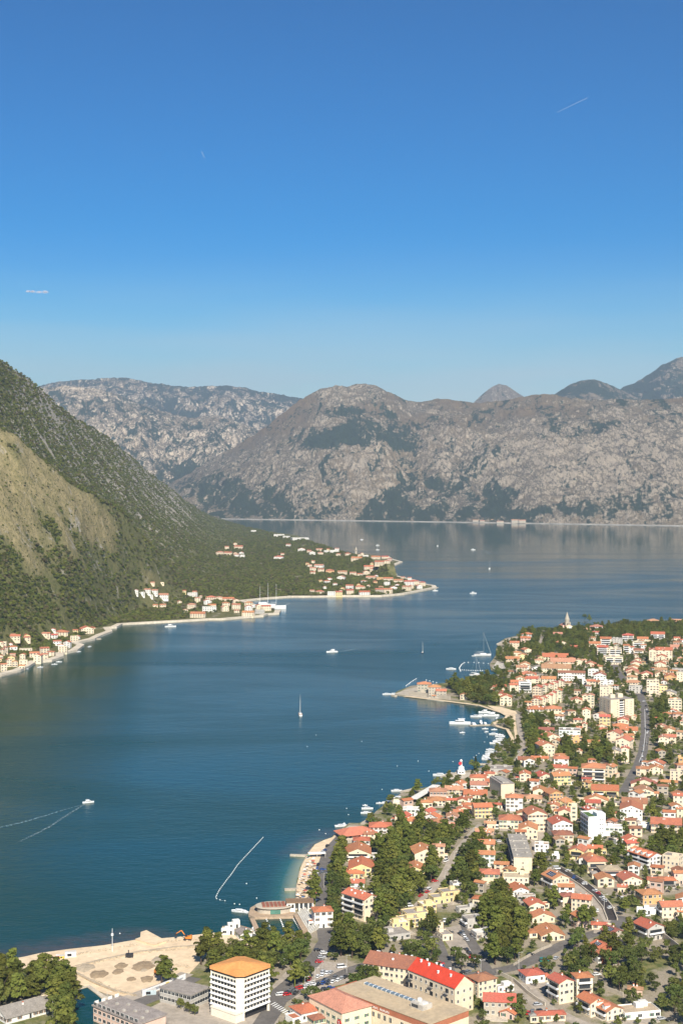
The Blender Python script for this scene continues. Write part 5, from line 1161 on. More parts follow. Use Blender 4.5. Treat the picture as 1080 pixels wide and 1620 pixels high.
ZONES = [  # outline at the foot of the trees, spacing, scale, kinds
 ([(520,1352),(543,1340),(546,1405),(538,1425),(528,1470),(512,1440),(518,1400)], 5.6, 0.99, 'dark dark olive pine'),
 ([(592,1345),(625,1318),(660,1308),(738,1310),(742,1322),(718,1350),(692,1385),(640,1445),(604,1478),(592,1452),(592,1412),(604,1372)], 5.6, 1.07, 'pine pine dark olive'),
 ([(702,1380),(722,1352),(748,1322),(768,1330),(762,1372),(758,1410),(742,1432),(712,1408)], 5.6, 1.03, 'dark dark olive pine'),
 ([(748,1446),(775,1425),(805,1435),(830,1465),(843,1498),(845,1518),(800,1541),(768,1540),(752,1500)], 6.0, 1.12, 'pine pine pine dark'),
 ([(524,1482),(560,1470),(600,1474),(602,1512),(575,1528),(540,1515),(524,1505)], 6.0, 1.12, 'dark olive pine'),
 ([(410,1502),(440,1496),(485,1496),(505,1502),(496,1518),(455,1540),(425,1538)], 5.6, 0.95, 'dark olive pine'),
 ([(275,1545),(300,1516),(345,1500),(400,1500),(424,1520),(430,1560),(380,1552),(330,1548)], 5.6, 0.99, 'pine dark olive pine'),
 ([(-60,1560),(20,1552),(70,1556),(108,1566),(128,1590),(140,1625),(100,1665),(80,1600),(-60,1600)], 5.6, 1.16, 'pine pine pine olive'),
 ([(642,1532),(658,1505),(682,1500),(698,1545),(664,1552)], 6.5, 1.0, 'dark dark olive'), ([(706,1530),(726,1518),(742,1530),(728,1546),(708,1545)], 6.5, 1.0, 'dark dark olive'),
 ([(708,1086),(738,1080),(782,1080),(795,1100),(786,1120),(750,1112),(728,1104)], 6.0, 1.07, 'pine olive pine dark'),
 ([(822,1140),(850,1136),(872,1160),(872,1186),(838,1204),(832,1180)], 6.0, 0.95, 'dark dark olive'), ([(808,1150),(815,1140),(822,1180),(812,1200)], 5, .7, 'olive lime'),
 ([(828,1004),(850,1001),(884,999),(940,994),(1000,990),(1090,988),(1250,985),(1250,1015),(1080,1010),(1040,1016),(990,1012),(930,1006),(880,1035),(840,1042),(826,1030)], 6.9, 0.99, 'dark dark olive pine'),
 ([(1036,1335),(1085,1325),(1090,1372),(1052,1374),(1020,1355)], 6.0, 0.95, 'dark olive dark'), ([(893,1494),(930,1486),(934,1532),(912,1545),(888,1538)], 6.0, 1.03, 'dark olive'),
 ([(958,1522),(1000,1518),(1014,1560),(990,1572),(952,1560)], 5.6, 0.99, 'dark olive dark'), ([(985,1496),(1040,1500),(1040,1530),(1010,1525)], 6.5, .9, 'dark olive'),
 ([(1042,1470),(1085,1462),(1090,1490),(1050,1486)], 6.5, 1.0, 'dark olive'), ([(1040,1515),(1090,1505),(1090,1545),(1065,1545)], 6.5, .9, 'dark olive'),
 ([(950,1420),(975,1410),(1008,1420),(1010,1440),(985,1455),(970,1440)], 6, .6, 'lime olive'), ([(885,1185),(905,1175),(925,1195),(925,1215),(895,1210)], 6.0, 1.03, 'dark dark cypress'),
 ([(940,1180),(968,1172),(968,1212),(930,1210)], 6.0, 1.03, 'dark dark pine'), ([(1025,1130),(1052,1105),(1060,1140),(1030,1160)], 6.0, 0.95, 'dark olive'), ([(880,1020),(925,1010),(930,1040),(895,1048)], 6.0, 0.99, 'dark olive'),
 ([(925,1330),(945,1335),(1000,1365),(1010,1378),(960,1375)], 6, .7, 'olive lime'), ([(770,1440),(790,1410),(800,1430)], 6, 1.0, 'dark olive'), ([(1065,1560),(1095,1560),(1095,1640),(1060,1610)], 5.6, 0.95, 'olive dark'),
]
for px, y, n, kk in ((749,1217,1,'cypress'),(752,1218,1,'cypress'),(816,1222,1,'cypress'),(818,1220,1,'cypress'),(815,1228,1,'cypress'),(908,1200,1,'cypress'),(984,1205,1,'cypress'),(835,1255,1,'cypress'),(924,980,1,'cypress'),(932,984,1,'cypress'),(497,1412,1,'palm'),(480,1556,1,'palm'),(466,1562,1,'palm'),(487,1548,1,'palm'),(498,1431,1,'palm'),(475,1552,1,'palm'),(838,1300,1,'palm'),(847,1296,1,'palm'),(684,1478,1,'pine'),(678,1484,1,'dark'),(776,1440,1,'pine'),(256,1556,1,'pine'),(266,1558,1,'pine'),(262,1548,1,'dark'),(930,1465,1,'dark'),(920,1470,1,'olive'),(590,1556,1,'lime'),(579,1558,1,'dark'),(812,1608,1,'dark'),(820,1600,1,'olive'),(300,1602,.6,'dark'),(286,1596,.6,'dark'),(308,1606,.6,'dark'),(1030,1300,1,'dark'),(860,1385,1,'olive'),(848,1380,1,'dark'),(795,1415,1,'dark'),(455,1632,.7,'dark')):
    g = gp(px, y, LAND); put(g.x, g.y, kk, n * rng.uniform(.95, 1.15), 2.0)
# the small houses of the packed old quarter that nobody could tell apart
ZP = [[gp(*p, LAND) for p in z[0]] for z in ZONES]; rz_ = random.Random(31); MASS = []
for _ in range(5000):
    if len(MASS) >= 85: break
    px, py = rz_.uniform(640, 1085), rz_.uniform(1015, 1440); g = gp(px, py, LAND); wpx = rz_.uniform(7, 11.5) * F / g.y
    if py < 1015 + (830 - px) * .4 or not bool(inside(np.array(g.x), np.array(g.y), TP)) or float(segdist(np.array(g.x), np.array(g.y), TP)) < 16: continue
    if any(bool(inside(np.array(g.x), np.array(g.y), z)) for z in ZP) or in_paved(g.x, g.y) or any(blocked(g.x + a, g.y + 4 + b_, 2.2) for a in (-3.5, 0, 3.5) for b_ in (-4, 4)): continue
    o, n_, w_ = small_house(px - wpx / 2, py - rz_.uniform(6.5, 10.5) * F / g.y * .85, px + wpx / 2, py, rz_.choice('gglh'), rz_.choice('ooorpb'), rz_.choice('cccwsyk'), True, 'house', g)
    o.rotation_euler.z += rz_.uniform(-.4, .4); FOOTP.append((o.location.x, o.location.y, o.rotation_euler.z, w_ / 2 + 1.5, w_ / 2 + 1.5)); MASS.append(o)
melt(MASS, 'packed_houses', 'little houses and sheds packed between the larger town houses')
for outline, gap, sc, kk in ZONES:
    pts = [gp(*p, LAND) for p in outline]; xs = [p.x for p in pts]; ys = [p.y for p in pts]; ks = kk.split(); area = (max(xs) - min(xs)) * (max(ys) - min(ys))
    for _ in range(int(area / gap ** 2 * 3.5)):
        x, y = rng.uniform(min(xs), max(xs)), rng.uniform(min(ys), max(ys))
        if bool(inside(np.array(x), np.array(y), pts)) and bool(inside(np.array(x), np.array(y), TP)) and not blocked(x, y, .5) and not in_paved(x, y):
            f_ = .42 if rng.random() < .85 and any(blocked(x, y + q, -1) for q in (6, 12, 18, 24, 30)) else 1
            put(x, y, ks[rng.integers(len(ks))] if f_ == 1 else 'olive', sc * f_ * rng.uniform(.8, 1.2), gap * (.7 if f_ < 1 else 1))
FILL = [(470,1420),(530,1330),(620,1270),(760,1210),(800,1130),(782,1060),(786,1034),(800,1014),(830,1000),(1090,985),(1140,985),(1200,1640),(430,1650),(420,1600),(520,1500)]
fp = [gp(*p, LAND) for p in FILL]; xs = [p.x for p in fp]; ys = [p.y for p in fp]; FP = [tuple(p)[:2] for p in fp]
for _ in range(60000):
    x, y = rng.uniform(min(xs), max(xs)), rng.uniform(min(ys), max(ys)); u = CX + F * x / y
    if u > 1150 or not bool(inside(np.array(x), np.array(y), FP)) or not bool(inside(np.array(x), np.array(y), TP)): continue
    if rng.random() > .74 - .4 * (vnoise(np.array(x / 30), np.array(y / 30), 5) < .35): continue
    if blocked(x, y, .3) or in_paved(x, y): continue
    k = 'dark dark olive olive lime dark'.split()[rng.integers(6)]
    sc = rng.uniform(.4, .95)
    if any(blocked(x, y + q, 0) for q in (5, 10, 15)): sc = rng.uniform(.3, .45)
    put(x, y, k, sc, 6.0)
TREES.sort(key=lambda t: t[1] / (KINDS[t[2]]['h'] * t[3]))
vis = [t for t in TREES if -20 < CX + F * t[0] / (t[1] * cP + CAMH * sP) < 1095 and HOR + (CAMH - 8) * F / t[1] < 1640]
NT = {}; big = []; rest = []
for t in vis:
    n = KINDS[t[2]]['name']
    if len(big) < 290: big.append(t)
    else: rest.append(t)
rest += [t for t in TREES if t not in set(vis)]
for i, (x, y, k, sc) in enumerate(big):
    K = KINDS[k]; r = empty(K['name'], (x, y, LAND), rng.uniform(0, 6.28)); r.scale = (sc, sc, sc * rng.uniform(.88, 1.12))
    place('trunk', K['trunk'], r); place('crown', K['crowns'][i % len(K['crowns'])], r)
    a, b_, _ = pix((x, y, LAND + K['h'] * sc * .5)); size = 'small ' if sc < .75 else 'large ' if sc > 1.28 else 'medium-sized ' if sc < 1.0 else ''
    reg(r, size + K['look'], 'tree', a, b_, 'tree', 'trees among the town houses')
# instanced greenery: what nobody could count
def scatter(name, pts, scs, sources, kindname='stuff'):
    me = bpy.data.meshes.new(name); me.vertices.add(len(pts)); me.vertices.foreach_set('co', np.asarray(pts, np.float32).reshape(-1))
    for nm, v in (('sc', scs), ('rz', rng.uniform(0, 6.28, len(pts)))):
        a = me.attributes.new(nm, 'FLOAT', 'POINT'); a.data.foreach_set('value', np.asarray(v, np.float32))
    o = place(name, me); tag(o, kind=kindname)
    ng = bpy.data.node_groups.new(name, 'GeometryNodeTree'); ng.interface.new_socket('Geometry', in_out='INPUT', socket_type='NodeSocketGeometry'); ng.interface.new_socket('Geometry', in_out='OUTPUT', socket_type='NodeSocketGeometry')
    gi, go = ng.nodes.new('NodeGroupInput'), ng.nodes.new('NodeGroupOutput'); ip = ng.nodes.new('GeometryNodeInstanceOnPoints'); L = ng.links.new; L(gi.outputs[0], ip.inputs['Points'])
    j = ng.nodes.new('GeometryNodeJoinGeometry'); 
    for s_ in sources:
        so = bpy.data.objects.new('leaf_source', s_); oi = ng.nodes.new('GeometryNodeObjectInfo'); oi.inputs['Object'].default_value = so; oi.inputs['As Instance'].default_value = True; L(oi.outputs['Geometry'], j.inputs[0])
    L(j.outputs[0], ip.inputs['Instance']); ip.inputs['Pick Instance'].default_value = True
    ri = ng.nodes.new('FunctionNodeRandomValue'); ri.data_type = 'INT'; ri.inputs['Min'].default_value if False else None
    for s_ in ri.inputs:
        if s_.type == 'INT' and s_.name == 'Min': s_.default_value = 0
        if s_.type == 'INT' and s_.name == 'Max': s_.default_value = len(sources) - 1
    L([q for q in ri.outputs if q.type == 'INT'][0], ip.inputs['Instance Index'])
    na = ng.nodes.new('GeometryNodeInputNamedAttribute'); na.data_type = 'FLOAT'; na.inputs['Name'].default_value = 'sc'; L(na.outputs['Attribute'], ip.inputs['Scale'])
    nr = ng.nodes.new('GeometryNodeInputNamedAttribute'); nr.data_type = 'FLOAT'; nr.inputs['Name'].default_value = 'rz'; cx_ = ng.nodes.new('ShaderNodeCombineXYZ'); L(nr.outputs['Attribute'], cx_.inputs['Z']); L(cx_.outputs[0], ip.inputs['Rotation'])
    L(ip.outputs[0], go.inputs[0]); md = o.modifiers.new('scatter', 'NODES'); md.node_group = ng; return o
def joined(k, seed):
    """crown and trunk of a tree in one mesh"""
    b = bmesh.new(); K = KINDS[k]; b.from_mesh(K['crowns'][seed % len(K['crowns'])]); nb = len(b.faces); b.from_mesh(K['trunk']); b.faces.ensure_lookup_table()
    for f in b.faces[nb:]: f.material_index = 1
    me = bpy.data.meshes.new('tree_' + k); b.to_mesh(me); b.free(); me.materials.clear(); me.materials.append(K['crowns'][0].materials[0]); me.materials.append(BARK); return me
scatter('town_tree_cover', [(t[0], t[1], LAND) for t in rest], [t[3] for t in rest], [joined('dark', 0), joined('dark', 1), joined('olive', 0), joined('pine', 0), joined('olive', 1)])
o = bpy.data.objects['town_tree_cover']; o['label'] = 'mass of smaller trees filling the gaps between town houses'; o['category'] = 'tree cover'
# woods and scrub on the peninsula
def bush(key, mat, seed, r=3.0, h=4.6, n=6, leaf=26, size=.62): return crown_mesh('bush_' + key, clumps_round(r, h, n, seed, .1), leaf, size, mat, seed)
BUSH = [bush('dark', LEAF['dark'], 31), bush('dry', leaf_mat('leaf_dry', (.13, .115, .055), (.20, .17, .085)), 32), bush('olive', LEAF['olive'], 33), bush('lime', LEAF['lime'], 34, 2.6, 3.6), bush('olive2', LEAF['olive'], 35), bush('lime2', LEAF['lime'], 36, 2.8, 4)]
def hill_points(n, u0, u1, y0, y1, seed):
    r = np.random.default_rng(seed); u = r.uniform(u0, u1, n); py = r.uniform(y0, y1, n); return u, py
NW = 120000
u = rng.uniform(-60, 640, NW); t_ = rng.uniform(0, 1, NW) ** .8
yfoot_ = np.interp(u, [-60, 0, 170, 300, 440, 520, 600], [1950, 1960, 2620, 2790, 3230, 3390, 3420]); yend = lerp(u, BC_Y) * S * 1.02
Yw = yfoot_ * (np.maximum(yend, yfoot_ + 100) / yfoot_) ** t_; Xw = (u - CX) / F * Yw
ok = inside(Xw, Yw, left_poly) & (segdist(Xw, Yw, left_poly[:52]) > 22)
Xw, Yw, u = Xw[ok], Yw[ok], u[ok]; g = grass_at(Xw, Yw); keep = (rng.random(len(Xw)) > np.clip(g * 1.08 + .35 * fbm(Xw / 45, Yw / 90, 91, 3), 0, .95)) & (rng.random(len(Xw)) < .5 + .5 * (Yw < 2900) + .9 * (fbm(Xw / 170, Yw / 260, 61, 4) - .25))
keep &= fbm(Xw / 60, Yw / 60, 77, 3) > .26
# clear the built-up spots
for cx_, cy_, rr in [(q[0], q[1], 13) for q in FARSPOT] + [(p.location.x, p.location.y, 13) for p in COL.objects if p.parent is None and p.name.startswith('house') and p.get('group') == 'houses of the villages across the bay']:
    keep &= (Xw - cx_) ** 2 + (Yw - (cy_ - 4)) ** 2 > rr ** 2
Xw, Yw = Xw[keep], Yw[keep]; Zw = h_left(Xw, Yw) - .6
scw = np.random.default_rng(5).uniform(.6, 1.5, len(Xw)) * (1 + .35 * (fbm(Xw / 90, Yw / 90, 55, 2) - .5)) * np.where(grass_at(Xw, Yw) > .4, .6, 1)
scatter('hillside_woods', np.stack([Xw, Yw, Zw], 1), scw, BUSH)
o = bpy.data.objects['hillside_woods']; o['label'] = 'dense scrub and woods covering the peninsula hillside'; o['category'] = 'woods'
# ------------------------------------------------------------ cars
CARC = {'white': (.78, .78, .76), 'black': (.02, .02, .022), 'silver': (.45, .46, .47), 'grey': (.16, .165, .17), 'red': (.5, .02, .02), 'blue': (.03, .08, .28), 'green': (.02, .20, .16)}
CARM = {k: surf('car_' + k, v, .3, .03, 1, 0, spec=.6) for k, v in CARC.items()}
def car_meshes(van=False):
    b = MB(); L, wd = (2.25, .88) if not van else (2.5, .95); hb, hc = (.85, 1.45) if not van else (1.0, 2.1)
    side = [(-L, .3), (-L, hb - .05), (-L * .93, hb), (L * .95, hb - .12), (L, hb - .35), (L, .3)] if not van else [(-L, .3), (-L, 1.1), (L * .8, 1.05), (L, .85), (L, .3)]
    n = len(side); vs = [(x, -wd, z) for x, z in side] + [(x, wd, z) for x, z in side]; b.add(vs, [tuple(range(n))[::-1], tuple(range(n, 2 * n))] + [(i, (i + 1) % n, n + (i + 1) % n, n + i) for i in range(n)])
    x0, x1, x2, x3 = (-L * .9, -L * .72, L * .12, L * .48) if not van else (-L + .04, -L + .12, L * .5, L * .8)
    def cab(q, zlo, zhi, t0, t1):
        lo = [(x0, -wd * q, zlo), (x3, -wd * q, zlo), (x3, wd * q, zlo), (x0, wd * q, zlo)]; k = .86
        hi = [(x1, -wd * k * q, zhi), (x2, -wd * k * q, zhi), (x2, wd * k * q, zhi), (x1, wd * k * q, zhi)]
        f = lambda a, c, t: tuple(a[i] + (c[i] - a[i]) * t for i in range(3)); return [f(a, c, t0) for a, c in zip(lo, hi)] + [f(a, c, t1) for a, c in zip(lo, hi)]
    v = cab(.93, hb - .1, hc, 0, 1); b.add(v, [(0, 1, 5, 4), (1, 2, 6, 5), (2, 3, 7, 6), (3, 0, 4, 7), (4, 5, 6, 7)])
    gbm = MB(); gbm.add(cab(.955, hb - .08, hc, .12, .86), [(0, 1, 5, 4), (1, 2, 6, 5), (2, 3, 7, 6), (3, 0, 4, 7), (3, 2, 1, 0), (4, 5, 6, 7)])
    return b, gbm
def wheel_mesh():
    b = MB(); b.tube((0, -.12, 0), (0, .12, 0), .33, n=10); b.tube((0, -.14, 0), (0, .14, 0), .18, n=8, m=1); return b.mesh('wheel', [DARK, RAIL])
CB_, CG_ = car_meshes(); VB_, VG_ = car_meshes(True); WHEEL = wheel_mesh()
CGM, VGM = CG_.mesh('window', [GLASS]), VG_.mesh('window', [GLASS])
BODY = {}
def car(px, py, colour, ang, van=False, near='', k=None):
    p = gp(px, py, LAND + .2); c = empty('parked_van' if van else 'parked_car', p, R(ang)); key = (colour, van)
    if key not in BODY: BODY[key] = (VB_ if van else CB_).mesh('body', [CARM[colour]])
    place('body', BODY[key], c); place('window', VGM if van else CGM, c)
    for sx in (-1.45, 1.45):
        for sy in (-.8, .8): place('wheel', WHEEL, c, (sx, sy, .33))
    reg(c, f'{colour} ' + ('van' if van else 'car') + ' parked in the open', 'van' if van else 'car', px, py, 'van' if van else 'car', 'cars parked around the town')
    FOOTP.append((p.x, p.y, 0, 2, 2)); return c
CARS = """
T 440 1480 5.4
340 350 white 70|380 335 white 75|418 318 white 75|382 310 silver 75|395 150 white 10|340 125 black 20|370 185 silver 15|350 225 red 10|540 270 white 20 v|300 420 white 20|280 410 silver 20|262 425 white 20|245 440 white 25|200 445 red 25|170 455 red 25|400 380 black 65|420 385 grey 65|470 395 white 65|515 380 white 65|545 365 silver 65|575 355 black 60|490 355 grey 65|350 415 black 65|385 405 blue 65|430 405 black 65|130 465 grey 25|110 480 grey 25|90 490 black 25|75 505 red 20|40 500 white 15|150 490 black 70|15 505 white 15|400 460 black 15|450 450 blue 15|60 215 white 30|90 170 black 30|265 375 red 80 v|180 310 blue 15|160 615 black 25|460 40 silver 60|470 60 silver 60|455 85 grey 60|690 265 black 80|450 315 silver 70
T 430 1300 6.75
593 255 black 70|565 305 blue 65|552 335 white 70|545 320 silver 68|495 455 black 80|485 495 blue 85|487 540 white 88|490 575 black 90|578 600 black 85|588 650 grey 85|545 510 blue 20|640 495 silver 30|640 565 white 30 v|550 545 grey 30
T 340 1380 4.91
797 20 black 85|862 45 black 85|870 235 black 80|905 290 white 80|930 390 white 70|970 410 blue 50|800 320 white 40 v|575 640 black 30|845 625 white 15
T 640 1310 6.75
440 350 white 60 v|320 565 red 10|655 100 black 60
T 530 1390 6.75
915 180 red 60|985 140 red 60|1000 120 white 60 v|655 390 black 45|785 290 white 20 v|670 380 red 45|20 470 black 30|50 500 blue 40
T 660 1390 6.75
315 455 white 10 v|350 460 black 80|345 575 black 10|130 605 black 70|150 640 silver 70|125 580 red 60|475 570 grey 110|490 610 white 110|520 650 silver 110|455 590 black 110
T 780 1310 6.75
480 150 black 20|475 185 red 20|590 385 silver 60|600 400 grey 60|460 475 green 10 v|450 520 red 10|675 430 white 5 v|800 455 white 40|860 525 blue 70|890 550 black 60|970 590 white 60|65 140 white 30|75 100 black 30|560 310 black 80
T 920 1390 6.75
30 50 white 120|140 130 white 120|175 155 red 120|215 205 white 120|240 235 silver 120|305 310 white 25|395 375 black 10|165 340 white 80|535 460 black 10|690 395 white 5|440 210 white 10
T 760 1480 6
540 655 silver 15|450 735 red 70|560 715 black 110|490 720 grey 80|470 180 black 30|410 710 silver 80|715 215 silver 60|600 240 green 10 v
T 600 1480 5.4
520 240 red 10|515 262 blue 10|825 210 white 15|795 185 red 15|740 120 black 110|765 150 black 110|720 315 black 40|755 310 grey 45
T 920 1060 6.75
685 380 black 60|690 420 white 75|695 450 black 80|710 470 silver 60|660 330 white 50|675 620 grey 85|700 655 silver 85
T 920 1150 6.75
640 310 white 82|635 350 silver 82|630 365 black 82|655 200 silver 85|690 175 black 85|645 260 grey 82|690 60 white 88
T 760 1150 6.75
400 265 white 60|500 110 white 70|520 160 white 75|470 90 silver 70|330 330 grey 50
T 920 1230 6.75
800 380 silver 10|845 385 white 10|880 380 grey 15|965 435 black 10|735 525 blue 60|740 560 white 70|720 210 black 20|450 520 blue 30|415 525 silver 20
T 900 1480 6
960 800 black 20|870 790 silver 20|260 370 white 20
"""
for ln in CARS.strip().split('\n'):
    if ln[0] == 'T': X0, Y0, sc_ = map(float, ln.split()[1:]); continue
    for e in ln.split('|'):
        t = e.split(); x, y = X0 + float(t[0]) / sc_, Y0 + float(t[1]) / sc_ + 1
        car(x, y, t[2], float(t[3]), len(t) > 4)

# ------------------------------------------------------------ boats
HULL = surf('boat_white', (.8, .79, .77), .3, .03, 1, .05, spec=.5); HULLD = surf('boat_dark', (.04, .05, .08), .35, .05); CANV = surf('sail_cover', (.70, .68, .62), .8)
def hull_mb(L, B, D):
    b = MB(); st = [(-.5, .78, 0), (-.3, .95, .0), (0, 1.0, 0), (.25, .82, .04), (.42, .42, .12), (.5, .03, .2)]; vs = []
    for x, w_, r in st: vs += [(x * L, -w_ * B / 2, D * (1 + r)), (x * L, -w_ * B * .36, -.2), (x * L, w_ * B * .36, -.2), (x * L, w_ * B / 2, D * (1 + r))]
    n = len(st); b.add(vs, [(4 * i, 4 * i + 1, 4 * i + 5, 4 * i + 4) for i in range(n - 1)] + [(4 * i + 1, 4 * i + 2, 4 * i + 6, 4 * i + 5) for i in range(n - 1)] + [(4 * i + 2, 4 * i + 3, 4 * i + 7, 4 * i + 6) for i in range(n - 1)], smooth=False)
    b.add([(v[0], v[1], v[2] - .12 * D) for v in vs], [(4 * i, 4 * i + 4, 4 * i + 7, 4 * i + 3) for i in range(n - 1)] + [], 1); b.add(vs[:4], [(0, 3, 2, 1)]); return b
def boat(kind_, px, py, L, ang, label=None, z=0, look=None, hm=None):
    p = gp(px, py, 0); nm = {'motor': 'motor_boat', 'yacht': 'motor_yacht', 'sail': 'sailing_boat', 'small': 'small_boat', 'ship': 'tall_ship', 'ferry': 'passenger_boat'}[kind_]
    r = empty(nm, p, R(ang)); B = L * {'motor': .34, 'yacht': .27, 'sail': .28, 'small': .38, 'ship': .17, 'ferry': .24}[kind_]; D = L * {'motor': .1, 'yacht': .1, 'sail': .085, 'small': .09, 'ship': .09, 'ferry': .1}[kind_]
    h = place('hull', hull_mb(L, B, D).mesh('hull', [hm or HULL, TIMBER if kind_ in ('sail', 'ship') else HULL]), r)
    if kind_ in ('motor', 'yacht', 'ferry'):
        b = MB(); k = B * .36; b.prism([(-L * .22, -k), (L * .1, -k), (L * .22, -k * .5), (L * .22, k * .5), (L * .1, k), (-L * .22, k)], D * .8, D + L * .085); c = place('cabin', b.mesh('cabin', [HULL]), r)
        b = MB(); k *= 1.02; b.prism([(-L * .2, -k), (L * .1, -k), (L * .225, -k * .5), (L * .225, k * .5), (L * .1, k), (-L * .2, k)], D + L * .02, D + L * .06); place('window_band', b.mesh('window_band', [GLASS]), c)
        if kind_ != 'motor':
            b = MB(); b.box(-L * .2, L * .06, -k * .85, k * .85, D + L * .085, D + L * .15); b.box(-L * .24, L * .1, -k, k, D + L * .15, D + L * .165); place('upper_deck', b.mesh('upper_deck', [HULL]), r)
            b = MB(); b.tube((-L * .1, 0, D + L * .165), (-L * .13, 0, D + L * .28), .08, .05); place('mast', b.mesh('mast', [RAIL]), r)
    elif kind_ == 'small':
        b = MB(); b.box(-L * .06, L * .1, -B * .22, B * .22, D * .6, D + .7); place('console', b.mesh('console', [HULL]), r); b = MB(); b.box(-L * .54, -L * .46, -.25, .25, -.1, D + .5); place('outboard_motor', b.mesh('outboard_motor', [DARK]), r)
    elif kind_ == 'sail':
        b = MB(); b.box(-L * .15, L * .2, -B * .26, B * .26, D * .8, D + L * .05); place('cabin', b.mesh('cabin', [HULL]), r)
        H = L * 1.3; b = MB(); b.tube((L * .06, 0, D), (L * .06, 0, D + H), .14, .08); b.tube((L * .5, 0, D * 1.2), (L * .06, 0, D + H * .97), .03, .03, 4); b.tube((-L * .5, 0, D), (L * .06, 0, D + H), .03, .03, 4); b.tube((L * .06, -B * .35, D + H * .6), (L * .06, B * .35, D + H * .6), .05, .05, 4); place('mast', b.mesh('mast', [RAIL]), r)
        b = MB(); b.tube((L * .05, 0, D + L * .12), (-L * .4, 0, D + L * .11), .1, .1); b.tube((L * .03, 0, D + L * .135), (-L * .38, 0, D + L * .125), .22, .16); place('boom', b.mesh('boom', [CANV]), r)
        b = MB(); b.tube((L * .49, 0, D * 1.3), (L * .085, 0, D + H * .9), .16, .05); place('furled_jib', b.mesh('furled_jib', [CANV]), r)
    elif kind_ == 'ship':
        b = MB(); b.box(-L * .3, L * .2, -B * .36, B * .36, D * .8, D + L * .05); b.box(-L * .28, -L * .05, -B * .3, B * .3, D + L * .05, D + L * .09); place('deckhouse', b.mesh('deckhouse', [HULL]), r)
        for x, k in ((.22, .62), (-.02, .66), (-.25, .55)):
            b = MB(); b.tube((L * x, 0, D), (L * x, 0, D + L * k), .35, .16); b.tube((L * x, -B * .7, D + L * k * .55), (L * x, B * .7, D + L * k * .55), .14, .14, 5); b.tube((L * x, 0, D + L * .1), (L * (x - .16), 0, D + L * .1), .3, .2, 5); place('mast', b.mesh('mast', [HULL]), r)
        b = MB(); b.tube((L * .46, 0, D * 1.1), (L * .62, 0, D * 1.8), .25, .12); place('bowsprit', b.mesh('bowsprit', [HULL]), r)
    if label: tag(r, label, 'boat')
    else: reg(r, look or {'motor': 'white cabin motor boat', 'small': 'small open white boat', 'yacht': 'white two-deck motor yacht', 'sail': 'white sailing boat with bare mast', 'ferry': 'white boat', 'ship': 'ship'}[kind_], 'boat', px, py, 'boat', 'boats in the bay')
    return r
def foam(name, px, widths, label, mat):
    pts = [gp(*p, .12) for p in px]; b = MB(); prev = None
    for i, p in enumerate(pts):
        d = (pts[min(i + 1, len(pts) - 1)] - pts[max(i - 1, 0)]).normalized(); n = Vector((-d.y, d.x, 0)) * widths[i] / 2; cur = (p + n, p - n)
        if prev: b.add([prev[1], cur[1], cur[0], prev[0]], [(0, 1, 2, 3)])
        prev = cur
    o = place(name, b.mesh(name, [mat])); tag(o, label, 'wake', None, 'stuff')
def foam_mat(name, th, col=(.55, .62, .64)):
    m, t, b = nodemat(name); co = coords(t); n = noise(t, co, .5, 4, .7); b.inputs['Base Color'].default_value = col + (1,); b.inputs['Roughness'].default_value = .7
    tr = N(t, 'ShaderNodeBsdfTransparent'); mx = N(t, 'ShaderNodeMixShader'); t.links.new(ramp(t, n, th, th + .25), mx.inputs[0]); t.links.new(tr.outputs[0], mx.inputs[1]); t.links.new(b.outputs[0], mx.inputs[2]); t.links.new(mx.outputs[0], t.nodes['Material Output'].inputs[0]); return m
FOAM, FOAM2 = foam_mat('wake_foam', .46, (.36, .44, .46)), foam_mat('faint_foam', .42, (.22, .32, .35))
boat('yacht', 140, 1270, 9.5, 22, 'white motor boat heading away with a long pale wake behind it')
foam('wake_foam', [(136,1271),(128,1276),(115,1284),(98,1295),(78,1308),(55,1320),(30,1332)], [1.0, 1.6, 2, 2.2, 2.2, 2, 1.4], 'pale foam wake trailing the motor boat', FOAM)
foam('bow_wave', [(132,1273),(105,1280),(70,1291),(35,1301),(0,1309),(-40,1318)], [1, 1.6, 2.4, 3, 3, 2], 'faint bow wave spreading from the motor boat', FOAM2)
boat('sail', 475, 1131, 17, 95, 'white sailing boat with bare tall mast alone in mid bay')
boat('yacht', 525, 1032, 18, 195, 'white two-deck yacht in mid bay with a curved wake')
foam('wake_foam', [(531,1031.5),(540,1030.5),(552,1028.5),(566,1026)], [1.5, 6, 9, 6], 'curved pale wake behind the two-deck yacht', FOAM2)
boat('sail', 668, 1033, 13, 80, 'small dark-hulled sailing boat beyond the villa point', hm=HULLD)
boat('sail', 763, 1037, 26, 5, 'largest white sailing yacht moored off the rocky headland')
boat('sail', 752, 1068, 18, 20, 'sailing boat with tall mast tied at the end of the white jetty')
boat('motor', 713, 1059, 14, 175, 'white cabin boat anchored outside the swim line of the headland')
boat('motor', 749, 1038, 7, 10, 'tiny white boat off the rocky headland')
boat('yacht', 270, 992, 21, 15, 'white motor yacht anchored by the wooded shore')
boat('ship', 425, 963, 75, -8, 'large white three-masted ship moored behind the harbour mole')
boat('sail', 774, 900, 24, 80, 'sailing boat under bare mast in the far bay'); boat('sail', 692, 864, 26, 80, 'tiny far sailing boat near the grey mountain water')
for x, y, L, a, lb in ((748,870,20,10,'far white boat turning with a curved wake'), (748,939,17,5,'far white ferry off the middle of the bay'), (597,863,16,0,'far motor boat, outer one of two beyond the village'), (597,870,15,5,'far motor boat, inner one of two beyond the village'), (572,854,17,5,'far motor boat in the calm strait'), (688,935,14,10,'small boat off the pointed cape'), (615,908,14,30,'small boat moored inside the village cove')):
    boat('ferry', x, y, L, a, lb)
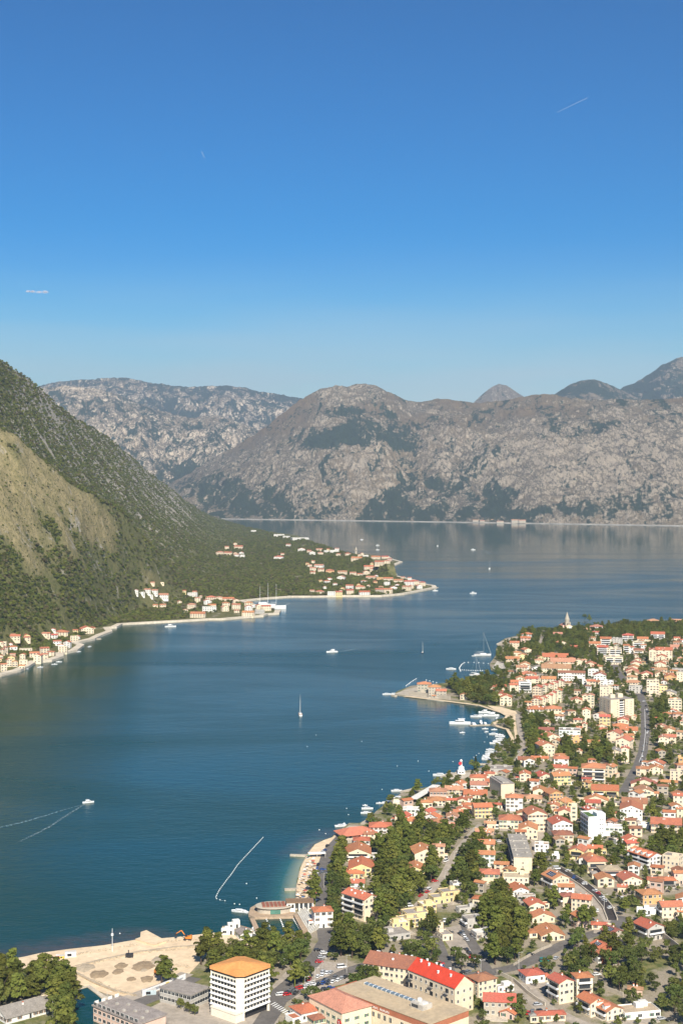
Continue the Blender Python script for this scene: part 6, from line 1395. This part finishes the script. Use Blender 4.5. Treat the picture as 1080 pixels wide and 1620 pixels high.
foam('wake_foam', [(752,870),(765,871),(775,876)], [4, 9, 8], 'curved wake of the far white boat', FOAM); foam('wake_foam', [(600,862),(625,860),(650,858)] if False else [(505,856),(540,855),(560,854.5)], [5, 9, 9], 'pale wake on the calm strait', FOAM2)
foam('wake_foam', [(437,974),(450,973),(464,971.5)], [3, 6, 5], 'pale wake off the harbour mole', FOAM2)
MB_ = """
T 610 1060 4.91
575 420 yacht 27 175|680 425 motor 15 100|735 412 yacht 14 95|770 418 motor 11 95|700 365 motor 15 170|735 358 motor 13 170|820 358 yacht 20 175|765 332 yacht 16 175|770 458 small 8 5|780 482 small 6 20|840 464 small 8 10|835 500 motor 11 5|885 518 motor 12 175|885 505 small 9 175|888 538 motor 11 178|880 552 motor 12 178|850 572 yacht 14 5|810 622 motor 10 175|805 640 motor 10 178|800 655 small 9 178|785 668 motor 10 178|775 680 small 9 178|785 695 motor 12 178|593 488 small 7 10|420 822 motor 15 170|860 376 small 8 60|930 598 small 9 10|700 790 small 7 30|735 800 motor 9 30|760 775 small 7 60|60 190 motor 12 10|5 190 motor 12 10
T 620 1220 6.75
48 215 motor 11 5|70 295 motor 11 10|515 48 motor 12 5|618 112 motor 10 20
T 500 1290 6.75
262 118 motor 11 15|530 98 small 8 170|628 72 small 6 10|300 95 small 6 100
T 400 1160 3.375
610 405 motor 11 5|603 428 motor 10 5|675 375 small 7 5|722 374 motor 12 175|775 347 motor 11 5|598 386 small 5 5
T 340 1380 4.91
185 308 motor 11 165|215 310 motor 9 150|300 440 small 7 80|325 460 small 7 60
"""
for ln in MB_.strip().split('\n'):
    if ln[0] == 'T': X0, Y0, sc_ = map(float, ln.split()[1:]); continue
    for e in ln.split('|'):
        t = e.split(); boat(t[2], X0 + float(t[0]) / sc_, Y0 + float(t[1]) / sc_, float(t[3]) * .85, float(t[4]))
for i, (x, y) in enumerate(((93.5,1047.5),(86.5,1051.3),(64,1056),(41,1059),(125,1031.5),(142,1023.3))): 
    boat('small', x, y, 9, 10 + i * 9, ('open white boat moored furthest out of its village pair', 'open white boat moored second in its village pair', 'lone white boat between the village quays', 'white boat moored beside the village orange awning', 'white boat moored at the hamlet landing', 'tiny white boat drifting off the hamlet')[i])
# ------------------------------------------------------------ buoys
FLOAT = MB(); FLOAT.lathe([(.1, -.4), (.6, -.15), (.62, .25), (.3, .6), (.05, .75)], 8); FLOAT = FLOAT.mesh('float', [WHITE])
def buoy_line(px, n, label, s=1.0):
    P = [gp(*p) for p in px]; d = [0]
    for a, c in zip(P[:-1], P[1:]): d.append(d[-1] + (c - a).length)
    r = empty('buoy_line', P[0]); b = MB()
    for a, c in zip(P[:-1], P[1:]): b.tube(a - P[0] + Vector((0, 0, .0)), c - P[0] + Vector((0, 0, .0)), .02, n=4)
    place('rope', b.mesh('rope', [WHITE]), r)
    for i in range(n):
        t = d[-1] * i / (n - 1); k = max(j for j in range(len(P)) if d[j] <= t + 1e-6); k = min(k, len(P) - 2); q = P[k].lerp(P[k + 1], (t - d[k]) / max(d[k + 1] - d[k], 1e-6)); place('float', FLOAT, r, q - P[0], 0, (s, s, s))
    tag(r, label, 'buoy line')
buoy_line([(356,1425),(349,1424),(341,1421),(343,1416),(347,1408),(358,1393),(366,1383),(376,1368),(388,1355),(402,1340),(416,1325)], 46, 'long curving line of white floats off the sea pool', .55)
buoy_line([(642,1085),(650,1079),(658,1074)], 8, 'short row of white floats behind the villa point', 1.2); buoy_line([(674,1076),(690,1080)], 4, 'two or three white floats beside the villa roof', 1.2)
buoy_line([(728,1062),(726,1057),(730,1051),(735,1048),(750,1048),(772,1050)], 18, 'arc of floats enclosing the headland bathing water', 1.2); buoy_line([(730,1060),(750,1061),(770,1061)], 12, 'straight row of floats by the white jetty', 1.2)
for i, (x, y) in enumerate(((500,1163),(486,1181),(572,1173),(628,1212),(661,1204),(678,1220),(716,1205),(733,1162),(548,1279),(551,1289),(604,1249),(505,1313),(515,1319),(390,1398),(406,1421),(371,1430),(379,1431),(190,1477),(753,1195),(757,1192),(749,1198),(766,1174),(770,1166))):
    r = place('mooring_buoy', FLOAT, None, gp(x, y), 0, (.65, .65, .65)); reg(r, 'white mooring buoy on open water', 'buoy', x, y, 'buoy', 'mooring buoys in the bay')
# ------------------------------------------------------------ beach
UMB = {}
def umb_mesh(c):
    if c not in UMB:
        b = MB(); b.lathe([(1.35, 2.1), (.05, 2.75)], 10, smooth=False); UMB[c] = b.mesh('canopy', [surf('canopy_' + c, {'straw': (.30, .22, .13), 'white': (.74, .72, .66), 'blue': (.08, .14, .26), 'red': (.45, .10, .07), 'green': (.09, .2, .13)}[c], .9)])
    return UMB[c]
b = MB(); b.tube((0, 0, -.2), (0, 0, 2.6), .05); POLE = b.mesh('pole', [TIMBER])
def bed_mesh(m):
    b = MB(); b.box(-.95, .35, -.33, .33, .28, .4); b.add([(.35, -.33, .3), (.35, .33, .3), (.95, .33, .75), (.95, -.33, .75), (.35, -.33, .42), (.35, .33, .42), (.9, .33, .85), (.9, -.33, .85)], [(0, 1, 2, 3), (4, 7, 6, 5), (0, 3, 7, 4), (1, 5, 6, 2), (2, 6, 7, 3)])
    for x in (-.85, .3):
        for y in (-.28, .28): b.box(x - .04, x + .04, y - .04, y + .04, 0, .3)
    return b.mesh('sunbed', [m])
BEDS = {'white': bed_mesh(WHITE), 'dark': bed_mesh(surf('bed_dark', (.06, .055, .05), .8)), 'brown': bed_mesh(TIMBER)}
BROW = ('beach row closest'.replace('closest', 'along the water line'), 'second beach row back from the water', 'third beach row back from the water', 'short beach row beside the coast road')
for row, (xa, ya, xb, yb, n) in enumerate(((472,1420,489,1358,15), (480,1424,497,1358,15), (489,1430,499,1372,12), (497,1428,503,1400,6))):
    for k in range(n):
        x, y = xa + (xb - xa) * k / (n - 1) + rng.uniform(-1.6, 1.6), ya + (yb - ya) * k / (n - 1) + rng.uniform(-1, 1); p = gp(x, y, LAND + .08)
        if rng.random() < .52:
            c = ('straw', 'straw', 'white', 'blue', 'green', 'red', 'white')[rng.integers(7)]; r = empty('parasol', p); place('pole', POLE, r); place('canopy', umb_mesh(c), r); tag(r, f'{c} beach parasol in the {BROW[row]}', 'parasol', 'parasols on the pebble beach')
        for q in range(2):
            c = ('white', 'dark', 'brown', 'white')[rng.integers(4)]; s = place('sunbed', BEDS[c], None, p + Vector((rng.uniform(-1.8, 1.8), rng.uniform(-3, 3), 0)), rng.uniform(2.6, 3.6)); tag(s, f'{c} sunbed in the {BROW[row]}', 'sunbed', 'sunbeds on the pebble beach')
b = MB(); b.box(-6, 6, -2.5, 2.5, 2.8, 3.1)
for x in (-5.6, 0, 5.6):
    for y in (-2.2, 2.2): b.box(x - .1, x + .1, y - .1, y + .1, -.5, 2.8, 1)
tag(place('beach_awning', b.mesh('beach_awning', [WHITE, RAIL]), None, gp(501, 1356, LAND), R(8)), 'white flat awning at the top of the pebble beach', 'awning')
# ------------------------------------------------------------ building site
def excavator(px, py, ang, label, arm=1.0):
    r = empty('excavator', gp(px, py, LAND + .1), R(ang)); tag(r, label, 'excavator'); OR = surf('digger_orange', (.75, .25, .04), .5)
    for s in (-1.2, 1.2): b = MB(); b.box(-2.2, 2.2, s - .35, s + .35, 0, .9); place('track', b.mesh('track', [DARK]), r)
    b = MB(); b.box(-2.4, 1.2, -1.3, 1.3, 1.0, 2.2); b.box(-2.4, -1.2, -1.2, 1.2, 2.2, 2.7); place('body', b.mesh('body', [OR]), r); b = MB(); b.box(.0, 1.5, .2, 1.3, 2.2, 3.3); place('cab', b.mesh('cab', [GLASS]), r)
    b = MB(); b.tube((1, -.3, 1.8), (3.6, -.3, 5.2 * arm), .35, .3, 5); b.tube((3.6, -.3, 5.2 * arm), (6.6, -.3, 3.4), .3, .22, 5); place('arm', b.mesh('arm', [OR]), r); b = MB(); b.box(6.2, 7.3, -.9, .3, 1.9, 3.4); place('bucket', b.mesh('bucket', [DARK]), r)
excavator(297, 1487, 175, 'orange excavator with raised arm by the water edge of the building site'); excavator(252, 1541, 35, 'orange excavator half hidden by trees at the building site', 1.15)
def mound(px, py, rx, ry, h, label, mat):
    ry = rx * .9; rx *= .62; b = MB(); n = 14; rr = random.Random(int(px)); ring = []
    vs = [(0, 0, h)]
    for k, (q, z) in enumerate(((.5, .75), (1, 0))):
        for i in range(n): t = i * 6.283 / n; s = q * rr.uniform(.8, 1.2); vs.append((rx * s * math.cos(t), ry * s * math.sin(t), h * z * rr.uniform(.7, 1.1) - (.3 if z == 0 else 0)))
    b.add(vs, [(0, 1 + i, 1 + (i + 1) % n) for i in range(n)] + [(1 + i, 1 + n + i, 1 + n + (i + 1) % n, 1 + (i + 1) % n) for i in range(n)], 0, True); tag(place('earth_mound', b.mesh('earth_mound', [mat]), None, gp(px, py, LAND + .1)), label, 'mound')
EARTH = surf('dug_earth', (.36, .265, .165), .95, .2, .3, 0); EARTH2 = surf('grey_spoil', (.48, .39, .275), .95, .2, .3, 0)
for x, y, rx, ry, h, lb in ((192,1528,7,4,.8,'round dug earth patch closest to the sandy road'),(187,1537,6,3.5,.6,'dug earth patch beside a smaller one'),(208,1549,5,3,.5,'small dug earth patch low on the site'),(157,1541,9,4,.8,'long dug earth heap by the site edge'),(233,1549,7,4,.8,'brown dug earth heap near the pines'),(228,1528,12,5,.7,'broad brown spoil heap in the middle of the sand'),(255,1520,11,6,1.2,'grey spoil heap by the site excavator'),(135,1531,9,4,1.0,'tan spoil heap near the pine grove'),(228,1535,4,2.4,.5,'tiny earth heap under the broad spoil heap')):
    mound(x, y, rx, ry, h, lb, EARTH if 'dug' in lb or 'brown' in lb else EARTH2)
strip('site_kerb', [(120,1530),(160,1520),(215,1508),(275,1500),(330,1496)], 1.6, EARTH2, .8); strip('site_edge', [(118,1539),(150,1556),(185,1570),(215,1576)], 1.4, EARTH2, .9)
b = MB(); b.box(-16, 16, -.1, .1, 0, 3.0, 0); b.box(-13, -9, -.16, -.1, .5, 2.6, 1); b.box(-8, -3, -.16, -.1, .9, 2.2, 2); b.box(1, 3.5, -.16, -.1, .7, 2.4, 1); b.box(5, 14, -.16, -.1, 1.0, 1.6, 2)
p, q = gp(243, 1570, LAND), gp(277, 1556, LAND); tag(place('site_hoarding', b.mesh('site_hoarding', [WHITE, surf('sign_yellow', (.75, .55, .05), .6), surf('sign_grey', (.35, .37, .4), .6)]), None, (p + q) / 2, math.atan2((q - p).y, (q - p).x)), 'white printed hoarding with yellow blocks along the building site', 'hoarding')
rr = random.Random(8); b = MB()
for i in range(420):
    t = rr.random(); ax, ay, bx_, by_ = rr.choice(((120,1530,215,1508), (215,1508,330,1496), (118,1540,215,1577), (222,1492,345,1484), (60,1520,220,1494), (230,1520,300,1530)))
    p = gp(ax + (bx_ - ax) * t + rr.uniform(-3, 3), ay + (by_ - ay) * t + rr.uniform(-1.6, 1.6), LAND + .1); s = rr.uniform(.15, .75)
    b.lathe([(s * .6, -.1), (s, s * .3), (s * .55, s * .8)], 5, 0, tuple(p), False, rr.uniform(0, 6))
tag(place('rubble', b.mesh('rubble', [EARTH2])), 'loose stones and rubble strewn over the building site sand', 'rubble', None, 'stuff')
def lamp(px, py, h, label, arm=True):
    r = empty('street_lamp', gp(px, py, LAND)); b = MB(); b.tube((0, 0, -.5), (0, 0, h), .12, .07); place('post', b.mesh('post', [RAIL]), r)
    if arm: b = MB(); b.tube((0, 0, h - .1), (1.8, 0, h + .2), .06); b.box(1.4, 2.3, -.15, .15, h + .1, h + .28); place('lamp_head', b.mesh('lamp_head', [RAIL]), r)
    reg(r, 'slim grey street lamp', 'lamp', px, py, 'street lamp', 'street lamps')
for x, y in ((645,1433),(618,1420),(512,1405),(498,1560),(510,1545),(548,1540),(482,1575),(490,1582),(704,1400),(718,1370),(748,1330),(894,1280),(812,1300),(170,1600),(84,1612),(1012,1230),(1022,1180),(955,1440),(820,1535),(760,1548)): lamp(x, y, 9.5, '')
r = empty('survey_mast', gp(178, 1506, LAND)); tag(r, 'tall thin white mast standing on the sandy shore', 'mast'); b = MB(); b.tube((0, 0, -.5), (0, 0, 13), .16, .1); place('post', b.mesh('post', [WHITE]), r); b = MB(); b.box(-.6, .6, -.3, .3, 9, 10.2); place('light_box', b.mesh('light_box', [WHITE]), r)
r = empty('site_generator', gp(205, 1515, LAND)); tag(r, 'small dark machine on the sandy site', 'machine'); b = MB(); b.box(-2, 2, -1.2, 1.2, .5, 2.2); b.tube((-.5, 0, 2.2), (-.5, 0, 4.2), .25); place('body', b.mesh('body', [DARK]), r)
for s in (-1.3, 1.3): place('wheel', WHEEL, r, (s, -1.0, .4)); place('wheel', WHEEL, r, (s, 1.0, .4))
for x, y, w_, d_, h_, m_, nm, lb, ct in ((112,1513,6,2.5,2.6,WHITE,'site_container','white site container by the water edge','container'), (98,1515,2.4,2.4,1.1,surf('yellow_barrier', (.7,.55,.03), .6),'barrier_stack','yellow barriers stacked beside the white container','barriers'), (92,1514,2.0,2.6,1.0,surf('red_barrier', (.55,.05,.03), .6),'barrier_stack','red barriers stacked beside the white container','barriers'), (236,1573,7,2.4,2.4,surf('pale_blue_shed', (.5,.6,.62), .6),'site_shed','pale blue shed at the roadside corner of the building site','shed')):
    b = MB(); b.box(-w_ / 2, w_ / 2, -d_ / 2, d_ / 2, 0, h_); b.box(-w_ / 2 - .1, w_ / 2 + .1, -d_ / 2 - .1, d_ / 2 + .1, h_, h_ + .15, 1); b.box(-w_ * .3, w_ * .1, -d_ / 2 - .05, -d_ / 2, h_ * .15, h_ * .75, 2)
    for i in range(int(w_ / .6)): b.box(-w_ / 2 + i * .6, -w_ / 2 + i * .6 + .12, -d_ / 2 - .03, -d_ / 2, .05, h_ - .05)
    tag(place(nm, b.mesh(nm, [m_, RAIL, DARK]), None, gp(x, y, LAND + .1), R(12)), lb, ct)
# contrails and a scrap of cloud, far above
def sky_streak(name, a, c, dist, w0, w1, label, cat, col=(.9, .9, .9), al=.5):
    m, t, bs = nodemat(name); bs.inputs['Base Color'].default_value = col + (1,); bs.inputs['Roughness'].default_value = 1; tr = N(t, 'ShaderNodeBsdfTransparent'); tl = N(t, 'ShaderNodeBsdfTranslucent'); tl.inputs[0].default_value = col + (1,); m1 = N(t, 'ShaderNodeMixShader'); m1.inputs[0].default_value = .6; t.links.new(bs.outputs[0], m1.inputs[1]); t.links.new(tl.outputs[0], m1.inputs[2])
    mx = N(t, 'ShaderNodeMixShader'); n = noise(t, coords(t), .004, 3); t.links.new(ramp(t, n, .3, .7, al * .5, al), mx.inputs[0]); t.links.new(tr.outputs[0], mx.inputs[1]); t.links.new(m1.outputs[0], mx.inputs[2]); t.links.new(mx.outputs[0], t.nodes['Material Output'].inputs[0])
    A = Vector(ray(*a)) * dist + Vector((0, 0, CAMH)); B_ = Vector(ray(*c)) * dist + Vector((0, 0, CAMH)); b = MB(); b.tube(Vector((0, 0, 0)), B_ - A, w0, w1, 8); tag(place(name, b.mesh(name, [m]), None, A), label, cat)
sky_streak('contrail', (880, 178), (928, 155), 36000, 4, 8, 'thin white contrail high over the high mountain', 'contrail', al=.28); sky_streak('contrail', (319, 240), (324, 250), 26000, 9, 6, 'tiny faint contrail above the distant range', 'contrail', al=.2)
for i, (x, y, s) in enumerate(((48,461,110),(68,462,125))):
    A = Vector(ray(x, y)) * 40000 + Vector((0, 0, CAMH)); b = MB(); rr = random.Random(i)
    for k in range(7): b.lathe([(.05, -.5), (.45, -.35), (.6, 0), (.4, .38), (.05, .5)], 8, 0, (rr.uniform(-1.2, 1.2), rr.uniform(-.5, .5), rr.uniform(-.2, .2)))
    m = bpy.data.materials.get('cloud_wisp') 
    if not m:
        m, t, bs = nodemat('cloud_wisp'); bs.inputs['Base Color'].default_value = (.9, .8, .82, 1); tr = N(t, 'ShaderNodeBsdfTransparent'); mx = N(t, 'ShaderNodeMixShader'); mx.inputs[0].default_value = .16; t.links.new(tr.outputs[0], mx.inputs[1]); t.links.new(bs.outputs[0], mx.inputs[2]); t.links.new(mx.outputs[0], t.nodes['Material Output'].inputs[0])
    tag(place('cloud_wisp', b.mesh('cloud_wisp', [m]), None, A, 0, (s, s, s * .5)), ('pinkish scrap of cloud, the farther-out one of the pair', 'pinkish scrap of cloud, the inner one of the pair')[i], 'cloud')
# ------------------------------------------------------------ the air
hz = MB(); hz.box(-30000, 30000, -400, 28500, -40, 2420); m = bpy.data.materials.new('haze_air'); m.use_nodes = True; t = m.node_tree; t.nodes.clear(); o_ = t.nodes.new('ShaderNodeOutputMaterial'); v = t.nodes.new('ShaderNodeVolumePrincipled'); v.inputs['Color'].default_value = (.62, .80, 1, 1); v.inputs['Density'].default_value = 3.5e-5; v.inputs['Anisotropy'].default_value = 0.2; t.links.new(v.outputs[0], o_.inputs['Volume'])
tag(place('haze', hz.mesh('haze', [m])), kind='stuff')
finish_labels()
